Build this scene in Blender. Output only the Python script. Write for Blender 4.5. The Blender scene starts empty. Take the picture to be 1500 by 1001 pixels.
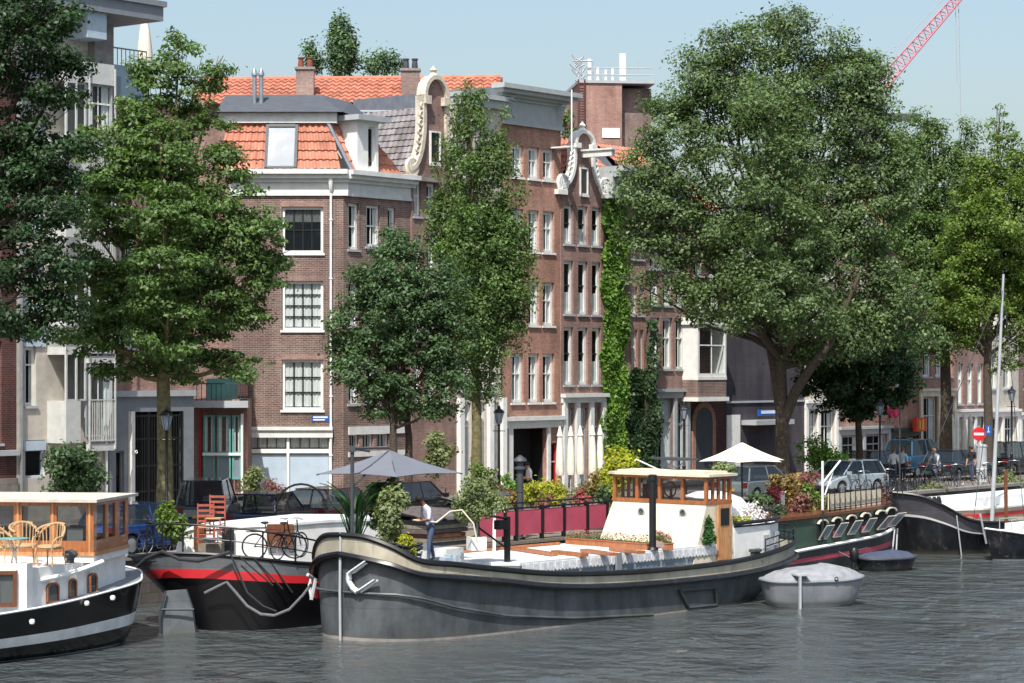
import bpy, bmesh, math, random
import numpy as np
from mathutils import Vector, Matrix
R = math.radians
sc = bpy.context.scene
C = sc.collection
random.seed(7)
# ---------------------------------------------------------------- camera, sky, sun, exposure
FP = 85/36*1500; CX = 750.0; HY = 540.0; CH = 6.86; ST = 1.3      # focal length in photo pixels, horizon row, eye height, street level
cam = bpy.data.objects.new("camera", bpy.data.cameras.new("camera")); C.objects.link(cam)
cam.data.lens = 85; cam.data.sensor_width = 36; cam.data.clip_end = 6000; cam.data.clip_start = 0.5
cam.location = (0, 0, CH); cam.rotation_euler = (R(90), 0, 0); cam.data.shift_y = 39.5/1500
sc.camera = cam
SUN_AZ = (-0.225, -0.974); SUN_EL = R(56)
w = bpy.data.worlds.new("World"); sc.world = w; w.use_nodes = True
nt = w.node_tree; bg = nt.nodes["Background"]
sky = nt.nodes.new("ShaderNodeTexSky"); sky.sky_type = 'NISHITA'; sky.sun_disc = False
sky.sun_elevation = SUN_EL; sky.sun_rotation = math.atan2(SUN_AZ[0], SUN_AZ[1])
sky.air_density = 1.2; sky.dust_density = 3.0; sky.ozone_density = 1.6; sky.altitude = 0
nt.links.new(sky.outputs[0], bg.inputs[0]); bg.inputs[1].default_value = 0.132
sl = bpy.data.lights.new("sun", 'SUN'); sl.energy = 4.8; sl.angle = R(0.5); sl.color = (1, 0.955, 0.89)
so = bpy.data.objects.new("sun", sl); C.objects.link(so)
sv = Vector((SUN_AZ[0]*math.cos(SUN_EL), SUN_AZ[1]*math.cos(SUN_EL), math.sin(SUN_EL)))
so.rotation_euler = sv.to_track_quat('Z', 'Y').to_euler(); so.location = (0, -20, 60)
sc.view_settings.view_transform = 'Standard'; sc.view_settings.look = 'None'
sc.view_settings.exposure = 0.42; sc.view_settings.gamma = 1
# ---------------------------------------------------------------- measuring helpers
TH = R(38.2); D = Vector((math.sin(TH), math.cos(TH))); NN = Vector((-math.cos(TH), math.sin(TH)))
def W(px, py, Z): return Vector(((px-CX)/FP*Z, Z, CH-(py-HY)/FP*Z))
def G(px, py, z=0.0):
    Z = FP*(CH-z)/(py-HY); return Vector(((px-CX)/FP*Z, Z, z))
def NP(px, n, z=ST):
    r = Vector(((px-CX)/FP, 1.0)); t = n/(r.dot(NN)); return Vector((r.x*t, t, z))
def UN(u, n, z=0.0):
    v = D*u+NN*n; return Vector((v.x, v.y, z))
def nZ(px, n): return NP(px, n).y
def zat(py, Z): return CH-(py-HY)*Z/FP
class Frame:                                                        # a vertical plane: x along it, y into the building, z up from the street
    def __init__(s, p0, ang, base=ST):
        s.p = Vector((p0[0], p0[1])); s.a = ang; s.base = base
        s.d = Vector((math.sin(ang), math.cos(ang))); s.n = Vector((-math.cos(ang), math.sin(ang)))
    def t(s, px, off=0.0):
        r = Vector(((px-CX)/FP, 1.0)); return (s.p.dot(s.n)+off)/(r.dot(s.n))
    def x(s, px, off=0.0):
        t = s.t(px, off); return (Vector(((px-CX)/FP*t, t))-s.p).dot(s.d)
    def z(s, px, py, off=0.0): return CH-(py-HY)*s.t(px, off)/FP-s.base
    def rot(s): return math.pi/2-s.a
def line_frame(px, n=66.4): return Frame(NP(px, n).xy, TH)
# ---------------------------------------------------------------- mesh collector
class MB:
    def __init__(s): s.v = []; s.f = []; s.m = []; s.sm = []
    def add(s, vs, fs, m=0, smooth=False):
        b = len(s.v); s.v += [tuple(v) for v in vs]
        for f in fs: s.f.append(tuple(i+b for i in f)); s.m.append(m); s.sm.append(smooth)
        return s
    def box(s, x0, x1, y0, y1, z0, z1, m=0):
        if x0 > x1: x0, x1 = x1, x0
        if y0 > y1: y0, y1 = y1, y0
        if z0 > z1: z0, z1 = z1, z0
        return s.add([(x0,y0,z0),(x1,y0,z0),(x1,y1,z0),(x0,y1,z0),(x0,y0,z1),(x1,y0,z1),(x1,y1,z1),(x0,y1,z1)],
              [(0,3,2,1),(4,5,6,7),(0,1,5,4),(1,2,6,5),(2,3,7,6),(3,0,4,7)], m)
    def quad(s, a, b, c, d, m=0): return s.add([a,b,c,d], [(0,1,2,3)], m)
    def tube(s, pts, r, m=0, k=8, cap=True):                        # r: number or list
        pts = [Vector(p) for p in pts]; n = len(pts)
        rr = r if isinstance(r, (list, tuple)) else [r]*n
        vs = []; up = None
        for i, p in enumerate(pts):
            t = (pts[min(i+1, n-1)]-pts[max(i-1, 0)])
            if t.length < 1e-9: t = Vector((0,0,1))
            t.normalize()
            if up is None: up = Vector((0,0,1)) if abs(t.z) < .9 else Vector((1,0,0))
            a = t.cross(up)
            if a.length < 1e-6: up = Vector((1,0,0)) if abs(t.x) < .9 else Vector((0,1,0)); a = t.cross(up)
            a.normalize(); b = a.cross(t).normalized(); up = b
            for j in range(k):
                q = 2*math.pi*j/k; vs.append(p+(a*math.cos(q)+b*math.sin(q))*rr[i])
        fs = [(i*k+j, i*k+(j+1)%k, (i+1)*k+(j+1)%k, (i+1)*k+j) for i in range(n-1) for j in range(k)]
        if cap: fs += [tuple(range(k))[::-1], tuple(range((n-1)*k, n*k))]
        return s.add(vs, fs, m, k > 4)
    def lathe(s, c, prof, m=0, k=16):                               # prof [(r,z)]
        vs = [(c[0]+r*math.cos(2*math.pi*j/k), c[1]+r*math.sin(2*math.pi*j/k), c[2]+z) for r, z in prof for j in range(k)]
        n = len(prof)
        fs = [(i*k+j, i*k+(j+1)%k, (i+1)*k+(j+1)%k, (i+1)*k+j) for i in range(n-1) for j in range(k)]
        fs += [tuple(range(k))[::-1], tuple(range((n-1)*k, n*k))]
        return s.add(vs, fs, m, True)
    def torus(s, c, ax, ra, rb, m=0, k=24, j=6, arc=2*math.pi, start=0.0):
        ax = Vector(ax).normalized(); u = ax.orthogonal().normalized()
        if abs(ax.z) < .5: u = Vector((0,0,1))
        v = ax.cross(u); c = Vector(c)
        full = arc > 6.2; n = k if full else k+1
        pts = [c+(u*math.cos(start+arc*i/k)+v*math.sin(start+arc*i/k))*ra for i in range(n)]
        vs = []
        for i, p in enumerate(pts):
            o = (p-c).normalized()
            for q in range(j): vs.append(p+(o*math.cos(2*math.pi*q/j)+ax*math.sin(2*math.pi*q/j))*rb)
        fs = [(i*j+q, i*j+(q+1)%j, ((i+1)%n)*j+(q+1)%j, ((i+1)%n)*j+q) for i in range(n if full else n-1) for q in range(j)]
        return s.add(vs, fs, m, True)
    def prism(s, ring, z0, z1, m=0, mtop=None):                     # polygon ring in xy, z0/z1 number or list
        n = len(ring); a = z0 if isinstance(z0, (list, tuple)) else [z0]*n; b = z1 if isinstance(z1, (list, tuple)) else [z1]*n
        vs = [(p[0], p[1], a[i]) for i, p in enumerate(ring)]+[(p[0], p[1], b[i]) for i, p in enumerate(ring)]
        s.add(vs, [(i, (i+1)%n, n+(i+1)%n, n+i) for i in range(n)], m)
        s.add(vs[n:], [tuple(range(n))], m if mtop is None else mtop)
        return s.add(vs[:n], [tuple(range(n))[::-1]], m)
    def plate(s, outline, y0, y1, m=0):                             # polygon in xz extruded along y
        n = len(outline); vs = [(p[0], y0, p[1]) for p in outline]+[(p[0], y1, p[1]) for p in outline]
        return s.add(vs, [tuple(range(n)), tuple(range(n, 2*n))[::-1]]+[(i, n+i, n+(i+1)%n, (i+1)%n) for i in range(n)], m)
    def build(s, name, mats, parent=None, sharp=40, bevel=0):
        me = bpy.data.meshes.new(name); me.from_pydata(s.v, [], s.f)
        if not isinstance(mats, (list, tuple)): mats = [mats]
        for m in mats: me.materials.append(m)
        me.polygons.foreach_set('material_index', s.m); me.polygons.foreach_set('use_smooth', s.sm)
        bm = bmesh.new(); bm.from_mesh(me); bmesh.ops.recalc_face_normals(bm, faces=bm.faces); bm.to_mesh(me); bm.free()
        if any(s.sm): me.set_sharp_from_angle(angle=R(sharp))
        me.update()
        o = bpy.data.objects.new(name, me); C.objects.link(o)
        if parent: o.parent = parent
        if bevel:
            b = o.modifiers.new("bevel", 'BEVEL'); b.width = bevel; b.segments = 2; b.limit_method = 'ANGLE'
        return o
def tag(o, label=None, cat=None, group=None, kind=None):
    if label: o['label'] = label
    if cat: o['category'] = cat
    if group: o['group'] = group
    if kind: o['kind'] = kind
    return o
def empty(name, loc=(0,0,0), rz=0, label=None, cat=None, group=None, scale=None):
    o = bpy.data.objects.new(name, None); C.objects.link(o); o.location = loc; o.rotation_euler = (0, 0, rz)
    o.empty_display_size = .3
    if scale: o.scale = scale
    return tag(o, label, cat, group)
def copy_tree(o, parent=None):
    c = o.copy(); C.objects.link(c)
    if parent: c.parent = parent
    for ch in [x for x in bpy.data.objects if x.parent == o]: copy_tree(ch, c)
    return c
def dup(o, loc, rz, label, group=None, scale=None):
    c = copy_tree(o); c.location = loc; c.rotation_euler = (0, 0, rz); c['label'] = label
    if group: c['group'] = group
    if scale: c.scale = scale
    return c
# ---------------------------------------------------------------- materials
def hexl(h):
    h = h.lstrip('#'); o = []
    for i in (0, 2, 4):
        c = int(h[i:i+2], 16)/255; o.append(c/12.92 if c <= .04045 else ((c+.055)/1.055)**2.4)
    return o
M = {}
def newmat(name):
    m = bpy.data.materials.new(name); m.use_nodes = True; M[name] = m
    return m, m.node_tree, m.node_tree.nodes['Principled BSDF']
def nd(t, typ, **kw):
    n = t.nodes.new(typ)
    for k, v in kw.items(): setattr(n, k, v)
    return n
def var(t, col, scale, amt, coord='Object', detail=5):
    """col * (1 +- amt) driven by noise; returns colour socket"""
    tc = nd(t, 'ShaderNodeTexCoord'); no = nd(t, 'ShaderNodeTexNoise'); no.inputs['Scale'].default_value = scale; no.inputs['Detail'].default_value = detail
    t.links.new(tc.outputs[coord], no.inputs['Vector'])
    mr = nd(t, 'ShaderNodeMapRange'); mr.inputs[1].default_value = .3; mr.inputs[2].default_value = .7
    mr.inputs[3].default_value = 1-amt; mr.inputs[4].default_value = 1+amt*.6
    t.links.new(no.outputs[0], mr.inputs[0])
    mx = nd(t, 'ShaderNodeMix', data_type='RGBA', blend_type='MULTIPLY'); mx.inputs[0].default_value = 1
    if isinstance(col, (tuple, list)): mx.inputs[6].default_value = (*col[:3], 1)
    else: t.links.new(col, mx.inputs[6])
    t.links.new(mr.outputs[0], mx.inputs[7])
    return mx.outputs[2], no.outputs[0]
def mat(name, col, rough=.6, metal=0, scale=3, amt=.18, bump=0, spec=.5, coat=0, stain=0, staincol=(.12,.07,.04)):
    m, t, b = newmat(name)
    if isinstance(col, str): col = hexl(col)
    c, nf = var(t, col, scale, amt)
    if stain:
        tc = nd(t, 'ShaderNodeTexCoord'); mp = nd(t, 'ShaderNodeMapping'); mp.inputs['Scale'].default_value = (3, 3, .7)
        no = nd(t, 'ShaderNodeTexNoise'); no.inputs['Scale'].default_value = 1.6; no.inputs['Detail'].default_value = 8; no.inputs['Roughness'].default_value = .7
        t.links.new(tc.outputs['Object'], mp.inputs[0]); t.links.new(mp.outputs[0], no.inputs[0])
        mr = nd(t, 'ShaderNodeMapRange'); mr.inputs[1].default_value = .56; mr.inputs[2].default_value = .75; mr.inputs[4].default_value = stain
        t.links.new(no.outputs[0], mr.inputs[0])
        mx = nd(t, 'ShaderNodeMix', data_type='RGBA'); t.links.new(mr.outputs[0], mx.inputs[0]); t.links.new(c, mx.inputs[6]); mx.inputs[7].default_value = (*staincol, 1)
        c = mx.outputs[2]
    t.links.new(c, b.inputs['Base Color'])
    b.inputs['Roughness'].default_value = rough; b.inputs['Metallic'].default_value = metal
    b.inputs['Specular IOR Level'].default_value = spec; b.inputs['Coat Weight'].default_value = coat
    if bump:
        bp = nd(t, 'ShaderNodeBump'); bp.inputs['Strength'].default_value = bump; bp.inputs['Distance'].default_value = .02
        t.links.new(nf, bp.inputs['Height']); t.links.new(bp.outputs[0], b.inputs['Normal'])
    return m
def brick(name, c1, c2, mortar, amt=.25, bw=.22, bh=.075, msize=.009):
    m, t, b = newmat(name)
    tc = nd(t, 'ShaderNodeTexCoord'); sx = nd(t, 'ShaderNodeSeparateXYZ'); t.links.new(tc.outputs['Object'], sx.inputs[0])
    ad = nd(t, 'ShaderNodeMath', operation='ADD'); t.links.new(sx.outputs[0], ad.inputs[0]); t.links.new(sx.outputs[1], ad.inputs[1])
    cb = nd(t, 'ShaderNodeCombineXYZ'); t.links.new(ad.outputs[0], cb.inputs[0]); t.links.new(sx.outputs[2], cb.inputs[1])
    br = nd(t, 'ShaderNodeTexBrick'); br.inputs['Scale'].default_value = 1; br.inputs['Brick Width'].default_value = bw; br.inputs['Row Height'].default_value = bh
    br.inputs['Mortar Size'].default_value = msize; br.inputs['Mortar Smooth'].default_value = .3; br.inputs['Bias'].default_value = -.1
    br.inputs['Color1'].default_value = (*hexl(c1), 1); br.inputs['Color2'].default_value = (*hexl(c2), 1); br.inputs['Mortar'].default_value = (*hexl(mortar), 1)
    t.links.new(cb.outputs[0], br.inputs[0])
    c, nf = var(t, br.outputs[0], .45, amt+.08, detail=9)
    mpv = nd(t, 'ShaderNodeMapping'); mpv.inputs['Scale'].default_value = (1.6, 1.6, .22); t.links.new(tc.outputs['Object'], mpv.inputs[0])
    nv = nd(t, 'ShaderNodeTexNoise'); nv.inputs['Scale'].default_value = 1.1; nv.inputs['Detail'].default_value = 7; t.links.new(mpv.outputs[0], nv.inputs[0])
    rv = nd(t, 'ShaderNodeMapRange'); rv.inputs[1].default_value = .35; rv.inputs[2].default_value = .65; rv.inputs[3].default_value = .72; rv.inputs[4].default_value = 1.08; t.links.new(nv.outputs[0], rv.inputs[0])
    mv = nd(t, 'ShaderNodeMix', data_type='RGBA', blend_type='MULTIPLY'); mv.inputs[0].default_value = 1; t.links.new(c, mv.inputs[6]); t.links.new(rv.outputs[0], mv.inputs[7]); c = mv.outputs[2]
    c2_, nf2 = var(t, c, 9, .15)
    t.links.new(c2_, b.inputs['Base Color']); b.inputs['Roughness'].default_value = .85; b.inputs['Specular IOR Level'].default_value = .2
    bp = nd(t, 'ShaderNodeBump', invert=True); bp.inputs['Strength'].default_value = .5; bp.inputs['Distance'].default_value = .01
    t.links.new(br.outputs['Fac'], bp.inputs['Height']); t.links.new(bp.outputs[0], b.inputs['Normal'])
    return m
def leafmat(name, c1, c2, trans=.35, rough=.5):
    m, t, b = newmat(name)
    ge = nd(t, 'ShaderNodeNewGeometry'); cr = nd(t, 'ShaderNodeValToRGB')
    cr.color_ramp.elements[0].color = (*hexl(c1), 1); cr.color_ramp.elements[1].color = (*hexl(c2), 1)
    t.links.new(ge.outputs['Random Per Island'], cr.inputs[0])
    c, _ = var(t, cr.outputs[0], .55, .35, detail=3)
    t.links.new(c, b.inputs['Base Color']); b.inputs['Roughness'].default_value = rough; b.inputs['Specular IOR Level'].default_value = .35
    tr = nd(t, 'ShaderNodeBsdfTranslucent')
    mu = nd(t, 'ShaderNodeMix', data_type='RGBA', blend_type='MULTIPLY'); mu.inputs[0].default_value = 1; mu.inputs[7].default_value = (1.25, 1.45, .5, 1)
    t.links.new(c, mu.inputs[6]); t.links.new(mu.outputs[2], tr.inputs[0])
    mx = nd(t, 'ShaderNodeMixShader'); mx.inputs[0].default_value = trans
    t.links.new(b.outputs[0], mx.inputs[1]); t.links.new(tr.outputs[0], mx.inputs[2]); t.links.new(mx.outputs[0], t.nodes['Material Output'].inputs[0])
    return m
def tilemat(name, c1, c2, sx=.24, sz=.32):
    m, t, b = newmat(name)
    tc = nd(t, 'ShaderNodeTexCoord'); s = nd(t, 'ShaderNodeSeparateXYZ'); t.links.new(tc.outputs['UV'], s.inputs[0])
    fl = []
    for k, q in ((0, 1.0), (1, 1.0)):
        f = nd(t, 'ShaderNodeMath', operation='FLOOR'); t.links.new(s.outputs[k], f.inputs[0]); fl.append(f)
    cb = nd(t, 'ShaderNodeCombineXYZ'); t.links.new(fl[0].outputs[0], cb.inputs[0]); t.links.new(fl[1].outputs[0], cb.inputs[1])
    wn = nd(t, 'ShaderNodeTexWhiteNoise'); t.links.new(cb.outputs[0], wn.inputs[0])
    mx = nd(t, 'ShaderNodeMix', data_type='RGBA'); mx.inputs[6].default_value = (*hexl(c1), 1); mx.inputs[7].default_value = (*hexl(c2), 1)
    t.links.new(wn.outputs[0], mx.inputs[0])
    c, nf = var(t, mx.outputs[2], 1.3, .3, detail=8)
    tq = nd(t, 'ShaderNodeTexCoord'); nq = nd(t, 'ShaderNodeTexNoise'); nq.inputs['Scale'].default_value = .8; nq.inputs['Detail'].default_value = 9; nq.inputs['Roughness'].default_value = .7; t.links.new(tq.outputs['Object'], nq.inputs[0])
    rq = nd(t, 'ShaderNodeMapRange'); rq.inputs[1].default_value = .55; rq.inputs[2].default_value = .72; rq.inputs[4].default_value = .6; t.links.new(nq.outputs[0], rq.inputs[0])
    mq_ = nd(t, 'ShaderNodeMix', data_type='RGBA'); mq_.inputs[7].default_value = (.12, .085, .06, 1); t.links.new(rq.outputs[0], mq_.inputs[0]); t.links.new(c, mq_.inputs[6]); c = mq_.outputs[2]
    t.links.new(c, b.inputs['Base Color']); b.inputs['Roughness'].default_value = .75
    return m
brick('brick_brown', '#84685f', '#66514b', '#a59c94')
brick('brick_red', '#b98b7b', '#a47766', '#a08b7c')
brick('brick_rose', '#a08077', '#8a6d65', '#93857c')
brick('brick_taupe', '#97837c', '#856f68', '#a0948c')
brick('brick_dark', '#5e3a36', '#4c302e', '#6b5c58')
brick('brick_dusky', '#504c52', '#48454b', '#565257', bw=1.5, bh=.8)
brick('brick_pink', '#a97e70', '#966b60', '#a59a92')
brick('stone_block', '#8b857e', '#7b756f', '#6e6863', bw=.6, bh=.3)
mat('white', '#e2e2de', .55, amt=.1, stain=.12, staincol=(.3,.27,.22)); mat('cream', '#cfc6b0', .6, amt=.12, stain=.15, staincol=(.25,.2,.14))
mat('cream_stone', '#c8bfae', .8, scale=5, amt=.25, bump=.3); mat('cornice_grey', '#a5aaaa', .6, amt=.12); mat('cornice_white', '#cfd2cf', .6, amt=.12, stain=.15, staincol=(.25,.25,.22))
mat('light_grey', '#a3a8ab', .6, amt=.1); mat('mid_grey', '#7b8187', .6, amt=.12); mat('dark_grey', '#3c4044', .6); mat('concrete', '#85807c', .85, scale=4, amt=.25, bump=.2)
mat('pale_blue', '#a9bac7', .5, amt=.08); mat('black', '#141517', .45); mat('gloss_black', '#0d0e12', .22, amt=.3, scale=1.5, coat=.3)
mat('dark_green', '#1e3229', .5); mat('teal', '#5f9a93', .5); mat('teal_green', '#3f8a7a', .5); mat('rail_white', '#dcdedd', .5)
mat('lead', '#6a6f78', .5, metal=.1, amt=.2); mat('bitumen', '#4b5057', .8, amt=.15); mat('zinc', '#9aa2a8', .35, metal=.6)
mat('painted_room_shade', '#101113', .9); mat('bay_white', '#bcbeba', .6, amt=.12, stain=.2, staincol=(.2,.19,.16)); mat('curtain', '#e6e6e3', .9, amt=.1); mat('blind', '#b8bcc0', .8); mat('terracotta', '#7c4434', .8)  # first one puts the shade of unlit rooms into its colour
mat('skin', '#b98768', .6); mat('skin_dark', '#6e4632', .6); mat('hair', '#17110e', .6); mat('shirt_lilac', '#c3c2d6', .8); mat('shirt_white', '#dcdcdc', .85); mat('jeans', '#45536e', .85, scale=9, amt=.3)
mat('trousers', '#24262d', .85); mat('rope', '#66676a', .9, scale=40, amt=.4); mat('rope_dark', '#2b2c2e', .9); mat('wicker', '#b4946c', .8, scale=50, amt=.4, bump=.4)
mat('rubber', '#17181a', .8); mat('red_paint', '#c22a30', .45, amt=.12); mat('blue_sign', '#1d4fa0', .4); mat('red_sign', '#c8202a', .35)
mat('tarp_grey', '#86888c', .75, scale=4, amt=.25, bump=.8); mat('tarp_blue', '#3d4459', .75, scale=5, amt=.2, bump=.4); mat('tarp_brown', '#57504f', .85, scale=5, amt=.3, bump=.5)
mat('parasol_grey', '#666a73', .85, amt=.06); mat('parasol_cream', '#e4dccb', .85, amt=.06); mat('soil', '#2b2019', .95)
mat('red_planter', '#b84c5e', .6, amt=.2, scale=1.2, stain=.2, staincol=(.2,.1,.1)); mat('plaster_pale', '#b9b3a8', .8); mat('orange_sign', '#d4471f', .5); mat('yellow_sign', '#e7b32e', .5)
mat('tail_red', '#5a1418', .3); mat('plate_yellow', '#a08545', .5); mat('crane_red', '#b8707c', .6); mat('galvanised', '#c9ccce', .5, amt=.1); mat('bark', '#4a4136', .95, scale=12, amt=.5, bump=.9); mat('bark_pale', '#6e6848', .95, scale=7, amt=.5, bump=.7, stain=.5, staincol=(.09,.08,.05))
mat('magenta', '#b0345c', .8); mat('cloth_white', '#cfd0d2', .9, scale=8, amt=.25, bump=.4)
def wood(name, col, sc_=(1, 1, 9), amt=.35, rough=.4, coat=.25):
    m, t, b = newmat(name)
    tc = nd(t, 'ShaderNodeTexCoord'); mp = nd(t, 'ShaderNodeMapping'); mp.inputs['Scale'].default_value = (8, 8, 1.2)
    no = nd(t, 'ShaderNodeTexNoise'); no.inputs['Scale'].default_value = 2.5; no.inputs['Detail'].default_value = 8
    t.links.new(tc.outputs['Object'], mp.inputs[0]); t.links.new(mp.outputs[0], no.inputs[0])
    mr = nd(t, 'ShaderNodeMapRange'); mr.inputs[1].default_value = .3; mr.inputs[2].default_value = .7; mr.inputs[3].default_value = 1-amt; mr.inputs[4].default_value = 1.15
    t.links.new(no.outputs[0], mr.inputs[0])
    mx = nd(t, 'ShaderNodeMix', data_type='RGBA', blend_type='MULTIPLY'); mx.inputs[0].default_value = 1; mx.inputs[6].default_value = (*hexl(col), 1)
    t.links.new(mr.outputs[0], mx.inputs[7]); t.links.new(mx.outputs[2], b.inputs['Base Color'])
    b.inputs['Roughness'].default_value = rough; b.inputs['Coat Weight'].default_value = coat
    return m
wood('wood_orange', '#a0623a'); wood('wood_light', '#c08a5a'); wood('wood_dark', '#6a3f26'); wood('wood_grey', '#7d7365', rough=.8, coat=0); wood('wood_red', '#a35343', rough=.6, coat=0)
def glassmat(name, tint, clear):
    m, t, b = newmat(name)
    b.inputs['Base Color'].default_value = (*tint, 1); b.inputs['Roughness'].default_value = .04; b.inputs['Specular IOR Level'].default_value = .8
    no = nd(t, 'ShaderNodeTexNoise'); no.inputs['Scale'].default_value = .9; tc = nd(t, 'ShaderNodeTexCoord'); t.links.new(tc.outputs['Object'], no.inputs[0])
    bp = nd(t, 'ShaderNodeBump'); bp.inputs['Strength'].default_value = .12; bp.inputs['Distance'].default_value = .05
    t.links.new(no.outputs[0], bp.inputs['Height']); t.links.new(bp.outputs[0], b.inputs['Normal'])
    tr = nd(t, 'ShaderNodeBsdfTransparent'); tr.inputs[0].default_value = (.9, .95, .95, 1)
    mx = nd(t, 'ShaderNodeMixShader'); mx.inputs[0].default_value = clear
    t.links.new(b.outputs[0], mx.inputs[1]); t.links.new(tr.outputs[0], mx.inputs[2]); t.links.new(mx.outputs[0], t.nodes['Material Output'].inputs[0])
    return m
glassmat('glass', (.03, .035, .04), .84); glassmat('glass_dark', (.015, .02, .025), .35); glassmat('glass_blue', (.25, .32, .38), .25)
tilemat('tile_orange', '#b87a64', '#a86a54'); tilemat('tile_grey', '#8a8688', '#656264'); tilemat('tile_pinkish', '#c77d62', '#b06850')
leafmat('leaf_elm', '#425b32', '#6f894c'); leafmat('leaf_dark', '#22381f', '#3c5733', .28); leafmat('leaf_deep', '#384f34', '#5c784c', .3); leafmat('leaf_plane', '#45593a', '#768c5a', .34)
leafmat('leaf_lime', '#4c6a2e', '#7c8f40', .38); leafmat('leaf_ivy', '#4f772c', '#86a84a', .36); leafmat('leaf_poplar', '#476242', '#6d8560', .3); leafmat('leaf_olive', '#6d7a52', '#8f9a6b', .3)
leafmat('leaf_yellow', '#8f9a2e', '#c1bd43', .4); leafmat('leaf_box', '#24491f', '#3c6a2c', .2); leafmat('leaf_banana', '#27432f', '#486b45', .3); leafmat('leaf_red', '#6d4a45', '#9a6a62', .3); leafmat('flower_white', '#d8cfe0', '#efeaf2', .2)
leafmat('flower_red', '#8f3440', '#c0606a', .2); leafmat('leaf_rust', '#7a5b3a', '#9a8a4a', .3)
# hull paint of the big barge: weathered dark blue grey with streaks
def hullmat(name, c1, c2, rough=.45):
    m, t, b = newmat(name)
    tc = nd(t, 'ShaderNodeTexCoord'); mp = nd(t, 'ShaderNodeMapping'); mp.inputs['Scale'].default_value = (1, 1, .45)
    no = nd(t, 'ShaderNodeTexNoise'); no.inputs['Scale'].default_value = 1.4; no.inputs['Detail'].default_value = 9; no.inputs['Roughness'].default_value = .65
    t.links.new(tc.outputs['Object'], mp.inputs[0]); t.links.new(mp.outputs[0], no.inputs[0])
    cr = nd(t, 'ShaderNodeValToRGB'); cr.color_ramp.elements[0].position = .3; cr.color_ramp.elements[1].position = .72
    cr.color_ramp.elements[0].color = (*hexl(c1), 1); cr.color_ramp.elements[1].color = (*hexl(c2), 1)
    t.links.new(no.outputs[0], cr.inputs[0])
    # plate seams, rust runs and a scummy waterline
    sx = nd(t, 'ShaderNodeSeparateXYZ'); t.links.new(tc.outputs['Object'], sx.inputs[0])
    ad = nd(t, 'ShaderNodeMath', operation='ADD'); t.links.new(sx.outputs[0], ad.inputs[0]); t.links.new(sx.outputs[1], ad.inputs[1])
    cb = nd(t, 'ShaderNodeCombineXYZ'); t.links.new(ad.outputs[0], cb.inputs[0]); t.links.new(sx.outputs[2], cb.inputs[1])
    br = nd(t, 'ShaderNodeTexBrick'); br.inputs['Scale'].default_value = 1; br.inputs['Brick Width'].default_value = 2.3; br.inputs['Row Height'].default_value = .83; br.inputs['Mortar Size'].default_value = .012; br.inputs['Mortar Smooth'].default_value = 1
    br.inputs['Color1'].default_value = (1,1,1,1); br.inputs['Color2'].default_value = (.86,.86,.86,1); br.inputs['Mortar'].default_value = (.55,.55,.55,1); t.links.new(cb.outputs[0], br.inputs[0])
    m1 = nd(t, 'ShaderNodeMix', data_type='RGBA', blend_type='MULTIPLY'); m1.inputs[0].default_value = 1; t.links.new(cr.outputs[0], m1.inputs[6]); t.links.new(br.outputs[0], m1.inputs[7])
    mq = nd(t, 'ShaderNodeMapping'); mq.inputs['Scale'].default_value = (4.5, 4.5, .55); t.links.new(tc.outputs['Object'], mq.inputs[0])
    ns = nd(t, 'ShaderNodeTexNoise'); ns.inputs['Scale'].default_value = 1.3; ns.inputs['Detail'].default_value = 6; t.links.new(mq.outputs[0], ns.inputs[0])
    rs = nd(t, 'ShaderNodeMapRange'); rs.inputs[1].default_value = .6; rs.inputs[2].default_value = .78; rs.inputs[4].default_value = .55; t.links.new(ns.outputs[0], rs.inputs[0])
    m2 = nd(t, 'ShaderNodeMix', data_type='RGBA'); m2.inputs[7].default_value = (.13, .085, .055, 1); t.links.new(rs.outputs[0], m2.inputs[0]); t.links.new(m1.outputs[2], m2.inputs[6])
    wl = nd(t, 'ShaderNodeMapRange'); wl.inputs[1].default_value = .22; wl.inputs[2].default_value = .05; wl.inputs[3].default_value = 0; wl.inputs[4].default_value = .4
    wz = nd(t, 'ShaderNodeMath', operation='MULTIPLY_ADD'); wz.inputs[1].default_value = -.3; t.links.new(no.outputs[0], wz.inputs[0]); t.links.new(sx.outputs[2], wz.inputs[2]); wz2 = nd(t, 'ShaderNodeMath', operation='ADD'); wz2.inputs[1].default_value = .15; t.links.new(wz.outputs[0], wz2.inputs[0]); t.links.new(wz2.outputs[0], wl.inputs[0])
    m3 = nd(t, 'ShaderNodeMix', data_type='RGBA'); m3.inputs[7].default_value = (.085, .08, .055, 1); t.links.new(wl.outputs[0], m3.inputs[0]); t.links.new(m2.outputs[2], m3.inputs[6])
    t.links.new(m3.outputs[2], b.inputs['Base Color'])
    b.inputs['Roughness'].default_value = rough
    n2 = nd(t, 'ShaderNodeTexNoise'); n2.inputs['Scale'].default_value = .9; t.links.new(tc.outputs['Object'], n2.inputs[0])
    bp = nd(t, 'ShaderNodeBump'); bp.inputs['Strength'].default_value = .9; bp.inputs['Distance'].default_value = .09
    t.links.new(n2.outputs[0], bp.inputs['Height']); t.links.new(bp.outputs[0], b.inputs['Normal'])
    return m
hullmat('hull_slate', '#2a2d30', '#5c6164', .5); hullmat('hull_black', '#0f1014', '#22242a', .3); mat('hull_jet', '#0c0c10', .35, amt=.4, scale=1.2); hullmat('bulwark_grey', '#50565a', '#6b7074', .6); hullmat('bulwark_cream', '#938d7b', '#c6bfaa', .7)
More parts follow.
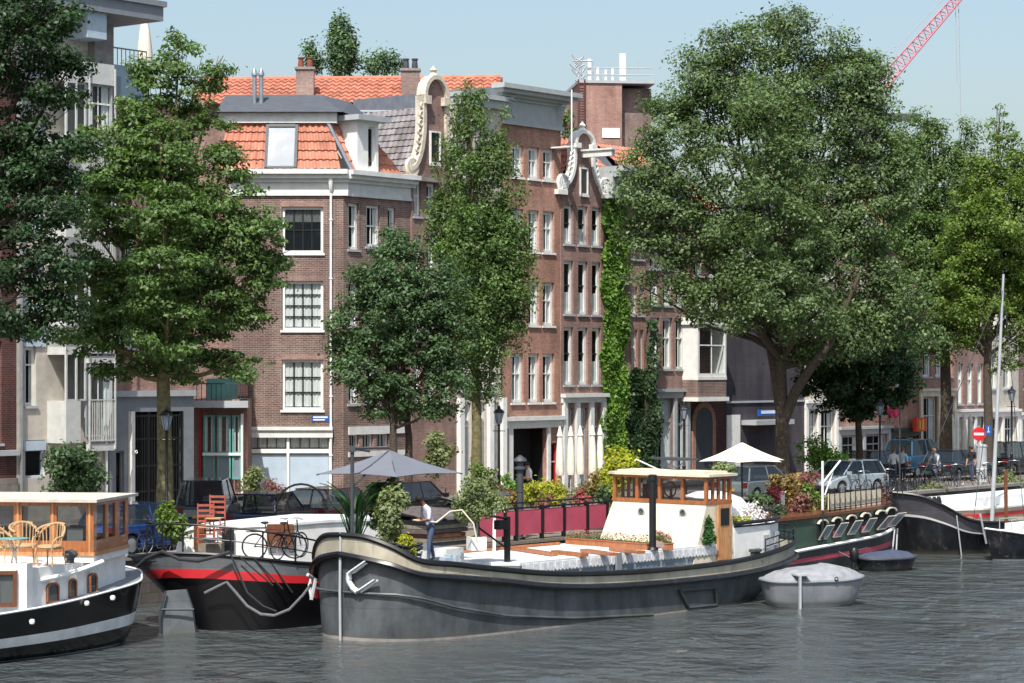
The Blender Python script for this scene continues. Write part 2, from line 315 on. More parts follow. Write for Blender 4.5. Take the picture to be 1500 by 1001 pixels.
hullmat('hull_green', '#2c4035', '#3b5144', .45); hullmat('hull_navy', '#12161f', '#22262f', .25); hullmat('bulwark_dusk', '#4e4c52', '#5f5d63', .6); hullmat('fibreglass', '#6f7377', '#8b8f93', .35); hullmat('hull_blackgrey', '#2b2d30', '#44474a', .5)
# water
m, t, b = newmat('water')
tc = nd(t, 'ShaderNodeTexCoord'); mp = nd(t, 'ShaderNodeMapping'); mp.inputs['Rotation'].default_value = (0, 0, R(12)); mp.inputs['Scale'].default_value = (1.15, .9, 1)
t.links.new(tc.outputs['Object'], mp.inputs[0])
n1 = nd(t, 'ShaderNodeTexNoise'); n1.inputs['Scale'].default_value = 1.5; n1.inputs['Detail'].default_value = 4; n1.inputs['Roughness'].default_value = .55; n1.inputs['Distortion'].default_value = .6
n2 = nd(t, 'ShaderNodeTexNoise'); n2.inputs['Scale'].default_value = .5; n2.inputs['Detail'].default_value = 2
t.links.new(mp.outputs[0], n1.inputs[0]); t.links.new(mp.outputs[0], n2.inputs[0])
n3 = nd(t, 'ShaderNodeTexNoise'); n3.inputs['Scale'].default_value = .07; n3.inputs['Detail'].default_value = 3; t.links.new(mp.outputs[0], n3.inputs[0])
pr = nd(t, 'ShaderNodeMapRange'); pr.inputs[1].default_value = .38; pr.inputs[2].default_value = .62; pr.inputs[3].default_value = .35; pr.inputs[4].default_value = 1.25; t.links.new(n3.outputs[0], pr.inputs[0])
m0 = nd(t, 'ShaderNodeMath', operation='MULTIPLY'); t.links.new(n1.outputs[0], m0.inputs[0]); t.links.new(pr.outputs[0], m0.inputs[1])
mm = nd(t, 'ShaderNodeMath', operation='MULTIPLY_ADD'); mm.inputs[1].default_value = 1.6
t.links.new(n2.outputs[0], mm.inputs[0]); t.links.new(m0.outputs[0], mm.inputs[2])
bp = nd(t, 'ShaderNodeBump'); bp.inputs['Strength'].default_value = 1.0; bp.inputs['Distance'].default_value = .34
t.links.new(mm.outputs[0], bp.inputs['Height']); t.links.new(bp.outputs[0], b.inputs['Normal'])
b.inputs['Base Color'].default_value = (.060, .070, .070, 1); b.inputs['Roughness'].default_value = .10; b.inputs['IOR'].default_value = 1.33
# paving
brick('paving', '#857a74', '#756a66', '#6b625d', bw=.22, bh=.11); brick('quay_stone', '#6d6661', '#5b544f', '#4a4541', bw=.7, bh=.3)
# ---------------------------------------------------------------- the setting
def flat(name, pts, z, m):
    mb = MB(); mb.add([(p[0], p[1], z) for p in pts], [tuple(range(len(pts)))]); return tag(mb.build(name, M[m]), kind='structure')
flat('water', [(-900, -300), (1500, -300), (1500, 2500), (-900, 2500)], 0, 'water')
q = [UN(-900, 52), UN(2500, 52), UN(2500, 1500), UN(-900, 1500)]
flat('street', [p.xy for p in q], ST, 'paving')
mb = MB(); fr = empty('quay', UN(0, 52), math.pi/2-TH); tag(fr, kind='structure')
mb.box(-100, 400, 0.0, .5, -1, ST+.004); o = mb.build('quay_wall', M['quay_stone'], fr)
mb = MB(); mb.box(-100, 400, -.06, .45, ST+.004, ST+.14); mb.build('kerb_stone', M['concrete'], fr)
mb = MB(); mb.box(-100, 400, 11.6, 14.39, ST+.0, ST+.12); mb.build('pavement', M['paving'], fr)
# ---------------------------------------------------------------- foliage
def leaf_mesh(name, P, Nrm, size, m, parent=None, aspect=.55, fold=0.0):
    n = len(P); rng = np.random.default_rng(len(P))
    t = rng.normal(size=(n, 3)); t -= (t*Nrm).sum(1)[:, None]*Nrm; t /= np.linalg.norm(t, axis=1)[:, None]+1e-9
    bt = np.cross(Nrm, t); L = (size*(.5+.9*rng.random(n)))[:, None] if np.ndim(size) == 0 else np.asarray(size)[:, None]
    Wd = L*aspect
    V = np.empty((n, 4, 3)); V[:, 0] = P-t*L*.5; V[:, 1] = P+bt*Wd*.5-t*L*.05+Nrm*L*.08; V[:, 2] = P+t*L*.5; V[:, 3] = P-bt*Wd*.5-t*L*.05+Nrm*L*.08
    me = bpy.data.meshes.new(name); me.vertices.add(n*4); me.vertices.foreach_set('co', V.reshape(-1))
    me.loops.add(n*4); me.loops.foreach_set('vertex_index', np.arange(n*4, dtype=np.int32))
    me.polygons.add(n); me.polygons.foreach_set('loop_start', np.arange(0, n*4, 4, dtype=np.int32))
    me.update(calc_edges=True); me.materials.append(m)
    o = bpy.data.objects.new(name, me); C.objects.link(o)
    if parent: o.parent = parent
    return o
def blob_leaves(rng, blobs, dens=1.0, clump=.55, per=70, flat_=.55, up=.7, droop=0):
    """blobs: (centre, radii). Leaf clumps spread through each ellipsoid, more of them near its skin."""
    Ps, Ns = [], []
    for c, r in blobs:
        c = np.array(c); r = np.array(r)
        area = 4*math.pi*((r[0]*r[1])**1.6/3+(r[0]*r[2])**1.6/3+(r[1]*r[2])**1.6/3)**(1/1.6)
        k = max(3, int(area*dens/(clump*clump*2.2)))
        d = rng.normal(size=(k, 3)); d /= np.linalg.norm(d, axis=1)[:, None]
        rad = (.35+.68*rng.random(k)**.55); tuft = rng.random(k) < .14; rad[tuft] *= 1.22
        lump = 1+.2*np.sin(d[:, 0]*5+c[0])*np.cos(d[:, 2]*6+c[2])+.10*np.sin(d[:, 1]*9+c[1])
        cc = c+d*r*(rad*lump)[:, None]
        cr = clump*(.4+1.0*rng.random(k)); cr[tuft] = clump*.45
        for i in range(k):
            m_ = int(per*(cr[i]/clump)**2)
            e = rng.normal(size=(m_, 3)); e /= np.linalg.norm(e, axis=1)[:, None]
            rr = rng.random(m_)**.45
            off = e*rr[:, None]*cr[i]; off[:, 2] *= flat_
            # small twigs poking out of the clump
            tw = rng.random(m_) < .08; off[tw] *= 1.5
            off[:, 2] -= droop*(off[:, 0]**2+off[:, 1]**2)
            Ps.append(cc[i]+off)
            nn = e*.6+rng.normal(size=(m_, 3))*.55+np.array([0, 0, up])+d[i]*.4
            Ns.append(nn/np.linalg.norm(nn, axis=1)[:, None])
    return np.concatenate(Ps), np.concatenate(Ns)
def tree(name, label, n, basepx, blobs_px, leaf='leaf_elm', size=.2, dens=1.0, clump=.55, per=70, flat_=.55, bark='bark', trunk_r=.28, depth=.85, seed=1, group='street trees along the canal', stems=None, base=ST, limbs=7, Z0=None, splay=.25, forkz=None, droop=0, up=.7, cat='tree', extra=()):
    rng = np.random.default_rng(seed)
    Zt = Z0 if Z0 else nZ(basepx, n); s = FP/Zt
    bx = (basepx-CX)/FP*Zt
    root = empty(name, (bx, Zt, base), 0, label, cat, group)
    bl = []
    for i, bb in enumerate(blobs_px):
        px, py, rx, ry = bb[:4]; dz = bb[4] if len(bb) > 4 else (rng.random()-.5)*rx/s*.7
        Z = Zt+dz
        c = Vector(((px-CX)/FP*Z-bx, dz, CH-(py-HY)*Z/FP-base)); bl.append((c, (rx/s, rx/s*depth, ry/s)))
    P, Nn = blob_leaves(rng, bl, dens, clump, per, flat_, up, droop)
    cr = leaf_mesh('crown', P, Nn, size, M[leaf], root)
    mb = MB(); top = max(b[0].z for b in bl)
    cen = sorted(bl, key=lambda b: b[0].z)
    for si, (ox, oy, lean) in enumerate(stems or [(0, 0, 0)]):
        fz = forkz if forkz else min(b[0].z-b[1][2]*.4 for b in bl)
        pts = [(ox, oy, -.1), (ox+lean*.3+.04, oy, fz*.5), (ox+lean*.7-.03, oy+.05, fz)]
        tgt = max(bl, key=lambda b: b[0].z)[0]
        for q in (.35, .7, 1): pts.append((ox+lean+(tgt.x-ox-lean)*q*.8+math.sin(q*9+si)*.15, oy+tgt.y*q*.5, fz+(top-fz)*q*.92))
        rr = [trunk_r*1.35, trunk_r*1.0, trunk_r*.85, trunk_r*.6, trunk_r*.34, trunk_r*.1]
        mb.tube(pts, rr, 0, 10)
        if si == 0:
            for i, (c, r) in enumerate(cen):
                z0 = max(fz*.92, min(c.z-r[2]*.7, fz+(c.z-fz)*.35)); q = (z0-fz)/(top-fz) if top > fz else 0
                a = Vector((lean*.8, 0, z0)); 
                if q > 0: a = Vector((ox+lean+(tgt.x-ox-lean)*q*.8, tgt.y*q*.5, z0))
                mid = a.lerp(c, .5)+Vector((0, 0, -.25*abs(c.x)*.3)); th = trunk_r*(.5 if i < limbs else .3)
                mb.tube([a, mid, c, c+Vector((c.x*.12, c.y*.1, r[2]*.5))], [th, th*.6, th*.35, th*.1], 0, 7)
                for k in range(5):
                    d = Vector(rng.normal(size=3)).normalized(); e = c+Vector((d.x*r[0], d.y*r[1], abs(d.z)*r[2]))*.8
                    st_ = mid.lerp(c, rng.random()); mb.tube([st_, st_.lerp(e, .5)+Vector((0, 0, .1)), e], [th*.28, th*.16, .01], 0, 5)
    for ex in extra:
        mb.tube([((a-CX)/FP*(Zt+dz)-bx, dz, zat(b, Zt+dz)-base) for a, b, dz, r_ in ex], [e[3] for e in ex], 0, 10)
    mb.build('trunk', M[bark], root)
    return root
tree('elm_tree', 'dark green tree cut off by the left edge, before the modern grey building', 55.5, -110,
     [(20,60,85,80),(-40,160,80,100),(60,170,55,75),(10,260,85,80),(75,290,60,60),(-20,370,90,80),(75,380,62,55),(20,440,70,55),(90,455,50,30),(95,110,30,60),(85,20,35,40),(-60,40,80,90),(60,230,70,60),(125,210,14,12),(20,20,80,60),(55,480,30,18)],
     'leaf_dark', .145, .9, .48, 120, seed=3, trunk_r=.3, bark='bark')
tree('elm_tree', 'broad mid green elm with mossy trunk behind the red striped barge', 54.5, 240,
     [(235,130,50,55),(285,120,35,50),(210,210,70,60),(290,215,55,50),(165,250,45,45),(210,310,85,60),(320,300,60,45),(380,335,42,30),(140,340,40,40),(250,390,90,55),(350,400,65,38),(160,420,60,40),(230,470,85,40),(330,470,60,32),(150,500,45,28),(270,530,80,28),(345,535,42,20),(190,545,40,16),(262,72,22,30),(318,95,16,26),(190,165,26,30),(405,375,22,16),(210,110,20,26),(120,270,34,40),(150,190,30,34),(340,350,50,40),(115,400,34,36),(290,330,70,50),(200,430,80,50),(300,440,70,40),(120,480,40,30),(370,440,34,28),(250,250,60,60),(260,510,60,40),(330,240,30,34),(385,395,30,24),(240,310,60,55,-2.2),(235,400,60,45,-2.4),(245,480,60,40,-2.2),(235,220,40,40,-1.5)],
     'leaf_elm', .145, 1.0, .45, 115, .42, 'bark_pale', .24, seed=5, forkz=5.2, droop=.12)
tree('linden_tree', 'compact rounded dark green tree with two thin stems beside the brown corner house', 58.5, 577,
     [(590,400,55,50),(545,420,45,45),(635,430,50,50),(520,480,42,42),(585,490,70,50),(655,500,42,48),(530,545,45,42),(610,560,62,48),(660,560,32,35),(560,590,45,25),(500,520,20,22),(575,358,28,22),(635,600,30,16),(600,450,60,60),(690,480,14,16)],
     'leaf_deep', .14, 1.0, .38, 85, .7, 'bark', .16, seed=8, forkz=3.0, stems=[(0,0,0),(.42,.5,.2)])
tree('upright_elm_tree', 'tall narrow elm with spiky upright top in front of the cream gabled houses', 60, 697,
     [(690,200,28,55),(720,240,35,60),(672,270,32,55),(700,300,48,70),(745,330,28,60),(660,350,30,50),(700,390,60,60),(755,410,26,50),(665,440,38,45),(720,460,52,55),(690,510,48,40),(755,460,22,30),(640,300,14,30),(682,140,9,34),(706,150,8,32),(655,225,10,34),(733,190,10,36),(700,560,36,26),(770,390,12,22),(668,190,9,30),(640,240,10,20),(735,360,40,50),(700,345,55,60),(690,430,50,50),(740,440,36,44),(645,330,22,50),(720,500,40,30),(760,360,18,40),(698,470,34,60,-1.2),(698,360,34,60,-1.2)],
     'leaf_elm', .135, .95, .4, 84, 1.0, 'bark_pale', .2, seed=11, forkz=6.0)
tree('plane_tree', 'largest tree, huge spreading crown right of the brick tower, thick trunk', 56, 1145,
     [(1110,70,62,45),(1165,50,50,35),(1040,120,52,50),(1068,68,48,40),(1212,82,45,40),(1262,125,50,48),(1288,108,24,34),(985,178,48,46),(1295,185,34,50),(1240,170,60,50),(1060,130,70,60),(1150,140,80,60),(1230,130,55,50),(1268,105,32,38),(1010,200,60,55),(1090,220,85,65),(1190,220,85,65),(1265,200,55,60),(960,225,45,45),(975,290,62,45),(1060,320,80,50),(1160,320,90,60),(1255,300,75,60),(1310,310,40,60),(965,365,52,40),(1050,400,70,42),(1150,410,85,48),(1250,400,80,50),(1000,425,38,25),(1100,455,55,25),(1220,465,60,28),(1310,400,50,50),(930,340,22,25),(1010,110,26,34),(1300,160,16,26),(1290,240,36,40),(1140,25,40,20),(1195,90,45,40),(1100,150,80,60),(1210,270,80,60),(1130,370,90,50),(1240,340,80,50),(950,300,45,50),(1010,360,60,45),(1000,270,60,50),(1290,440,70,45),(1340,470,55,38),(1190,500,50,28),(1250,500,50,26),(940,420,30,34),(1040,450,50,26),(925,250,18,30),(1320,260,34,50),(1140,430,66,45,-3.5),(1150,340,70,55,-3.8),(1135,250,70,60,-3.6),(1130,160,60,50,-3),(1180,470,60,28,-2.5),(1100,470,36,24,-2)],
     'leaf_plane', .165, 1.0, .7, 150, .66, 'bark', .31, seed=14, forkz=5.0, extra=[[(1147,618,0,.26),(1166,572,-.3,.22),(1190,535,-.8,.19),(1215,505,-1.2,.16),(1236,455,-1.3,.14),(1260,400,-1.2,.06)],[(1143,600,0,.24),(1134,540,.2,.2),(1122,480,.4,.15),(1100,420,.6,.1)]], depth=.7)
tree('elm_tree', 'dense mid green tree behind the right side of the largest tree, under the crane', 62, 1385,
     [(1360,225,40,45),(1345,290,45,55),(1400,300,42,50),(1370,370,55,55),(1350,440,50,40),(1400,450,35,35),(1392,235,22,30),(1365,190,24,22),(1330,360,30,50),(1330,300,40,50),(1410,370,40,60),(1340,230,30,40),(1380,500,44,30),(1320,500,40,30),(1430,290,34,50),(1412,240,28,38),(1428,360,40,50),(1325,215,24,40),(1415,200,16,26),(1440,330,30,50),(1400,440,50,50),(1345,195,20,30),(1375,400,50,50,-1.5),(1345,340,44,50,-1.5)],
     'leaf_elm', .18, 1.0, .55, 90, .8, 'bark', .3, seed=17, forkz=7)
tree('linden_tree', 'dark umbrella shaped tree left of the orange shop sign', 57.5, 1258,
     [(1255,510,60,35),(1210,545,38,30),(1300,545,42,32),(1255,565,66,34),(1225,590,32,18),(1295,590,36,18),(1258,608,24,12),(1330,560,24,26),(1200,515,44,34),(1310,500,44,36),(1255,480,60,34),(1190,560,30,28),(1280,540,50,34,-1.2),(1230,530,50,34,-1.2)],
     'leaf_dark', .18, 1.15, .42, 60, .6, 'bark', .17, seed=19, forkz=3.2)
tree('ash_tree', 'yellowish green loose tree at the right edge of the photo, behind the sailing mast', 58, 1447,
     [(1462,190,20,26),(1440,235,30,28),(1485,245,30,35),(1465,290,48,35),(1430,330,45,35),(1500,330,45,45),(1460,370,55,35),(1415,400,45,30),(1480,430,45,35),(1400,455,38,25),(1430,470,38,25),(1495,480,35,40),(1478,530,30,22),(1530,400,50,90),(1540,270,40,70),(1465,160,9,12),(1425,500,26,14),(1450,350,60,50),(1420,300,34,34),(1480,380,55,50),(1440,440,50,34),(1500,260,34,44),(1500,430,44,50),(1450,270,44,40),(1440,400,50,44),(1475,320,50,50,-1.5),(1480,215,26,26),(1400,380,30,40)],
     'leaf_lime', .17, .95, .5, 72, .6, 'bark', .24, seed=23, forkz=5.5)
for i, (px, bl, lab) in enumerate([(500, [(486,64,8,30),(496,50,8,24),(507,56,9,32),(516,74,8,24),(500,90,20,20),(498,66,14,28)], 'tallest grey green poplar rising behind the long orange roof'),
        (458, [(455,72,7,14),(460,92,13,16)], 'slim poplar tip just behind the left brick chimney of the orange roof'),
        (560, [(545,96,18,10),(563,88,10,12),(580,97,14,8)], 'low round grey green tree top right of the tallest poplar')]):
    tree('poplar_tree', lab, 0, px, bl, 'leaf_poplar', .24, 1.5, .4, 45, 1.8, 'bark', .25, seed=31+i, group='poplars beyond the roofs', Z0=165, forkz=14, depth=1)
tree('round_tree', 'small round tree top between the grey cornice and the brick tower', 0, 835, [(835,190,16,26),(828,175,10,12)], 'leaf_plane', .3, 1.4, .6, 45, .9, seed=37, Z0=140, forkz=14, group='trees beyond the roofs', depth=1)
def bush(name, label, pos, rad, leaf, size=.1, dens=1.2, clump=.25, per=60, flat_=.9, seed=1, group=None, cat='shrub', blobs=None, stem=True, pot=None, up=.5):
    rng = np.random.default_rng(seed)
    root = empty(name, pos, 0, label, cat, group)
    bl = blobs or [(Vector((0, 0, rad[2])), rad)]
    P, Nn = blob_leaves(rng, bl, dens, clump, per, flat_, up)
    leaf_mesh('foliage', P, Nn, size, M[leaf], root)
    if stem:
        mb = MB()
        for c, r in bl:
            for k in range(5):
                e = Vector(c)+Vector((rng.normal()*r[0]*.4, rng.normal()*r[1]*.4, r[2]*.5))
                mb.tube([(rng.normal()*.04, rng.normal()*.04, 0), Vector(c)*.5, e], [.025, .018, .006], 0, 5)
        mb.build('stem', M['bark'], root)
    return root
# ---------------------------------------------------------------- building parts
def wall(x0, x1, z0, z1, depth, ops, m_rev=None, pocket=.55, rev=.14, top=None):
    """front wall at y=0 with openings; each opening is a pocket with reveals and a near-black back whose colour stands in for the unlit room"""
    mb = MB(); xs = sorted({x0, x1, *[v for o in ops for v in o[:2]]}); zs = sorted({z0, z1, *[v for o in ops for v in o[2:4]]})
    for i in range(len(xs)-1):
        for j in range(len(zs)-1):
            cx, cz = (xs[i]+xs[i+1])/2, (zs[j]+zs[j+1])/2
            if any(o[0] < cx < o[1] and o[2] < cz < o[3] for o in ops): continue
            mb.quad((xs[i],0,zs[j]), (xs[i+1],0,zs[j]), (xs[i+1],0,zs[j+1]), (xs[i],0,zs[j+1]))
    for o in ops:
        a, b, c, d = o[:4]
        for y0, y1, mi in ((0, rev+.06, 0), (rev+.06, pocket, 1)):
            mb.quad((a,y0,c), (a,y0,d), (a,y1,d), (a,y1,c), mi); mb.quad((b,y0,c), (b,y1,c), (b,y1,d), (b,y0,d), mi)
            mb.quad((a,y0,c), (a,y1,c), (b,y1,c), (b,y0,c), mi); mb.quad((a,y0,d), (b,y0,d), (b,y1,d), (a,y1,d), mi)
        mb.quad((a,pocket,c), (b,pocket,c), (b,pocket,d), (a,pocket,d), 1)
    mb.quad((x0,0,z0), (x0,0,z1), (x0,depth,z1), (x0,depth,z0)); mb.quad((x1,0,z0), (x1,depth,z0), (x1,depth,z1), (x1,0,z1))
    mb.quad((x0,depth,z0), (x0,depth,z1), (x1,depth,z1), (x1,depth,z0)); mb.quad((x0,0,z1), (x1,0,z1), (x1,depth,z1), (x0,depth,z1))
    return mb
def window(par, x0, x1, z0, z1, y=.12, fm='white', bm='white', nx=1, nz=0, rail=.5, fw=.07, sill='light_grey', curtain=None, glass='glass', bw=.03, name='window', seed=0, proud=0):
    mb = MB(); e = .003
    mb.box(x0+e, x0+fw, y-proud, y+.08, z0+e, z1-e); mb.box(x1-fw, x1-e, y-proud, y+.08, z0+e, z1-e)
    mb.box(x0+fw, x1-fw, y-proud+e, y+.078, z1-fw, z1-e); mb.box(x0+fw, x1-fw, y-proud+e, y+.078, z0+e, z0+fw)
    f = mb.build(name, M[fm], par)
    X0, X1, Z0, Z1 = x0+fw, x1-fw, z0+fw, z1-fw
    g = MB(); k = 0
    if rail: zr = Z0+(Z1-Z0)*rail; g.box(X0, X1, y+.012, y+.07, zr-.03, zr+.03); k = 1
    for i in range(1, nx): xx = X0+(X1-X0)*i/nx; g.box(xx-bw/2, xx+bw/2, y+.02, y+.06, Z0, Z1); k = 1
    for j in range(1, nz):
        zz = Z0+(Z1-Z0)*j/nz; g.box(X0, X1, y+.023, y+.058, zz-bw/2, zz+bw/2); k = 1
    if k: g.build('glazing_bar', M[bm], f)
    p = MB(); p.quad((X0, y+.05, Z0), (X1, y+.05, Z0), (X1, y+.05, Z1), (X0, y+.05, Z1)); p.build('pane', M[glass], f)
    if sill:
        s_ = MB(); s_.box(x0-.06, x1+.06, -.07, y-.003, z0-.09, z0+.0); s_.build('sill', M[sill], f)
    if curtain:
        rg = random.Random(seed*17+int(x0*10)+int(z0*7)); c = MB(); yy = y+.085
        def sheet(a, b, c0, c1):
            n = max(2, int((b-a)/.05)); vs = []
            for i in range(n+1): xx = a+(b-a)*i/n; d = .02*math.sin(i*1.9); vs += [(xx, yy+d, c0), (xx, yy+d, c1)]
            c.add(vs, [(2*i, 2*i+2, 2*i+3, 2*i+1) for i in range(n)])
        w_ = X1-X0; h = Z1-Z0
        if 's' in curtain: a = w_*(.2+.15*rg.random()); sheet(X0, X0+a, Z0, Z1); sheet(X1-a, X1, Z0, Z1)
        if 't' in curtain: sheet(X0, X1, Z1-h*(.28+.15*rg.random()), Z1)
        if 'f' in curtain: sheet(X0, X1, Z0+h*.02, Z1)
        if 'h' in curtain: sheet(X0, X1, Z0, Z0+h*.4)
        c.build('curtain', M['curtain'], f)
    return f
def cornice(par, x0, x1, z, steps, m, name='cornice', xe=0.0, back=.0):
    """steps [(z0,z1,out)] relative to z; returns moulding that wraps the ends by xe"""
    mb = MB()
    for a, b, o in steps: mb.box(x0-(o if xe else 0), x1+(o if xe else 0), -o, back+.002 if back == 0 else back, z+a, z+b)
    return mb.build(name, M[m], par)
CORN = [(0,.35,.06),(.35,.42,.14),(.42,.62,.22),(.62,.74,.42),(.74,.92,.5),(.92,1.0,.58)]
def tiles(name, p00, p10, p01, p11, m, par, tw=.26, th=.34, amp=.028, step=.035):
    """pantile roof: p00-p10 eaves, p01-p11 top edge; rows of waves that lap over one another"""
    p00, p10, p01, p11 = map(Vector, (p00, p10, p01, p11))
    nc = max(2, int((p10-p00).length/tw)); nr = max(2, int((p01-p00).length/th)); k = 6
    nrm = (p10-p00).cross(p01-p00).normalized()
    if nrm.z < 0: nrm = -nrm
    U = []; vs = []; fs = []
    for r in range(nr):
        for q in (0, 1):
            t_ = (r+q)/nr; lift = step*(1-q)+.0
            a = p00.lerp(p01, t_); b = p10.lerp(p11, t_)
            for i in range(nc*k+1):
                s_ = i/(nc*k); ph = 2*math.pi*(i % k)/k
                vs.append(a.lerp(b, s_)+nrm*(lift+amp*math.sin(ph))); U.append((i/k, r+q*.999))
        b0 = r*2*(nc*k+1)
        for i in range(nc*k):
            fs.append((b0+i, b0+i+1, b0+(nc*k+1)+i+1, b0+(nc*k+1)+i))
            if r: fs.append((b0-(nc*k+1)+i, b0-(nc*k+1)+i+1, b0+i+1, b0+i))
    me = bpy.data.meshes.new(name); me.from_pydata([tuple(v) for v in vs], [], fs); uv = me.uv_layers.new(name='UV')
    for pl in me.polygons:
        ui = min(int(min(U[v][0] for v in pl.vertices)+1e-6), nc-1); vi = int(min(U[v][1] for v in pl.vertices)+.01)
        for li in pl.loop_indices: uv.data[li].uv = (ui+.5, vi+.5)
    me.materials.append(M[m]); o = bpy.data.objects.new(name, me); C.objects.link(o); o.parent = par
    return o
def chimney(par, x, y, z0, z1, w_=.9, d=.6, pots=2, potm='terracotta', m='brick_taupe'):
    mb = MB(); mb.box(x-w_/2, x+w_/2, y-d/2, y+d/2, z0, z1-.12); c = mb.build('chimney', M[m], par)
    k = MB(); k.box(x-w_/2-.07, x+w_/2+.07, y-d/2-.07, y+d/2+.07, z1-.12, z1); k.build('chimney_cap', M['concrete'], c)
    for i in range(pots):
        q = MB(); xx = x-w_/2+w_*(i+.5)/pots; q.lathe((xx, y, z1), [(.14,0),(.15,.12),(.12,.4),(.16,.44),(.16,.5),(.08,.5)], 0, 10); q.build('chimney_pot', M[potm], c)
    return c
def place(fr, name, label, group='canal houses in a row', cat='house'):
    return empty(name, (fr.p.x, fr.p.y, fr.base), fr.rot(), label, cat, group)
def row(fr, root, cols, y0, y1, ref, **k):
    """windows in local coordinates; cols = px pairs, y0/y1 px rows measured at column ref; returns openings"""
    z1, z0 = fr.z(ref, y0), fr.z(ref, y1); ops = []
    for i, (a, b) in enumerate(cols):
        ops.append((fr.x(a), fr.x(b), z0, z1, k))
    return ops
def put_windows(root, ops, seed=0):
    for i, o in enumerate(ops):
        if o[4] is not None: window(root, *o[:4], seed=seed+i, **o[4])
S = dict(fm='white', bm='white', nx=2, rail=.62, curtain='s', fw=.12)
# ---- E: brown corner house. front wall faces us, side wall runs down the canal
cp = NP(503, 66.4); ZE = cp.y
FE = Frame((0, 0), 0)
FE = Frame((cp.x-(503-340)/FP*ZE, ZE), math.pi/2)              # frontal plane, x to the right
E = place(FE, 'corner_house', 'brown brick corner house with orange mansard roof, white cornice and gridded windows')
xr = FE.x(503); ops = []
GR = dict(fm='white', bm='black', nx=4, rail=0, fw=.11, bw=.05, sill='white')
ops += [(FE.x(413), FE.x(473.5), FE.z(440,371), FE.z(440,303), dict(GR, nz=2, curtain='t', glass='glass_dark')),
        (FE.x(413), FE.x(473.5), FE.z(440,484), FE.z(440,412), dict(GR, nz=4, curtain='f')),
        (FE.x(413), FE.x(473.5), FE.z(440,601), FE.z(440,527), dict(GR, nz=3, curtain='f'))]
zg = FE.z(440, 626)
wall(0, xr, zg, FE.z(440, 275), 6, ops).build('wall', [M['brick_brown'], M['painted_room_shade']], E)
put_windows(E, ops, 1)
# soldier-course lintels and dark inner sash
for o in ops:
    mb = MB(); mb.box(o[0]-.02, o[1]+.02, -.012, .05, o[3]+.002, o[3]+.2); mb.build('lintel', M['brick_rose'], E)
# ground floor front: shopfront with transom lights over pale panels
gx0, gx1 = FE.x(358), FE.x(486); gops = []
for a, b in ((362, 420), (424, 482)):
    gops.append((FE.x(a), FE.x(b), FE.z(440,658), FE.z(440,638), dict(fm='black', bm='black', nx=4, rail=0, fw=.04, sill=None, curtain='f')))
    gops.append((FE.x(a), FE.x(b), 0.3, FE.z(440,664), None))
sf = wall(gx0, gx1, 0, zg-.0, 1.0, gops, pocket=.3).build('shopfront', [M['white'], M['pale_blue']], E); sf.location.y = -.06
for o in gops:
    if o[4]: w_ = window(sf, *o[:4], **o[4])
for a, b in ((362, 420), (424, 482)):
    mb = MB(); mb.box(FE.x(a)+.02, FE.x(b)-.02, .1, .16, .3, FE.z(440,666)); mb.build('garage_panel', M['pale_blue'], sf)
mb = MB(); mb.box(gx0-.05, gx1+.05, -.18, -.061, zg-.42, zg-.12); mb.box(gx0-.05, gx1+.05, -.26, -.061, zg-.12, zg+.02); mb.build('fascia', M['cornice_white'], E)
for q_ in ((0, gx0-.01), (gx1+.01, xr)): mb = MB(); mb.box(*q_, 0, 1, 0, zg-.002); mb.build('pier', M['brick_brown'], E)
# cornice front
zc0, zc1 = FE.z(440, 287), FE.z(440, 249); hc = zc1-zc0
st_ = [(0,.12*hc,.10),(.12*hc,.52*hc,.05),(.52*hc,.66*hc,.16),(.66*hc,.82*hc,.32),(.82*hc,hc,.46)]
cornice(E, -.1, xr+.2, zc0, st_, 'cornice_white')
mb = MB(); px_ = FE.x(485); mb.tube([(px_, -.1, .4), (px_, -.1, FE.z(485, 283))], .05, 0, 8); mb.tube([(px_, -.1, FE.z(485,283)), (px_, -.2, FE.z(485,275)), (px_, -.2, FE.z(485,262))], [.05,.08,.11], 0, 8)
for k in range(5): mb.box(px_-.07, px_+.07, -.16, 0, 2+k*2.4, 2.05+k*2.4)
mb.build('downpipe', M['white'], E)
mb = MB(); a, b, zz = FE.x(457), FE.x(483), FE.z(470, 617.5); mb.box(a, b, -.03, -.002, zz, zz+.24); sg = mb.build('street_sign', M['blue_sign'], E)
mb = MB(); mb.box(a+.05, b-.08, -.036, -.03, zz+.14, zz+.2); mb.box(a+.05, b-.2, -.036, -.03, zz+.04, zz+.09); mb.build('sign_lettering', M['white'], sg)
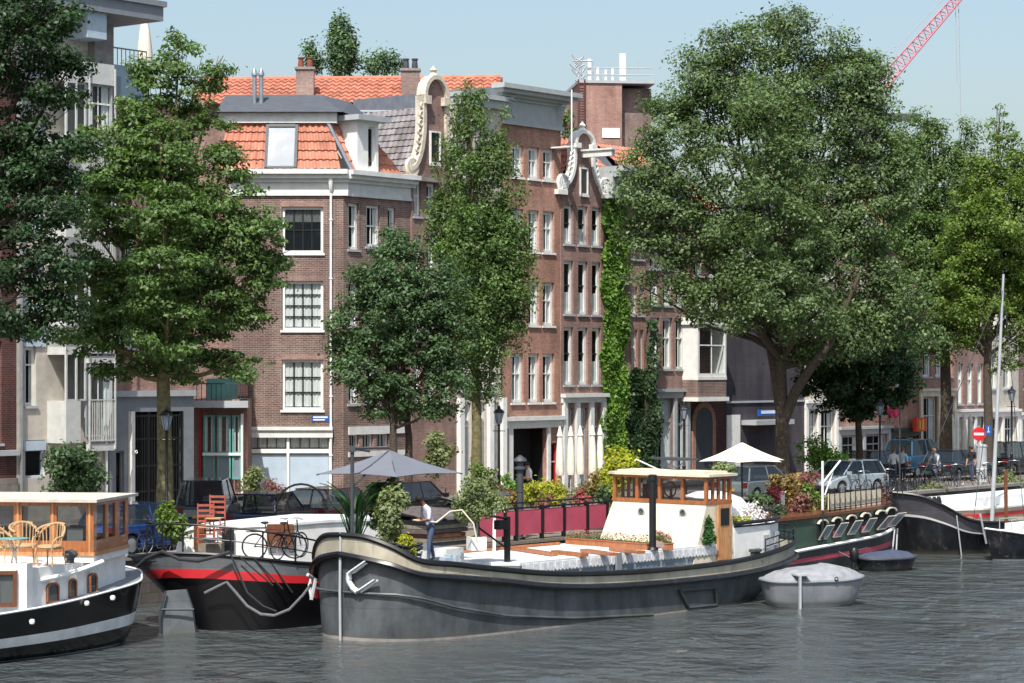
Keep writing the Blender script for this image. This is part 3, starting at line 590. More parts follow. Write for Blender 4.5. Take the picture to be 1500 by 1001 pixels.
# mansard roof
zt = FE.z(440, 178); zr = FE.z(440, 166)
a0, a1 = FE.x(320), FE.x(519); b0, b1 = FE.x(326), FE.x(487)
tiles('mansard_roof', (a0, -.15, zc1+.02), (FE.x(519)-.55, -.15, zc1+.02), (b0+.1, .75, zt), (b1-.1, .75, zt), 'tile_orange', E, .27, .42, .034, .06)
mb = MB(); y_ = .1
sx0, sx1, sz0, sz1 = FE.x(392), FE.x(431), FE.z(410,244), FE.z(410,184)
def rp(x, z, o=0): q = (z-zc1)/(zt-zc1); return (x, -.15+.9*q-o, z)
mb.quad(rp(sx0,sz0,.14), rp(sx1,sz0,.14), rp(sx1,sz1,.14), rp(sx0,sz1,.14)); mb.build('skylight', M['glass_blue'], E)
sk = MB()
for a, b in ((sx0-.12, sx0), (sx1, sx1+.12)):
    sk.add([rp(a,sz0-.05,.18), rp(b,sz0-.05,.18), rp(b,sz1+.1,.18), rp(a,sz1+.1,.18), rp(a,sz0-.05,-.05), rp(b,sz0-.05,-.05), rp(b,sz1+.1,-.05), rp(a,sz1+.1,-.05)], [(0,1,2,3),(0,4,5,1),(1,5,6,2),(2,6,7,3),(3,7,4,0)])
sk.add([rp(sx0,sz1,.2), rp(sx1,sz1,.2), rp(sx1,sz1+.12,.2), rp(sx0,sz1+.12,.2), rp(sx0,sz1,-.05), rp(sx1,sz1,-.05), rp(sx1,sz1+.12,-.05), rp(sx0,sz1+.12,-.05)], [(0,1,2,3),(0,4,5,1),(1,5,6,2),(2,6,7,3),(3,7,4,0)])
sk.add([rp(sx0,sz0-.08,.17), rp(sx1,sz0-.08,.17), rp(sx1,sz0,.17), rp(sx0,sz0,.17), rp(sx0,sz0-.08,-.05), rp(sx1,sz0-.08,-.05), rp(sx1,sz0,-.05), rp(sx0,sz0,-.05)], [(0,1,2,3),(0,4,5,1),(1,5,6,2),(2,6,7,3),(3,7,4,0)])
sk.build('skylight_frame', M['dark_grey'], E)
# flat upper roof with white eaves band
mb = MB(); mb.box(FE.x(318), FE.x(492), .55, 5.2, zt-.0, zt+.42); mb.build('eaves_band', M['cornice_white'], E)
mb = MB(); zA = zt+.422; mb.add([(FE.x(318)-.1,.3,zA),(FE.x(492)+.25,.3,zA),(FE.x(540),5.2,zA),(FE.x(318)-.1,5.2,zA),(FE.x(320),2.6,zA+.95),(FE.x(462),2.6,zA+.95),(FE.x(500),5.2,zA+.95),(FE.x(320),5.2,zA+.95)], [(0,1,5,4),(1,2,6,5),(4,5,6,7),(0,4,7,3),(2,3,7,6)]); mb.build('flat_roof', M['bitumen'], E)
for k, px in enumerate((367, 377)):
    q = MB(); xx = FE.x(px); q.lathe((xx, 1.5, zA+.3), [(.2,0),(.2,.06),(.09,.08),(.09,1.3),(.13,1.32),(.13,1.42),(.05,1.6)], 0, 12); q.build('flue_pipe', M['zinc'], E)
# hip strip between the two roof planes, and side wall in its own frame (child parts turned to the canal)
FS = Frame(cp.xy, TH)
Es = empty('side_wing', (FS.p.x-E.location.x, FS.p.y-E.location.y, 0), FS.rot()); Es.parent = E
xs1 = FS.x(603); zs0 = FS.z(520, 286)
sops = [(FS.x(510), FS.x(526), FS.z(520,366), FS.z(520,298), dict(S, nx=1, rail=.5)), (FS.x(536), FS.x(557), FS.z(550,362), FS.z(550,301), dict(S, nx=2, rail=.5)), (FS.x(568), FS.x(580), FS.z(575,352), FS.z(575,304), dict(S, nx=1, rail=0))]
for zz0, zz1 in ((478, 412), (592, 527)): sops += [(FS.x(a), FS.x(b), FS.z(520,zz0), FS.z(520,zz1), dict(S)) for a, b in ((510,526),(536,557),(570,588))]
sops += [(FS.x(a), FS.x(b), FS.z(520,658), FS.z(520,636), dict(fm='white', bm='black', nx=3, rail=0, sill=None, curtain='f')) for a, b in ((512,526),(531,547),(552,570))]
wall(.0, xs1, 0, zs0+.1, 6, sops).build('wall', [M['brick_brown'], M['painted_room_shade']], Es); put_windows(Es, sops, 20)
mb = MB(); zf = FS.z(520, 628); mb.box(FS.x(510), FS.x(600), -.05, -.003, zf-.25, zf+.08); mb.box(FS.x(510), FS.x(600), -.05, -.003, FS.z(520,666)-.1, FS.z(520,662)); mb.build('fascia', M['cornice_white'], Es)
cornice(Es, .1, xs1+.1, zc0, st_, 'cornice_white')
tiles('mansard_roof', (.45, .1, zc1+.02), (FS.x(592), .1, zc1+.02), (.35, 1.0, zt), (FS.x(560), 1.0, zt), 'tile_orange', Es, .27, .42, .034, .06)
mb = MB(); mb.tube([(.38, -.1, zc1), (.1, .95, zt)], .1, 0, 6); mb.build('hip_flashing', M['lead'], Es)
# dormer on the side roof
dx0, dx1 = FS.x(522), FS.x(553); dz1 = FS.z(535, 178)
dops = [(FS.x(538), FS.x(549), FS.z(540,246), FS.z(540,186), dict(fm='white', nx=1, rail=0, sill=None))]
dm = wall(dx0, dx1, zc1-.02, dz1, 2.4, dops).build('dormer', [M['white'], M['painted_room_shade']], Es); dm.location.y = -.05
for o in dops: window(dm, *o[:4], **o[4])
mb = MB(); mb.box(dx0-.3, dx1+.35, -.35, 2.5, dz1, dz1+.22); mb.build('dormer_roof', M['light_grey'], dm)
# ---- long orange roofed block behind the corner house
FB = Frame(((300-CX)/FP*116, 116), R(90.0)); B2_ = place(FB, 'long_roofed_house', 'long house behind with bright orange pantile roof, two brick chimneys and ridge line')
zb0, zb1 = FB.z(500, 153), FB.z(500, 105.5); xb0, xb1 = FB.x(280), FB.x(733)
mb = MB(); mb.box(xb0, xb1, .3, 7.5, 0, zb0-.05); mb.build('wall', M['brick_rose'], B2_)
tiles('roof', (xb0, -.1, zb0), (xb1, -.1, zb0), (xb0, 3.2, zb1), (xb1, 3.2, zb1+.12), 'tile_orange', B2_, .36, .5, .045, .07)
tiles('rear_roof', (xb1, 6.5, zb0), (xb0, 6.5, zb0), (xb1, 3.2, zb1+.12), (xb0, 3.2, zb1), 'tile_orange', B2_, .5, .8)
mb = MB(); mb.tube([(xb0, 3.2, zb1), (xb1, 3.2, zb1+.12)], .13, 0, 8); mb.build('ridge', M['tile_pinkish'], B2_)
mb = MB(); mb.add([(xb1,-.1,zb0),(xb1,6.5,zb0),(xb1,3.2,zb1+.1),(xb1+.1,-.1,zb0),(xb1+.1,6.5,zb0),(xb1+.1,3.2,zb1+.14)], [(0,1,2),(3,5,4),(0,2,5,3),(1,4,5,2)]); mb.build('gable_end', M['brick_dark'], B2_)
chimney(B2_, FB.x(445), .9, zb0-1.2, FB.z(445, 96), .85, .7, 2, 'terracotta'); chimney(B2_, FB.x(600), .9, zb0-1.2, FB.z(600, 98), .85, .7, 2, 'dark_grey')
# ---- A: dark brick house at left edge
FA = line_frame(-60); A = place(FA, 'dark_brick_house', 'dark red brick house cut off by the left edge, beside the white bay windowed building')
aops = [(FA.x(-40), FA.x(3), FA.z(0,650), FA.z(0,500), dict(S, nx=2, rail=.7)), (FA.x(-40), FA.x(3), FA.z(0,420), FA.z(0,300), dict(S))]
wall(0, FA.x(24), 1.7, 16.5, 6, aops).build('wall', [M['brick_dark'], M['painted_room_shade']], A); put_windows(A, aops)
mb = MB(); mb.box(0, FA.x(24), -.1, 6, 0, 1.7); mb.build('plinth', M['stone_block'], A); mb = MB(); mb.box(0, FA.x(24), -.2, -.003, FA.z(0,668), FA.z(0,660)); mb.build('string_course', M['light_grey'], A)
# ---- B: modern pale building with bay windows and roof slab
FM = line_frame(24.5); Bm = place(FM, 'modern_building', 'tall modern grey and white apartment building with projecting bay, barred balcony and overhanging roof slab')
xm = FM.x(158); ztop = FM.z(150, 0)
bops = [(FM.x(37), FM.x(53), FM.z(45,595), FM.z(45,508), dict(S, nx=1, rail=.72)), (FM.x(37), FM.x(66), FM.z(45,700), FM.z(45,645), dict(fm='pale_blue', bm='pale_blue', nx=1, rail=.75, sill=None))]
for yy in (480, 365, 250, 135): bops.append((FM.x(37), FM.x(66), FM.z(45,yy-25), FM.z(45,yy-95), dict(S, fm='pale_blue')))
bops.append((FM.x(120), FM.x(146), FM.z(130,715), FM.z(130,650), dict(S, fm='mid_grey', curtain=None)))
wall(0, xm, 0, FM.z(150, 60), 7, bops).build('wall', [M['plaster_pale'], M['painted_room_shade']], Bm); put_windows(Bm, bops, 40)
mb = MB(); mb.tube([(.12, -.12, .3), (.12, -.12, 17)], .06, 0, 8); mb.build('downpipe', M['zinc'], Bm)
mb = MB(); mb.tube([(xm-.18, -.12, .3), (xm-.18, -.12, 17)], .06, 0, 8); mb.build('downpipe', M['white'], Bm)
for zlo, zhi in ((477, 508), (646, 660)):
    mb = MB(); mb.box(.3, FM.x(66), -.06, -.003, FM.z(50,zhi), FM.z(50,zlo)); mb.build('spandrel', M['pale_blue'], Bm)
def bay(z0, z1, first):
    y_ = -1.0; xa, xb, xc, xd = FM.x(66, 0)+.1, FM.x(86), FM.x(102), FM.x(140)
    c = MB(); c.box(xa, xb+.15, y_, 0, z0-1.5, z0-.0); b_ = c.build('bay', M['bay_white'], Bm); c = MB(); c.box(xa, xd, y_, -.003, z1, z1+.75); c.build('bay_fascia', M['bay_white'], b_)
    window(b_, xa, xb, z0, z1, y=y_, fm='bay_white', nx=1, rail=0, sill=None, glass='glass_dark'); window(b_, xb+.02, xc, z0, z1, y=y_+.1, fm='bay_white', nx=1, rail=0, sill=None, glass='glass_dark')
    window(b_, xc, xd, z0-1.3, z1, y=y_+.15, fm='light_grey', nx=2, rail=.8, sill=None, curtain='s')
    mb = MB(); mb.box(xd-.04, xd, y_+.1, 0, z0-1.5, z1); mb.build('bay_side', M['light_grey'], b_)
    r = MB(); rz0, rz1 = z0-1.45, z0+.05; x2, x3 = xc-.02, xd+.02
    r.box(x2, x3, y_-.03, y_+.1, rz0-.35, rz0-.1)
    for xx in (x2, x3-.05): r.box(xx, xx+.05, y_-.08, y_-.03, rz0-.3, z1+.6)
    r.box(x2, x3, y_-.078, y_-.033, rz1-.04, rz1); r.box(x2, x3, y_-.078, y_-.033, rz0, rz0+.04)
    for k in range(1, 15): xx = x2+(x3-x2)*k/15; r.box(xx-.01, xx+.01, y_-.065, y_-.045, rz0, rz1)
    r.build('balcony_railing', M['bay_white'], b_)
zf0, zf1 = FM.z(90, 588, -1), FM.z(90, 508, -1)
for k in range(4): bay(zf0+k*3.15, zf1+k*3.15, k == 0)
mb = MB(); mb.box(FM.x(129), FM.x(157), -.35, .5, FM.z(140, 480), ztop-.9); mb.build('concrete_column', M['concrete'], Bm)
mb = MB(); mb.box(FM.x(98), FM.x(126), -1.1, .0, FM.z(110,60), ztop-.5); mb.build('glazed_tower', M['pale_blue'], Bm)
ztop = FM.z(246, 3, -1.4)-.1; xr_ = FM.x(245,-1.4); mb = MB(); mb.box(-2, xr_-.1, -1.3, 6.5, ztop-.62, ztop-.1); mb.box(-2, xr_, -1.4, 6.6, ztop-.1, ztop+.1); mb.build('roof_slab', M['mid_grey'], Bm)
tx = FM.x(158)+.02
mb = MB(); mb.box(tx, FM.x(235), .6, 6, 0, FM.z(180,92)); mb.build('terrace_wing', M['pale_blue'], Bm)
mb = MB(); mb.box(tx, FM.x(205), 2.2, 6, FM.z(180,92), ztop-.76); mb.build('penthouse', M['mid_grey'], Bm)
window(Bm, FM.x(170), FM.x(200), FM.z(180,85), ztop-.9, y=2.1, fm='dark_grey', nx=2, rail=0, sill=None, glass='glass_dark')
r = MB()
for k in range(13): xx = tx+(FM.x(232)-tx)*k/12; r.tube([(xx, .65, FM.z(180,92)), (xx, .65, FM.z(180,66))], .018, 0, 5)
r.box(tx, FM.x(232), .62, .68, FM.z(180,68), FM.z(180,66)); r.build('terrace_railing', M['light_grey'], Bm)
mb = MB(); mb.box(tx+.3, FM.x(192), .55, .599, FM.z(170,143), FM.z(170,108)); mb.build('pane', M['glass_blue'], Bm)
pr = empty('closed_parasol', Bm.matrix_basis @ Vector((FM.x(212,1.6), 1.6, FM.z(212,74,1.6)-.75)), 0, 'closed cream parasol on the high roof terrace at top left', 'parasol')
mb = MB(); mb.lathe((0,0,0), [(.03,0),(.03,2.4)], 0, 8); mb.build('pole', M['light_grey'], pr)
mb = MB(); mb.lathe((0,0,0), [(.3,.3),(.32,.5),(.2,1.5),(.1,2.0),(.15,2.02),(.05,2.35),(.02,2.5)], 0, 9); mb.build('canopy', M['parasol_cream'], pr)
# ---- C: grey fronted garage building with gate
FC = line_frame(160, 66.3); Cg = place(FC, 'grey_garage_house', 'house with dark grey ground floor, tall barred gate and red brick above')
xc = FC.x(284); zf = FC.z(220, 577)
cops = [(FC.x(170), FC.x(182), .1, FC.z(175,661), dict(fm='mid_grey', nx=1, rail=0, sill=None)), (FC.x(193), FC.x(268), .1, FC.z(230,603), None)]
wall(0, xc, 0, zf, 6, cops).build('grey_front', [M['mid_grey'], M['painted_room_shade']], Cg); put_windows(Cg, cops)
uops = [(FC.x(a), FC.x(b), FC.z(220,y1), FC.z(220,y0), dict(S)) for a, b in ((175,200),(215,240),(252,272)) for y0, y1 in ((430,510),(320,390),(215,280))]
wall(0, xc, zf+.003, FC.z(220,150), 6, uops).build('wall', [M['brick_pink'], M['painted_room_shade']], Cg); put_windows(Cg, uops, 5)
mb = MB(); mb.box(-.02, xc+.02, -.12, -.003, zf-.1, zf+.12); mb.build('fascia', M['light_grey'], Cg)
g_ = MB(); ga, gb, gz = FC.x(193), FC.x(268), FC.z(230,603)
for k in range(21): xx = ga+(gb-ga)*(k+.5)/21; g_.tube([(xx,.04,.15),(xx,.04,gz-.1)], .022, 0, 5)
for zz in (.3, .95, 1.9, 2.9, gz-.2): g_.box(ga, gb, .02, .07, zz, zz+.07)
for k in range(4): xx = ga+(gb-ga)*k/3; g_.box(xx-.04, xx+.04, .0, .09, .1, gz)
g_.build('barred_gate', M['black'], Cg)
mb = MB(); mb.box(FC.x(188), FC.x(192.5), -.2, -.003, .1, FC.z(190,603)); mb.build('pilaster', M['white'], Cg)
mb = MB()
for k in range(2):
    a = FC.x(190)-.05+k*.17; z = FC.z(195,662)
    mb.torus((a, -.23, z), (0,1,0), .05, .02, 0, 10, 4)
mb.build('house_number', M['white'], Cg)
# ---- D: low building with teal framed bay, frontal
FD = Frame(((284-CX)/FP*96, 96), R(88)); Dd = place(FD, 'teal_bay_house', 'low building with teal framed glass bay and small balcony left of the brown corner house')
dxe = FD.x(362)
mb = MB(); mb.box(0, dxe, 0, 6, 0, FD.z(320,585)); mb.build('wall', M['brick_pink'], Dd)
mb = MB(); mb.box(0, dxe+.1, -.9, 0, FD.z(320,597), FD.z(320,587)); mb.build('balcony_slab', M['light_grey'], Dd)
for a, b in ((299,316),(319,339),(341,354)): window(Dd, FD.x(a), FD.x(b), FD.z(320,664), FD.z(320,608), y=-.35, fm='teal', nx=1, rail=0, sill=None, glass='glass', curtain='s'); window(Dd, FD.x(a), FD.x(b), FD.z(320,702), FD.z(320,667), y=-.35, fm='teal', nx=1, rail=0, sill=None, glass='glass_blue')
mb = MB(); mb.box(FD.x(298), FD.x(355), -.42, -.36, FD.z(320,667), FD.z(320,663)); mb.box(FD.x(298), FD.x(355), -.3, .0, .1, .5); mb.box(FD.x(354), FD.x(357), -.45, -.0, .1, FD.z(320,606)); mb.build('bay_frame', M['white'], Dd)
mb = MB(); mb.box(FD.x(300), FD.x(358), .8, 5, FD.z(320,585), FD.z(320,555)); mb.build('upper_storey', M['teal'], Dd)
mb = MB(); mb.box(FD.x(350), FD.x(364), -.5, .3, FD.z(320,584), FD.z(320,560)); mb.build('balcony_cabinet', M['brick_dark'], Dd)
r = MB()
for k in range(12): xx = (dxe)*k/11; r.tube([(xx,-.85,FD.z(320,587)),(xx,-.85,FD.z(320,562))], .015, 0, 4)
r.box(0, dxe, -.87, -.83, FD.z(320,563), FD.z(320,561)); r.build('balcony_railing', M['dark_grey'], Dd)
mb = MB(); mb.tube([(FD.x(294),-.06,0),(FD.x(294),-.06,FD.z(294,600))], .05, 0, 7); mb.build('downpipe', M['red_paint'], Dd)
# ---------------------------------------------------------------- gables and the row of houses
def ribbon(mb, pts, w_, y0, y1, m=0):
    """moulding of width w_ that follows an open outline in x,z"""
    n = len(pts); P = [Vector((p[0], p[1])) for p in pts]; out = []
    for i in range(n):
        t = (P[min(i+1, n-1)]-P[max(i-1, 0)]).normalized(); out.append(P[i]+Vector((-t.y, t.x))*w_)
    vs = [(p.x, y0, p.y) for p in P]+[(p.x, y0, p.y) for p in out]+[(p.x, y1, p.y) for p in out]+[(p.x, y1, p.y) for p in P]
    fs = []
    for i in range(n-1):
        for k in range(4): a = k*n+i; b = ((k+1) % 4)*n+i; fs.append((a, a+1, b+1, b))
    fs += [(0, n, 2*n, 3*n), (n-1, 2*n-1, 3*n-1, 4*n-1)]
    mb.add(vs, fs, m, True)
def neck_gable(par, xc, hw, z0, z1, wallm, trim='cream_stone', neck=.40, win=None, tw=.2, proud=-.16):
    h = z1-z0; L = []
    for i in range(9):                                              # concave sweep from the shoulder up to the neck
        q = i/8*math.pi/2; L.append((xc-hw*neck-(hw*(1-neck))*(1-math.sin(q)), z0+h*.06+h*.5*(1-math.cos(q))))
    L += [(xc-hw*neck, z0+h*.74), (xc-hw*neck, z0+h*.8)]
    A = [(xc+hw*neck*math.cos(a), z0+h*.8+h*.17*math.sin(a)) for a in [math.pi*(1-k/10) for k in range(1, 10)]]
    Rr = [(2*xc-x, z) for x, z in reversed(L)]
    out = [(xc-hw, z0)]+L+A+Rr+[(xc+hw, z0)]
    mb = MB(); mb.plate(out, .0, .32, 0); g = mb.build('gable', M[wallm], par)
    t_ = MB(); ribbon(t_, [L[0]]+L, tw, proud, .34); ribbon(t_, Rr+[Rr[-1]], tw, proud, .34)
    ribbon(t_, [L[-1]]+A+[Rr[0]], tw*.9, proud-.05, .3)
    for sx in (-1, 1):
        t_.box(xc+sx*hw*neck-.2, xc+sx*hw*neck+.2, proud-.1, .33, z0+h*.72, z0+h*.80)
        for k in range(3): t_.torus((xc+sx*(hw*.93-.12*k*.5), -.02, z0+.42+k*.04), (0,1,0), .34-.11*k, .1, 0, 20, 6)
        t_.box(xc+sx*(hw+.05)-.36, xc+sx*(hw+.05)+.36, proud-.06, .36, z0-.12, z0+.1)
        for k in range(6): t_.torus((xc+sx*(hw*neck+.18+.06*k), proud+.1, z0+h*(.70-.085*k)), (0,1,0), .11, .06, 0, 10, 5)
    t_.lathe((xc, .05, z1-.06), [(.14,0),(.2,.1),(.1,.22),(.17,.32),(.02,.5)], 0, 10)
    t_.build('gable_trim', M[trim], g)
    if win: window(g, *win, y=-.09, fm='white', nx=1, rail=0, sill='white', glass='glass_dark', curtain=None)
    return g
# ---- F: cream neck gable house with grey slate roof
FF = line_frame(603.5, 66.3); Fh = place(FF, 'neck_gable_house', 'brick house with ornate cream neck gable and grey slate roof, beside the tall spiky elm')
xf = FF.x(668); zg0 = FF.z(625, 262); zg1 = FF.z(636, 112); 
fops = [(FF.x(a), FF.x(b), FF.z(620,y1), FF.z(620,y0), dict(S)) for y0, y1 in ((268,318),(345,405),(430,490),(520,590)) for a, b in ((606,617),(625,638),(646,660))]
wall(0, xf, 0, zg0, 7, fops).build('wall', [M['brick_rose'], M['painted_room_shade']], Fh); put_windows(Fh, fops, 3)
neck_gable(Fh, xf*.5, xf*.5+.15, zg0, zg1, 'brick_rose', win=(xf*.5-.35, xf*.5+.35, FF.z(632,240), FF.z(632,192)), proud=-.14, tw=.2)
mb = MB(); mb.box(-.15, xf+.15, -.35, .3, zg0-.15, zg0+.02); mb.build('string_course', M['concrete'], Fh)
zs = FF.z(610,153)
tiles('slate_roof', (.0, .3, zg0), (.0, 9.5, zg0), (xf*.5, .3, zs), (xf*.5, 9.5, zs), 'tile_grey', Fh, .3, .3, .022, .045)
tiles('slate_roof', (xf, .3, zg0), (xf, 9.5, zg0), (xf*.5, .3, zs), (xf*.5, 9.5, zs), 'tile_grey', Fh, .3, .3, .022, .045)
# grey slate roof of the rear wing seen between corner house and gable
FW = Frame(((498-CX)/FP*107, 107), R(90)); 
Wg = place(FW, 'slate_roofed_wing', 'low wing with weathered grey slate roof between corner house and cream gable')
mb = MB(); mb.box(0, FW.x(640), .5, 5, 0, FW.z(560,235)); mb.build('wall', M['brick_rose'], Wg)
tiles('slate_roof', (FW.x(500), .3, FW.z(560,252)), (FW.x(640), .3, FW.z(560,252)), (FW.x(500), 3.2, FW.z(560,153)), (FW.x(640), 3.2, FW.z(560,153)), 'tile_grey', Wg, .34, .38, .035, .06)
mb = MB(); mb.tube([(FW.x(498), 3.2, FW.z(560,153)), (FW.x(640), 3.2, FW.z(560,153))], .1, 0, 8); mb.build('ridge', M['lead'], Wg)
# ---- G: pale painted tall house behind the spiky elm
FG = line_frame(668.5, 66.3); Gh = place(FG, 'pale_plaster_house', 'narrow house with grey plaster top and tall white ground floor pilasters behind the spiky elm')
xg = FG.x(734); zg = FG.z(700, 127)
gops = [(FG.x(a), FG.x(b), FG.z(700,y1), FG.z(700,y0), dict(S)) for y0, y1 in ((210,262),(307,368),(412,476),(517,575)) for a, b in ((673,688),(696,708),(716,728))]
gops += [(FG.x(a), FG.x(b), FG.z(700,700), FG.z(700,590), dict(fm='white', nx=2, rail=.7, sill=None, curtain='f')) for a, b in ((674,690),(697,711),(718,731))]
wall(0, xg, 0, zg-.9, 3, gops).build('wall', [M['plaster_pale'], M['painted_room_shade']], Gh); put_windows(Gh, gops, 8)
mb = MB()
for px in (669.5, 692, 713, 732): mb.box(FG.x(px), FG.x(px)+.28, -.2, -.003, 0, FG.z(700,583))
mb.build('pilaster', M['white'], Gh)
mb = MB(); mb.box(-.05, xg+.0, -.3, .5, zg-.9+.003, zg-.55); mb.box(-.1, xg, -.45, .55, zg-.55, zg-.35); mb.build('cornice', M['cornice_grey'], Gh)
# ---- H: tall red brick house with big grey cornice
FH = line_frame(735, 66.4); Hh = place(FH, 'red_brick_house', 'tall orange red brick house with huge grey cornice and dark open garage door')
xh = FH.x(821.5); zc = FH.z(780, 187); zt_ = FH.z(780, 131)
hops = []
for y0, y1 in ((216,262),(308,369),(413,477),(518,590)):
    for a, b in ((749,767),(774,790),(795,812)): hops.append((FH.x(a), FH.x(b), FH.z(780,y1), FH.z(780,y0), dict(fm='white', bm='white', nx=2, nz=1, rail=.6, fw=.15, bw=.06, curtain='s', sill='white')))
hops.append((FH.x(750), FH.x(800), .05, FH.z(775,628), None)); hops.append((FH.x(805), FH.x(817), .05, FH.z(775,650), dict(fm='red_paint', nx=1, rail=.6, sill=None)))
wall(0, xh, 0, zc, 9, hops, pocket=.9).build('wall', [M['brick_red'], M['painted_room_shade']], Hh); put_windows(Hh, hops, 60)
hc = zt_-zc
cornice(Hh, 0, xh, zc, [(0,.1*hc,.12),(.1*hc,.62*hc,.05),(.62*hc,.7*hc,.14),(.7*hc,.78*hc,.3),(.78*hc,.88*hc,.55),(.88*hc,hc,.72)], 'cornice_grey', xe=1)
mb = MB()
for px in (737, 817):                                               # curved consoles under the cornice
    x_ = FH.x(px) if px < 800 else xh-.35
    for k in range(8): q = k/8; mb.box(x_, x_+.32, -.06-.4*q**2, -.051, zc+hc*(.12+.07*k), zc+hc*(.12+.07*(k+1)))
for k in range(22): xx = .15+(xh-.5)*k/21; mb.box(xx, xx+.1, -.26, -.141, zc+hc*.702, zc+hc*.775)
mb.build('cornice_bracket', M['cornice_grey'], Hh)
mb = MB(); mb.box(-.02, .0, .0, 3, zc, zt_-.05); mb.box(.0, xh, .003, 8.8, zc+.003, zt_-.06); mb.build('roof_box', M['lead'], Hh)
mb = MB(); mb.tube([(FH.x(809), -1.1, FH.z(809,217,-1)), (FH.x(809), -1.1, FH.z(809,128,-1))], .035, 0, 6); mb.box(FH.x(806), FH.x(813), -1.1, .1, FH.z(809,218), FH.z(809,216)); mb.build('flagpole', M['white'], Hh)
mb = MB(); z = FH.z(780,612); mb.box(-.02, xh, -.12, -.003, FH.z(780,627), z-.12); mb.box(-.05, xh, -.28, -.003, z-.12, z+.06); mb.box(FH.x(743), FH.x(749.5), -.1, -.003, 0, FH.z(780,627)); mb.box(FH.x(800.5), FH.x(804.5), -.1, -.003, 0, FH.z(780,627)); mb.build('garage_frame', M['cornice_white'], Hh)
# ---- I: narrow neck gable house
FI = line_frame(821.8, 66.35); Ih = place(FI, 'narrow_gable_house', 'narrow dusky brick house with white scrolled neck gable and hoisting beam')
xi = FI.x(886); zi = FI.z(850, 284); zi1 = FI.z(858, 193)
iops = []
for y0, y1 in ((302,359),(383,461),(480,564)):
    for a, b in ((826,840),(847,861),(867,880)): iops.append((FI.x(a), FI.x(b), FI.z(850,y1), FI.z(850,y0), dict(fm='white', bm='dark_green', nx=1, rail=.55, fw=.15, curtain='h', sill='light_grey')))
for a, b in ((830,840),(846,860),(866,878)): iops.append((FI.x(a), FI.x(b), .3, FI.z(850,598), dict(fm='light_grey', bm='white', nx=2, rail=.75, sill=None, curtain='s')))
wall(0, xi, 0, zi, 9, iops, rev=.2).build('wall', [M['brick_rose'], M['painted_room_shade']], Ih); put_windows(Ih, iops, 90)
neck_gable(Ih, xi*.5, xi*.5+.02, zi, zi1, 'brick_rose', 'white', win=(xi*.5-.3, xi*.5+.3, FI.z(856,286), FI.z(856,246)), neck=.36, tw=.17, proud=-.12)
mb = MB(); z = FI.z(860,232); mb.box(xi*.5-.13, xi*.5+.13, -1.7, .2, z, z+.28); mb.box(xi*.5-.2, xi*.5+.2, -1.78, .2, z+.28, z+.36); mb.build('hoist_beam', M['cornice_white'], Ih)
mb = MB(); z = FI.z(850,590); mb.box(.0, xi, -.12, -.003, z-.0, z+.25); mb.box(-.03, xi, -.3, -.003, z+.25, z+.42); 
for px in (823, 841.5, 862, 880): mb.box(FI.x(px), FI.x(px)+.26, -.16, -.003, 0, z)
mb.build('entrance_surround', M['cornice_white'], Ih)
tiles('roof', (0.02, .35, zi), (0.02, 9, zi), (xi*.5, .35, zi+2.6), (xi*.5, 9, zi+2.6), 'tile_orange', Ih, .26, .34)
tiles('roof', (xi-.02, .35, zi), (xi-.02, 9, zi), (xi*.5, .35, zi+2.6), (xi*.5, 9, zi+2.6), 'tile_orange', Ih, .26, .34)
# orange roof seen left of the narrow gable (between red house and gable)
# ---- generic houses of the row
def house(px0, px1, name, label, wm, top, cols, rows_, ground=None, roof=None, corn='cornice_white', frame=dict(S), n=66.4, gm='white', gpy=600, depth=9, base_m=None):
    fr = line_frame(px0, n); h = place(fr, name, label); x1 = fr.x(px1); ref = (px0+px1)/2; zt = fr.z(ref, top); ops = []
    for y0, y1 in rows_:
        for a, b in cols: ops.append((fr.x(a), fr.x(b), fr.z(ref, y1), fr.z(ref, y0), frame))
    for a, b, y0 in (ground or []): ops.append((fr.x(a), fr.x(b), .25, fr.z(ref, y0), dict(fm=gm, bm=gm, nx=2, rail=.72, sill=None, curtain='s')))
    wall(0, x1, 0, zt, depth, ops, rev=.17).build('wall', [M[wm], M['painted_room_shade']], h); put_windows(h, ops, int(px0))
    if corn: cornice(h, 0, x1-.004, zt-.1, [(0,.15,.08),(.15,.5,.05),(.5,.62,.2),(.62,.8,.42)], corn)
    if ground:
        z = fr.z(ref, min(g[2] for g in ground)); mb = MB(); mb.box(.0, x1-.004, -.1, -.003, z+.05, z+.35); mb.box(0, x1-.004, -.25, -.003, z+.35, z+.5)
        for k in range(len(ground)+1):
            a = 0.02 if k == 0 else (fr.x((ground[k-1][1]+ground[k][0])/2)-.12 if k < len(ground) else x1-.26)
            mb.box(a, a+.24, -.12, -.003, 0, z+.05)
        mb.build('ground_floor_surround', M[gm], h)
    if roof:
        hz = (FP and 2.6)
        tiles('roof', (0.02, .2, zt+.72), (x1-.02, .2, zt+.72), (.02, 3.0, zt+3.0), (x1-.02, 3.0, zt+3.0), roof, h, .26, .34)
        mb = MB(); mb.add([(0,.2,zt),(0,3,zt+2.95),(0,6,zt),(x1,.2,zt),(x1,3,zt+2.95),(x1,6,zt)], [(0,1,2),(3,5,4),(1,4,5,2)]); mb.build('roof_side', M['lead'], h)
    return fr, h, x1
FJ, Jh, xj = house(887, 922, 'ivy_clad_house', 'house smothered in bright green creeper under a grey cornice', 'brick_rose', 292, [(903,914)], [(340,390),(410,470),(500,560)], corn=None, roof='tile_orange')
zj = FJ.z(905, 292); z2 = FJ.z(905, 262); 
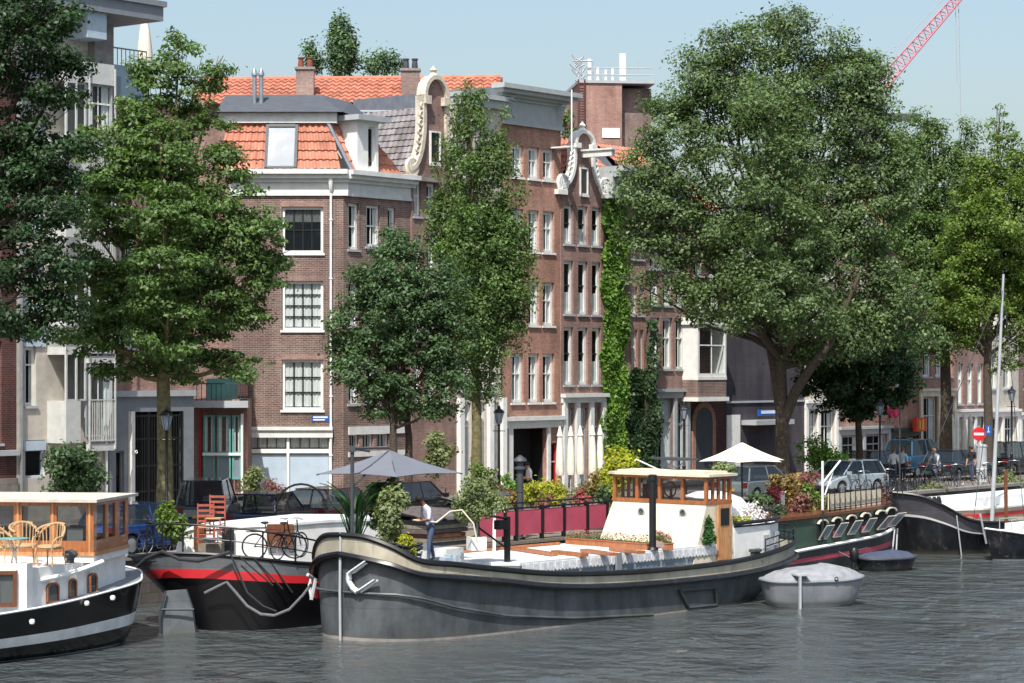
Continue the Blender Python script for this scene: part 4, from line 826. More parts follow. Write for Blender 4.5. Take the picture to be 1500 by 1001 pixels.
mb = MB(); mb.box(-.1, FJ.x(985), -.5, 3, zj+.004, z2); mb.box(-.1, FJ.x(985), -.9, 3, z2, z2+.25); mb.box(-.1, FJ.x(985), -1.2, 3, z2+.25, z2+.5); mb.build('cornice', M['cornice_grey'], Jh)
FK, Kh, xk = house(922.3, 946, 'slim_brick_house', 'slim brick house strip between the ivy and the brown creeper trunk', 'brick_pink', 293, [(925,934),(937,943)], [(330,380),(420,462),(483,550)], [(925,943,590)], corn=None)
house(946.3, 1009, 'triple_window_house', 'dusky brick house with three tall white framed windows and grey shopfront', 'brick_rose', 300, [(952,966),(971,985),(990,1004)], [(345,395),(405,448),(466,541)], [(950,985,585),(990,1005,590)], gm='light_grey', roof='tile_orange')
FL, Lh, xl = house(1009.3, 1063, 'oriel_house', 'red brown brick house with a white framed oriel window above an arched door', 'brick_dark', 330, [(1016,1030),(1038,1054)], [(360,405),(415,455)], corn='cornice_white', roof='tile_orange')
oz0, oz1 = FL.z(1040, 552, -.9), FL.z(1040, 476, -.9); ox0, ox1 = FL.x(1022,-.9), FL.x(1064,-.9)
mb = MB(); mb.box(ox0, ox1, -.9, 0, oz0-1.0, oz0-.16); mb.build('oriel_base', M['brick_brown'], Lh)
for q_ in ((ox0-.1, ox1+.1, -1.0, 0, oz0-1.2, oz0-1.0), (ox0-.1, ox1+.1, -1.0, 0, oz1, oz1+.35), (ox0, ox1, -.93, 0, oz0-.157, oz0)): mb = MB(); mb.box(*q_); mb.build('oriel_slab', M['white'], Lh)
window(Lh, ox0, ox1, oz0, oz1, y=-.9, fm='white', nx=2, rail=.62, fw=.16, glass='glass', sill=None, name='oriel_window')
for q_ in (ox0+.01, ox1-.1): mb = MB(); mb.box(q_, q_+.09, -.8, 0, oz0, oz1); mb.build('oriel_side', M['white'], Lh)
mb = MB(); xa = FL.x(1030); 
arch = [(xa-.75, .2)]+[(xa-.75*math.cos(math.pi*k/10), 2.9+.75*math.sin(math.pi*k/10)) for k in range(11)]+[(xa+.75, .2)]
mb.plate(arch, -.05, .1); mb.build('arched_door', M['dark_grey'], Lh); mb = MB(); ribbon(mb, arch, .28, -.08, .05); mb.build('door_arch', M['brick_red'], Lh)
FMm, Mh, xmm = house(1063.3, 1178, 'dusky_wall_house', 'wide house with plain dark grey purple rendered wall and white garage door', 'brick_dusky', 440, [(1095,1110),(1130,1145)], [(350,385)], corn=None)
mb = MB(); mb.box(FMm.x(1064)-.0, FMm.x(1083), -.06, .02, .2, FMm.z(1073,608)); mb.build('garage_door', M['white'], Mh)
mb = MB(); mb.box(FMm.x(1086), FMm.x(1142), -.9, -.003, FMm.z(1110,622), FMm.z(1110,615)); mb.box(FMm.x(1063.5), FMm.x(1178), -.06, -.003, FMm.z(1110,590), FMm.z(1110,587)); mb.build('canopy_ledge', M['light_grey'], Mh)
mb = MB(); mb.box(FMm.x(1102), FMm.x(1124), -.5, -.3, FMm.z(1110,609), FMm.z(1110,600)); s_ = mb.build('sign_panel', M['blue_sign'], Mh)
mb = MB(); mb.box(FMm.x(1103), FMm.x(1123), -.51, -.5, FMm.z(1110,606), FMm.z(1110,601.5)); mb.build('sign_face', M['rail_white'], s_)
house(1178.3, 1226, 'white_pilaster_house', 'pale fronted house with tall white pilasters right of the thick trunk', 'plaster_pale', 330, [(1184,1195),(1201,1210),(1214,1222)], [(360,410),(430,480),(505,560)], [(1183,1196,600),(1200,1222,600)], roof='tile_orange')
house(1226.3, 1303, 'grey_shop_house', 'brick house with wide grey glazed shopfront behind the small dark umbrella tree', 'brick_pink', 350, [(1235,1248),(1258,1270),(1282,1295)], [(380,425),(445,490),(520,575)], [(1230,1262,638),(1266,1299,638)], gm='light_grey', roof='tile_grey')
FPp, Ph, xp = house(1303.3, 1346, 'orange_sign_shop', 'shop with bright orange sign over a dark green front', 'brick_red', 355, [(1310,1322),(1328,1340)], [(385,430),(450,490),(515,565)], [(1308,1343,640)], gm='dark_green', roof='tile_orange')
mb = MB(); mb.box(FPp.x(1330), xp-.1, -.55, -.3, FPp.z(1335,632), FPp.z(1335,612)); s_ = mb.build('shop_sign', M['orange_sign'], Ph)
mb = MB(); mb.box(FPp.x(1338), FPp.x(1340.5), -.56, -.55, FPp.z(1335,630), FPp.z(1335,614)); mb.box(FPp.x(1334), FPp.x(1336), -.56, -.55, FPp.z(1335,628), FPp.z(1335,616)); mb.build('sign_lettering', M['yellow_sign'], s_)
house(1346.3, 1399, 'cream_portal_house', 'pink brick house with big cream two storey portal', 'brick_pink', 380, [(1352,1364),(1370,1380),(1386,1395)], [(410,450),(500,552)], [(1350,1372,582),(1376,1396,582)], gm='cream')
house(1399.3, 1443, 'arched_window_house', 'red brick house with three slim windows and white arches below, left of the ash trunk', 'brick_rose', 390, [(1403,1411),(1417,1426),(1432,1440)], [(430,480),(533,592)], [(1402,1411,612),(1416,1425,612),(1430,1440,612)])
house(1443.3, 1492, 'corner_shop_house', 'pale house behind the sailing mast and the black street lamp', 'plaster_pale', 400, [(1450,1460),(1470,1482)], [(440,485),(520,570)], [(1448,1466,612),(1470,1488,612)], roof='tile_grey')
house(1492.3, 1580, 'end_brick_house', 'brown brick house cut off by the right edge of the photo', 'brick_brown', 395, [(1500,1512),(1525,1537),(1552,1564)], [(440,485),(520,570)], [(1498,1520,615),(1530,1570,615)], roof='tile_orange')
# ---- brick tower with antennas
FT = Frame(((849-CX)/FP*150, 150), R(84)); T = place(FT, 'brick_tower', 'tall pinkish brick tower block topped by white antennas', None, 'tower')
tx1 = FT.x(911); zt = FT.z(880, 122)
mb = MB(); mb.box(0, tx1, 0, 9, 0, zt); mb.build('wall', M['brick_pink'], T)
mb = MB(); mb.box(tx1, tx1+2.0, 1.0, 9, 0, zt-.2); mb.build('side_wall', M['brick_taupe'], T)
mb = MB(); mb.box(-.1, tx1+2.1, -.1, 9, zt, zt+.18); mb.build('parapet', M['light_grey'], T)
mb = MB(); mb.box(FT.x(882), FT.x(908), -.06, .0, FT.z(880,202), FT.z(880,188)); mb.build('billboard', M['white'], T)
mb = MB(); mb.tube([(.3,-.2,0),(.3,-.2,zt+.2)], .05, 0, 5); mb.tube([(-.1,-.2,0),(-.1,-.2,zt+.2)], .05, 0, 5)
for k in range(40): mb.box(-.1, .3, -.22, -.18, zt-6.3+k*.16, zt-6.26+k*.16)
mb.build('lattice_ladder', M['brick_dark'], T)
for k, (px, y0, y1, wd) in enumerate([(866,84,118,5),(915,76,120,9),(890,100,119,3),(878,96,119,3),(900,98,119,3)]):
    mb = MB(); a = FT.x(px-wd/2); mb.box(a, a+wd/FP*150, .8, 1.1, FT.z(px,y1), FT.z(px,y0)); mb.build('antenna_panel', M['white'], T)
mb = MB()
for px in (855, 872, 884, 896, 905, 925, 938): mb.tube([(FT.x(px), 1, zt), (FT.x(px), 1, FT.z(px, 92 if px % 2 else 88))], .035, 0, 5)
for zz in (98, 108): mb.tube([(0, .5, FT.z(880,zz)), (tx1+2, .5, FT.z(880,zz))], .03, 0, 5)
mb.tube([(FT.x(840), .5, FT.z(850,88)), (FT.x(870), .5, FT.z(850,88))], .05, 0, 5)
rg = random.Random(4)
for k in range(26): a = FT.x(843+rg.random()*12); z = FT.z(850, 86+rg.random()*34); mb.tube([(a, .5, z), (a+rg.uniform(-.4,.4), .5, z+rg.uniform(.1,.5))], .05, 0, 4)
mb.build('antenna_mast', M['light_grey'], T)
# orange roof seen below the tower
FQ = Frame(((880-CX)/FP*128, 128), R(86)); Q = place(FQ, 'low_orange_roof_house', 'house behind the narrow gable with low orange pantile roof below the brick tower')
mb = MB(); mb.box(-2.2, FQ.x(950), .3, 5, 0, FQ.z(900,244)); mb.build('wall', M['brick_pink'], Q)
tiles('roof', (-2.4, 0, FQ.z(900,243)), (FQ.x(950), 0, FQ.z(900,243)), (-2.4, 2.2, FQ.z(900,212)), (FQ.x(950), 2.2, FQ.z(900,215)), 'tile_orange', Q, .26, .34)
# ---- crane
Kr = empty('tower_crane', (UN(0,0).x+((1290-CX)/FP*260), 260, ST), 0, 'red lattice crane jib rising out of the big trees at top right', 'crane')
def kp(px, py): return Vector(((px-1290)/FP*260, 0, zat(py, 260)-ST))
mb = MB(); a, b = kp(1262, 158), kp(1470, -80); d = (b-a).normalized(); u = Vector((-d.z, 0, d.x))
w0 = .75; ch = []
for sx, sy in ((1,0), (-1,.8), (-1,-.8)): ch.append(((a+u*sx*w0+Vector((0,sy,0))), (b+u*sx*w0*.35+Vector((0,sy*.5,0)))))
for p, q_ in ch: mb.tube([p, q_], .095, 0, 5)
N_ = 26
for k in range(N_):
    for i in range(3):
        p, q_ = ch[i]; p2, q2 = ch[(i+1) % 3]
        mb.tube([p.lerp(q_, k/N_), p2.lerp(q2, (k+.5)/N_)], .045, 0, 4); mb.tube([p2.lerp(q2, (k+.5)/N_), p.lerp(q_, (k+1)/N_)], .045, 0, 4)
mb.build('jib', M['crane_red'], Kr)
mb = MB(); mb.tube([kp(1404,-8), kp(1407,170)], .045, 0, 4); mb.tube([kp(1399,-8), kp(1402,120)], .03, 0, 4); mb.tube([kp(1290,95), kp(1400,-20)], .03, 0, 4); mb.build('hoist_cable', M['light_grey'], Kr)
mb = MB(); c0 = kp(1262,158); mb.box(c0.x-.6, c0.x+.6, -.6, .6, 0, c0.z); mb.build('mast', M['dark_grey'], Kr)
mb = MB(); c1 = kp(1338,172); mb.box(c0.x-1, c1.x+.5, -1.0, 1.0, c1.z-.3, c1.z+.3); mb.build('machinery_house', M['dark_grey'], Kr)
# ---- creepers
def creeper(name, label, fr, px0, px1, py0, py1, leaf, size, n_, seed, thick=.35, edge=6):
    rng = np.random.default_rng(seed); root = place(fr, name, label, None, 'creeper')
    py = py0+(py1-py0)*rng.random(n_); q = rng.random(n_)
    wob = np.sin(py*.055+seed)*edge*.5+np.sin(py*.13)*edge*.35
    px = px0+(px1-px0)*q+wob*(np.abs(q-.5)*2)
    xs = np.array([fr.x(a) for a in px]); zs = np.array([fr.z(a, b) for a, b in zip(px, py)])
    ok = zs > 0; xs, zs = xs[ok], zs[ok]
    lump = .12+thick*(.5+.5*np.sin(xs*3.1+seed)*np.sin(zs*2.3))*rng.random(len(xs))
    P = np.stack([xs, -lump, zs], 1); Nn = rng.normal(size=(len(xs), 3))*.45+np.array([0, -.9, .45]); Nn /= np.linalg.norm(Nn, axis=1)[:, None]
    leaf_mesh('foliage', P, Nn, size, M[leaf], root, aspect=.8)
    mb = MB(); x0, x1 = fr.x(px0), fr.x(px1)
    for k in range(4): xx = x0+(x1-x0)*(k+.5)/4; mb.tube([(xx+.2*math.sin(j*1.7+k), -.07, j*max(zs)/12) for j in range(13)], .04, 0, 5)
    mb.build('stem', M['bark'], root)
creeper('ivy', 'bright green ivy column covering the wall right of the narrow gable house', FJ, 880, 915, 292, 700, 'leaf_ivy', .2, 9500, 1, .22)
creeper('ivy', 'darker ivy strip with gaps right of the bright ivy column', FK, 916, 942, 540, 700, 'leaf_dark', .18, 2600, 3)
creeper('ivy', 'brownish green creeper climbing beside the triple window house', line_frame(946,66.0), 944, 960, 470, 700, 'leaf_deep', .17, 1700, 5)
# ---------------------------------------------------------------- boats
def catmull(rows_, n=8):
    R_ = [np.array(r, float) for r in rows_]; out = []
    for i in range(len(R_)-1):
        p0, p1, p2, p3 = R_[max(i-1,0)], R_[i], R_[i+1], R_[min(i+2, len(R_)-1)]
        for k in range(n):
            t_ = k/n; out.append(.5*((2*p1)+(p2-p0)*t_+(2*p0-5*p1+4*p2-p3)*t_*t_+(3*p1-p0-3*p2+p3)*t_**3))
    out.append(R_[-1]); return out
def ring_hull(name, root, deck, water, levels, mats, flare=1.0, closed=True, keel=-.5):
    """deck/water: matching rings of points; levels: fractions of the height where the paint changes"""
    mb = MB(); n = len(deck); fs_ = [0]
    for a, b in zip(levels[:-1], levels[1:]):
        k = max(1, int((b-a)/.12)); fs_ += [a+(b-a)*(i+1)/k for i in range(k)]
    vs = []; kk = [Vector(w_)*1 for w_ in water]
    for w_ in kk: vs.append((w_.x, w_.y, keel))
    for f in fs_:
        for d, w_ in zip(deck, water):
            g = f**flare; vs.append((w_[0]+(d[0]-w_[0])*g, w_[1]+(d[1]-w_[1])*g, w_[2]+(d[2]-w_[2])*f))
    def mi(f0, f1):
        c = (f0+f1)/2; return next(i for i in range(len(levels)-1) if levels[i] <= c <= levels[i+1])
    rng_ = range(n) if closed else range(n-1)
    for j in range(len(fs_)):
        m_ = 0 if j == 0 else mi(fs_[j-1], fs_[j])
        for i in rng_: a, b = j*n+i, j*n+(i+1) % n; mb.f.append((a, b, b+n, a+n)); mb.m.append(m_); mb.sm.append(True)
    mb.v = [tuple(v) for v in vs]
    return mb.build(name, [M[x] for x in mats], root, sharp=50)
def off_ring(ring, d, z=None, dz=0):                                # ring moved inwards by d
    n = len(ring); c = Vector((sum(p[0] for p in ring)/n, sum(p[1] for p in ring)/n)); out = []
    area = sum(ring[i][0]*ring[(i+1) % n][1]-ring[(i+1) % n][0]*ring[i][1] for i in range(n))
    sg = 1 if area > 0 else -1
    for i in range(n):
        a, b = Vector(ring[i-1][:2]), Vector(ring[(i+1) % n][:2]); t_ = (b-a).normalized(); nn_ = Vector((-t_.y, t_.x))*sg
        p = Vector(ring[i][:2])+nn_*d; out.append((p.x, p.y, (ring[i][2]+dz) if z is None else z))
    return out
def cap(root, ring, r, m, name, closed=True, dz=0, k=6):
    mb = MB(); pts = [(p[0], p[1], p[2]+dz) for p in ring]
    if closed: pts.append(pts[0])
    mb.tube(pts, r, 0, k); return mb.build(name, M[m], root)
def deckface(root, ring, dz, m, name='deck', inset=.04):
    r = off_ring(ring, inset, None, dz); n = len(r); c = (sum(p[0] for p in r)/n, sum(p[1] for p in r)/n, sum(p[2] for p in r)/n)
    mb = MB(); 
    # cross strips keep a long deck following its sheer
    h = n//2; mb.add(r, [(i, i+1, n-2-i, n-1-i) for i in range(h-1)]+([(h-1, h, n-h)] if n-h != h else [])); return mb.build(name, M[m], root)
# ======== B3: the main barge
PH = R(41); ST3 = Vector((-4.31, 61.05))
F3 = Frame(ST3, PH, base=0)
B3 = empty('barge', (ST3.x, ST3.y, 0), F3.rot(), 'long slate grey barge with cream bulwark, bow anchor and wooden wheelhouse', 'boat', 'houseboats moored along the canal')
#        xd    hwd   zd    zr    xw    hww
ST_ = [(0,   .04,  2.64, 2.17, .05,  .03), (.12, .75, 2.60, 2.08, .12, .55), (.42, 1.35, 2.38, 1.94, .45, 1.12), (.95, 1.85, 2.02, 1.7, 1.0, 1.6), (2, 2.10, 1.88, 1.57, 2, 1.98),
       (3.6, 2.2, 1.66, 1.38, 3.6, 2.13), (5.5, 2.24, 1.44, 1.13, 5.5, 2.18), (7.5, 2.25, 1.31, .98, 7.5, 2.2), (10, 2.25, 1.23, .9, 10, 2.2), (13, 2.23, 1.23, .88, 12.6, 2.15), (15, 2.12, 1.30, .92, 14.4, 1.9),
       (16.6, 1.9, 1.42, 1.02, 15.8, 1.4), (17.9, 1.5, 1.52, 1.12, 16.9, .8), (18.7, .9, 1.56, 1.16, 17.4, .3), (18.95, .04, 1.58, 1.34, 17.5, .03)]
SS = catmull(ST_, 5)
def b3ring(xi, hi, zi, f=0, flip=False):
    near = [(s[xi], -s[hi], s[zi]) for s in SS]; far = [(s[xi], s[hi], s[zi]) for s in SS[::-1]]; return near+far
def hwat(x): return float(np.interp(x, [s[0] for s in SS], [s[1] for s in SS]))
def zcap(x): return float(np.interp(x, [s[0] for s in SS], [s[2] for s in SS]))
def fd(x): return float(np.interp(x, [0, .5, 1.1, 2.5, 5], [0, .16, .3, .2, 0]))     # the far bow rail sits lower
dk = [(s[0], -s[1], s[2]) for s in SS]+[(s[0], s[1], s[2]-fd(s[0])) for s in SS[::-1]]
rb = [(s[0]+.0, -s[1]-.0, s[3]) for s in SS]+[(s[0], s[1], s[3]-fd(s[0])) for s in SS[::-1]]
wt = [(s[4], -s[5], 0) for s in SS]+[(s[4], s[5], 0) for s in SS[::-1]]
ring_hull('hull', B3, off_ring(rb, .09), wt, [0, .04, 1], ['concrete', 'hull_slate'], .75)
ring_hull('bulwark', B3, dk, rb, [0, 1], ['bulwark_cream'], 1, keel=.9) if False else None
mb = MB(); n = len(dk); mb.add(rb+dk, [(i, (i+1) % n, n+(i+1) % n, n+i) for i in range(n)], 0, True); ri = off_ring(dk, .07); mb.add(dk+ri+off_ring(rb, .07), [(i, (i+1) % n, n+(i+1) % n, n+i) for i in range(n)]+[(n+i, n+(i+1) % n, 2*n+(i+1) % n, 2*n+i) for i in range(n)]); mb.build('bulwark', M['bulwark_cream'], B3)
cap(B3, dk, .075, 'black', 'cap_rail', dz=.02); cap(B3, off_ring(rb, -.06), .085, 'hull_black', 'rub_rail')
deckface(B3, dk, -.3, 'bulwark_grey')
mb = MB(); mb.tube([(-.03, 0, -.3), (-.05, 0, 1.2), (-.04, 0, 2.1), (-.02, 0, 2.72)], .035, 0, 8); mb.build('stem_post', M['light_grey'], B3)
# strake that falls from the stem to the water, on both sides
for sg in (-1, 1):
    pts = []
    for s in SS:
        if s[0] > 10.5: break
        z = float(np.interp(s[0], [0, .5, 1, 2, 3.8, 6.5, 10.5], [1.22, 1.2, 1.1, .82, .47, .2, .0])); f = max(0, min(1, z/s[3]))**.75
        pts.append((s[4]+(s[0]-s[4])*f, sg*(s[5]+(s[1]-s[5])*f+.015), z))
    mb = MB(); mb.tube(pts, .035, 0, 6); mb.build('hull_strake', M['hull_slate'], B3)
# anchor on the near bow
def hullpt(px, py, lift=.06):
    best = None
    for s in SS:
        for f in np.linspace(0, 1, 30):
            g = f**.75; x = s[4]+(s[0]-s[4])*g; y = -(s[5]+(s[1]-s[5])*g)-lift; z = s[3]*f
            wx = ST3.x+F3.d.x*x+F3.n.x*y; wy = ST3.y+F3.d.y*x+F3.n.y*y
            e = (CX+wx/wy*FP-px)**2+(HY+(CH-z)/wy*FP-py)**2
            if best is None or e < best[0]: best = (e, Vector((x, y, z)))
    return best[1]
an = MB(); A_ = [hullpt(a, b, .1) for a, b in ((513,846),(509,850),(514,862),(522,866),(532,865))]
an.tube([hullpt(512,840,.12), hullpt(510,846,.12), hullpt(511,853,.12), hullpt(519,862,.12), hullpt(526,866,.12)], [.07,.08,.07,.075,.08], 0, 8)
def fluke(pa, pb, w_=.11):
    a, b = hullpt(*pa, .16), hullpt(*pb, .2); d = (b-a).normalized(); u = d.cross(Vector((0,-1,0))).normalized()*w_; o = Vector((0,-.06,0))
    an.add([a-u, a+u, b+u*.8, b-u*.8, a-u+o, a+u+o, b+u*.8+o, b-u*.8+o], [(0,3,2,1),(4,5,6,7),(0,1,5,4),(1,2,6,5),(2,3,7,6),(3,0,4,7)])
    an.tube([a+o*1.3, b+o*1.3], .03, 0, 6)
fluke((513,841), (535,822)); fluke((524,867), (551,850))
an.build('anchor', M['galvanised'], B3)
an = MB(); p0 = Vector((.5, 1.42, 1.45)); an.tube([p0, p0+Vector((-.12,.05,-.55))], .05, 0, 6); an.tube([p0+Vector((-.2,.1,.1)), p0+Vector((.1,.15,-.05))], .05, 0, 6); an.build('small_anchor', M['light_grey'], B3)
mb = MB(); a, b, c, d = hullpt(1003,866,.02), hullpt(1052,862,.02), hullpt(1050,886,.02), hullpt(1003,889,.02)
for p, q_ in ((a,b),(b,c),(c,d),(d,a)): mb.tube([p, q_], .045, 0, 6)
mb.build('hull_hatch', M['dark_grey'], B3)
# low cabin with scalloped cloth
cy = 1.72; cx0, cx1 = F3.x(742,-cy), F3.x(1050,-cy); ct = 1.76
mb = MB(); rr_ = [(cx0+.5,-cy),(cx1,-cy),(cx1,cy),(cx0+.5,cy),(cx0,cy-.6),(cx0,-cy+.6)]
mb.prism(rr_, 1.0, ct-.08, 0); mb.build('low_cabin', M['white'], B3)
mb = MB(); mb.prism([(p[0]+(.05 if p[0] > 10 else -.06), p[1]*1.04) for p in rr_], ct-.08, ct, 0); mb.build('cabin_top', M['rail_white'], B3)
mb = MB(); nS = 58; L_ = cx1-cx0-.6
for k in range(nS):
    x0 = cx0+.55+L_*k/nS; w_ = L_/nS; pts = [(x0, ct-.06), (x0, ct-.25)]+[(x0+w_*q/6, ct-.25-.05*math.sin(math.pi*q/6)) for q in range(1,6)]+[(x0+w_, ct-.25), (x0+w_, ct-.06)]
    mb.plate(pts, -cy-.075-.01*(k % 2), -cy-.06+.0)
mb.build('scalloped_cloth', M['cloth_white'], B3)
mb = MB()
for k in range(7): x0 = cx0+.7+k*(L_-.3)/7; mb.box(x0, x0+(L_-.3)/7-.14, -cy-.03, -cy-.002, 1.28, 1.44)
mb.build('cabin_window', M['glass_blue'], B3)
mb = MB(); x0 = F3.x(898,-cy); mb.box(x0, x0+.22, -cy-.14, -cy-.08, 1.1, ct+.02); mb.build('vent_post', M['mid_grey'], B3)
mb = MB()
for k, (pa, pb) in enumerate([((745,800),(812,810)),((812,806),(857,811)),((855,804),(900,810)),((897,802),(940,807))]):
    a, b = G(*pa, ct+.1), G(*pb, ct+.1); I3 = B3.matrix_basis.inverted(); a, b = I3 @ a, I3 @ b; d = (b-a).normalized(); u = Vector((-d.y, d.x, 0))*.12; h = Vector((0,0,-.085))
    mb.add([a-u,a+u,b+u,b-u,a-u+h,a+u+h,b+u+h,b-u+h], [(0,1,2,3),(4,7,6,5),(0,4,5,1),(1,5,6,2),(2,6,7,3),(3,7,4,0)])
mb.build('roof_plank', M['wood_orange'], B3)
mb = MB(); mb.tube([(cx0+.2, cy-.2, ct+.03), (cx1-3.2, cy-.15, ct+.03)], .06, 0, 6); mb.build('grab_rail', M['wood_orange'], B3)
I3 = B3.matrix_basis.inverted()
def L3(px, py, z): return I3 @ G(px, py, z)
# stove pipe
sp = L3(956, 806, ct); mb = MB(); mb.lathe((sp.x, sp.y, ct), [(.17,0),(.15,.06),(.1,.1),(.1,1.95),(.125,1.96),(.125,2.1),(.09,2.12)], 0, 16); mb.build('stove_pipe', M['black'], B3)
# wheelhouse
z0, z1, z2 = 1.0, 2.92, 3.72
mb = MB(); v = [(12.35,-1.78,z0),(14.45,-1.78,z0),(14.45,1.78,z0),(12.35,1.95,z0),(13.15,-1.72,z1),(14.4,-1.72,z1),(14.4,1.72,z1),(13.15,1.72,z1)]
mb.add(v, [(0,1,5,4),(1,2,6,5),(2,3,7,6),(3,0,4,7),(4,5,6,7)]); wb = mb.build('wheelhouse_base', M['cream'], B3)
def slx(z): return 12.35+.8*(z-z0)/(z1-z0)
for k, (yy, zz) in enumerate([(.55,2.62),(-.97,2.64)]):
    mb = MB(); mb.torus((slx(zz)-.02, yy, zz), (-1,0,.4), .13, .03, 0, 20, 6); p_ = mb.build('porthole', M['light_grey'], wb)
    q_ = MB(); q_.torus((slx(zz)-.012, yy, zz), (-1,0,.4), .06, .06, 0, 16, 4); q_.build('pane', M['glass_dark'], p_)
wh = MB(); yp = [-1.68,-.84,0,.84,1.68]
wh.box(13.12, 14.4, -1.74, 1.74, z1, z1+.1); wh.box(13.12, 14.4, -1.74, 1.74, z2-.08, z2)
W_ = wh.build('wheelhouse', M['wood_orange'], B3)
PO = [(x_, x_+.09, y_-.05, y_+.05) for y_ in yp for x_ in (13.15, 14.29)]+[(x_, x_+.07, y_, y_+.08) for x_ in (13.5, 13.78, 14.06) for y_ in (-1.7, 1.62)]
for q_ in PO: po = MB(); po.box(*q_, z1+.1, z2-.08); po.build('window_post', M['wood_orange'], W_)
gp = MB(); gp.quad((13.2,-1.63,z1+.1),(13.2,1.63,z1+.1),(13.2,1.63,z2-.08),(13.2,-1.63,z2-.08)); gp.build('front_pane', M['glass'], W_)
gp = MB(); gp.quad((13.24,-1.66,z1+.1),(14.29,-1.66,z1+.1),(14.29,-1.66,z2-.08),(13.24,-1.66,z2-.08)); gp.build('side_pane', M['glass'], W_)
mb = MB(); mb.lathe((13.6,-.1,z1+.1), [(.05,0),(.04,.3)], 0, 8); mb.torus((13.55,-.1,z1+.38), (1,0,.2), .22, .025, 0, 20, 5); mb.box(13.9,14.2,.6,1.2,z1+.1,z1+.5); mb.build('steering_wheel', M['wood_dark'], W_)
rf = MB(); rf.prism([(12.95,-1.5),(13.1,-1.86),(14.5,-1.86),(14.5,1.86),(13.1,1.86),(12.95,1.5)], z2+.002, z2+.08); rf.prism([(13.2,-1.6),(14.35,-1.6),(14.35,1.6),(13.2,1.6)], z2+.081, z2+.14); rf.build('wheelhouse_roof', M['cream'], B3)
dx0, dx1 = F3.x(1051,-1.82), F3.x(1069,-1.82)
mb = MB(); mb.box(dx0, dx1, -1.86, -1.79, 1.3, 2.9); dr = mb.build('door', M['wood_light'], B3)
mb = MB(); mb.box(dx0+.1, dx1-.1, -1.88, -1.861, 2.3, 2.8); mb.build('pane', M['glass_dark'], dr)
mb = MB(); mb.tube([(dx1-.06,-1.87,2.0),(dx1-.06,-1.93,2.0),(dx1-.16,-1.93,2.0)], .014, 0, 5); mb.build('handle', M['zinc'], dr)
mb = MB(); ac = [(14.47,-1.76),(16.4,-1.68),(17.3,-1.35),(17.75,-.7),(17.8,0),(17.75,.7),(17.3,1.35),(16.4,1.68),(14.47,1.76)]
mb.prism(ac, 1.1, 2.22); mb.build('aft_cabin', M['white'], B3)
mb = MB(); mb.tube([(x*1.0, y*1.02, 2.3+.03*max(0,x-15)) for x, y in ac], .055, 0, 8); mb.tube([(x, y, 2.22) for x, y in ac], .03, 0, 6); mb.build('aft_rim', M['black'], B3)
for q_ in ((16.0, 16.3, -1.735, -1.70, 1.5, 1.9), (16.8,17.0,-1.6,-1.54,1.55,1.95)): mb = MB(); mb.box(*q_); mb.build('aft_window', M['light_grey'], B3)
mb = MB(); mb.lathe((16.1,.3,2.22), [(1.35,0),(1.27,.35),(.95,.72),(.45,.9),(.02,.94)], 0, 24); mb.build('aft_canopy', M['rail_white'], B3)
# guard rail at the stern
mb = MB(); rl = [(s[0], -s[1]+.03, s[2]) for s in SS if s[0] > 15.6]+[(s[0], s[1]-.03, s[2]) for s in SS[::-1] if s[0] > 16.5]
for dz in (.25, .45): mb.tube([(p[0], p[1], p[2]+dz) for p in rl], .02, 0, 6)
for p in rl[::3]: mb.tube([p, (p[0], p[1], p[2]+.45)], .018, 0, 5)
mb.build('stern_rail', M['black'], B3)
mb = MB()
for x in (15.1, 15.35): mb.lathe((x, -1.98, 1.15), [(.09,0),(.08,.3),(.13,.32),(.13,.38),(.06,.4)], 0, 10)
mb.box(15.0, 15.45, -2.08, -1.88, 1.13, 1.2); mb.build('bollard', M['dark_grey'], B3)
mb = MB()
for yy in (-.35, .35): mb.lathe((1.5, yy, 1.7), [(.12,0),(.1,.4),(.17,.42),(.17,.5)], 0, 12)
mb.tube([(1.5,-.45,2.0),(1.5,.45,2.0)], .06, 0, 8); mb.build('bow_bollard', M['black'], B3)
mb = MB(); rg = random.Random(3)
for k in range(26):
    a = k*.9; r_ = .3+.12*rg.random(); c_ = .9+.45*(k % 3); mb.torus((c_, -.75+.3*(k % 2), 2.12+.035*(k//3)), (rg.uniform(-.2,.2),rg.uniform(-.2,.2),1), r_*.7, .035, 0, 14, 5)
tag(mb.build('rope_coil', M['rope_dark'], B3))
# white deck lockers, crane post
mb = MB(); 
for a, b, y0, y1, zt_ in ((2.7,3.5,.2,1.5,2.25),(3.7,4.4,-.2,1.3,2.1)): mb.box(a, b, y0, y1, 1.3, zt_)
mb.box(2.75,2.95,-.35,.1,1.3,2.1); mb.build('deck_locker', M['rail_white'], B3)
mb = MB(); mb.box(2.9,3.2,-.9,-.5,1.4,1.95); mb.box(3.3,3.42,-.9,-.5,1.4,2.0); mb.build('blue_box', M['pale_blue'], B3)
cp_ = L3(743, 838, 1.45); cq = F3.x(743, -1.4); zz = F3.z(743, 757, -1.4)
mb = MB(); mb.box(cq-.06, cq+.06, -1.46, -1.34, 1.3, zz); mb.tube([(cq, -1.4, zz-.05), (cq-1.0, -.6, zz+.15)], .035, 0, 6); mb.tube([(cq, -1.4, zz-.85), (cq-1.0, -.6, zz+.1)], .03, 0, 6)
mb.box(cq-.42, cq-.08, -1.5, -1.3, zz-.32, zz-.08); mb.build('mast_support', M['black'], B3)
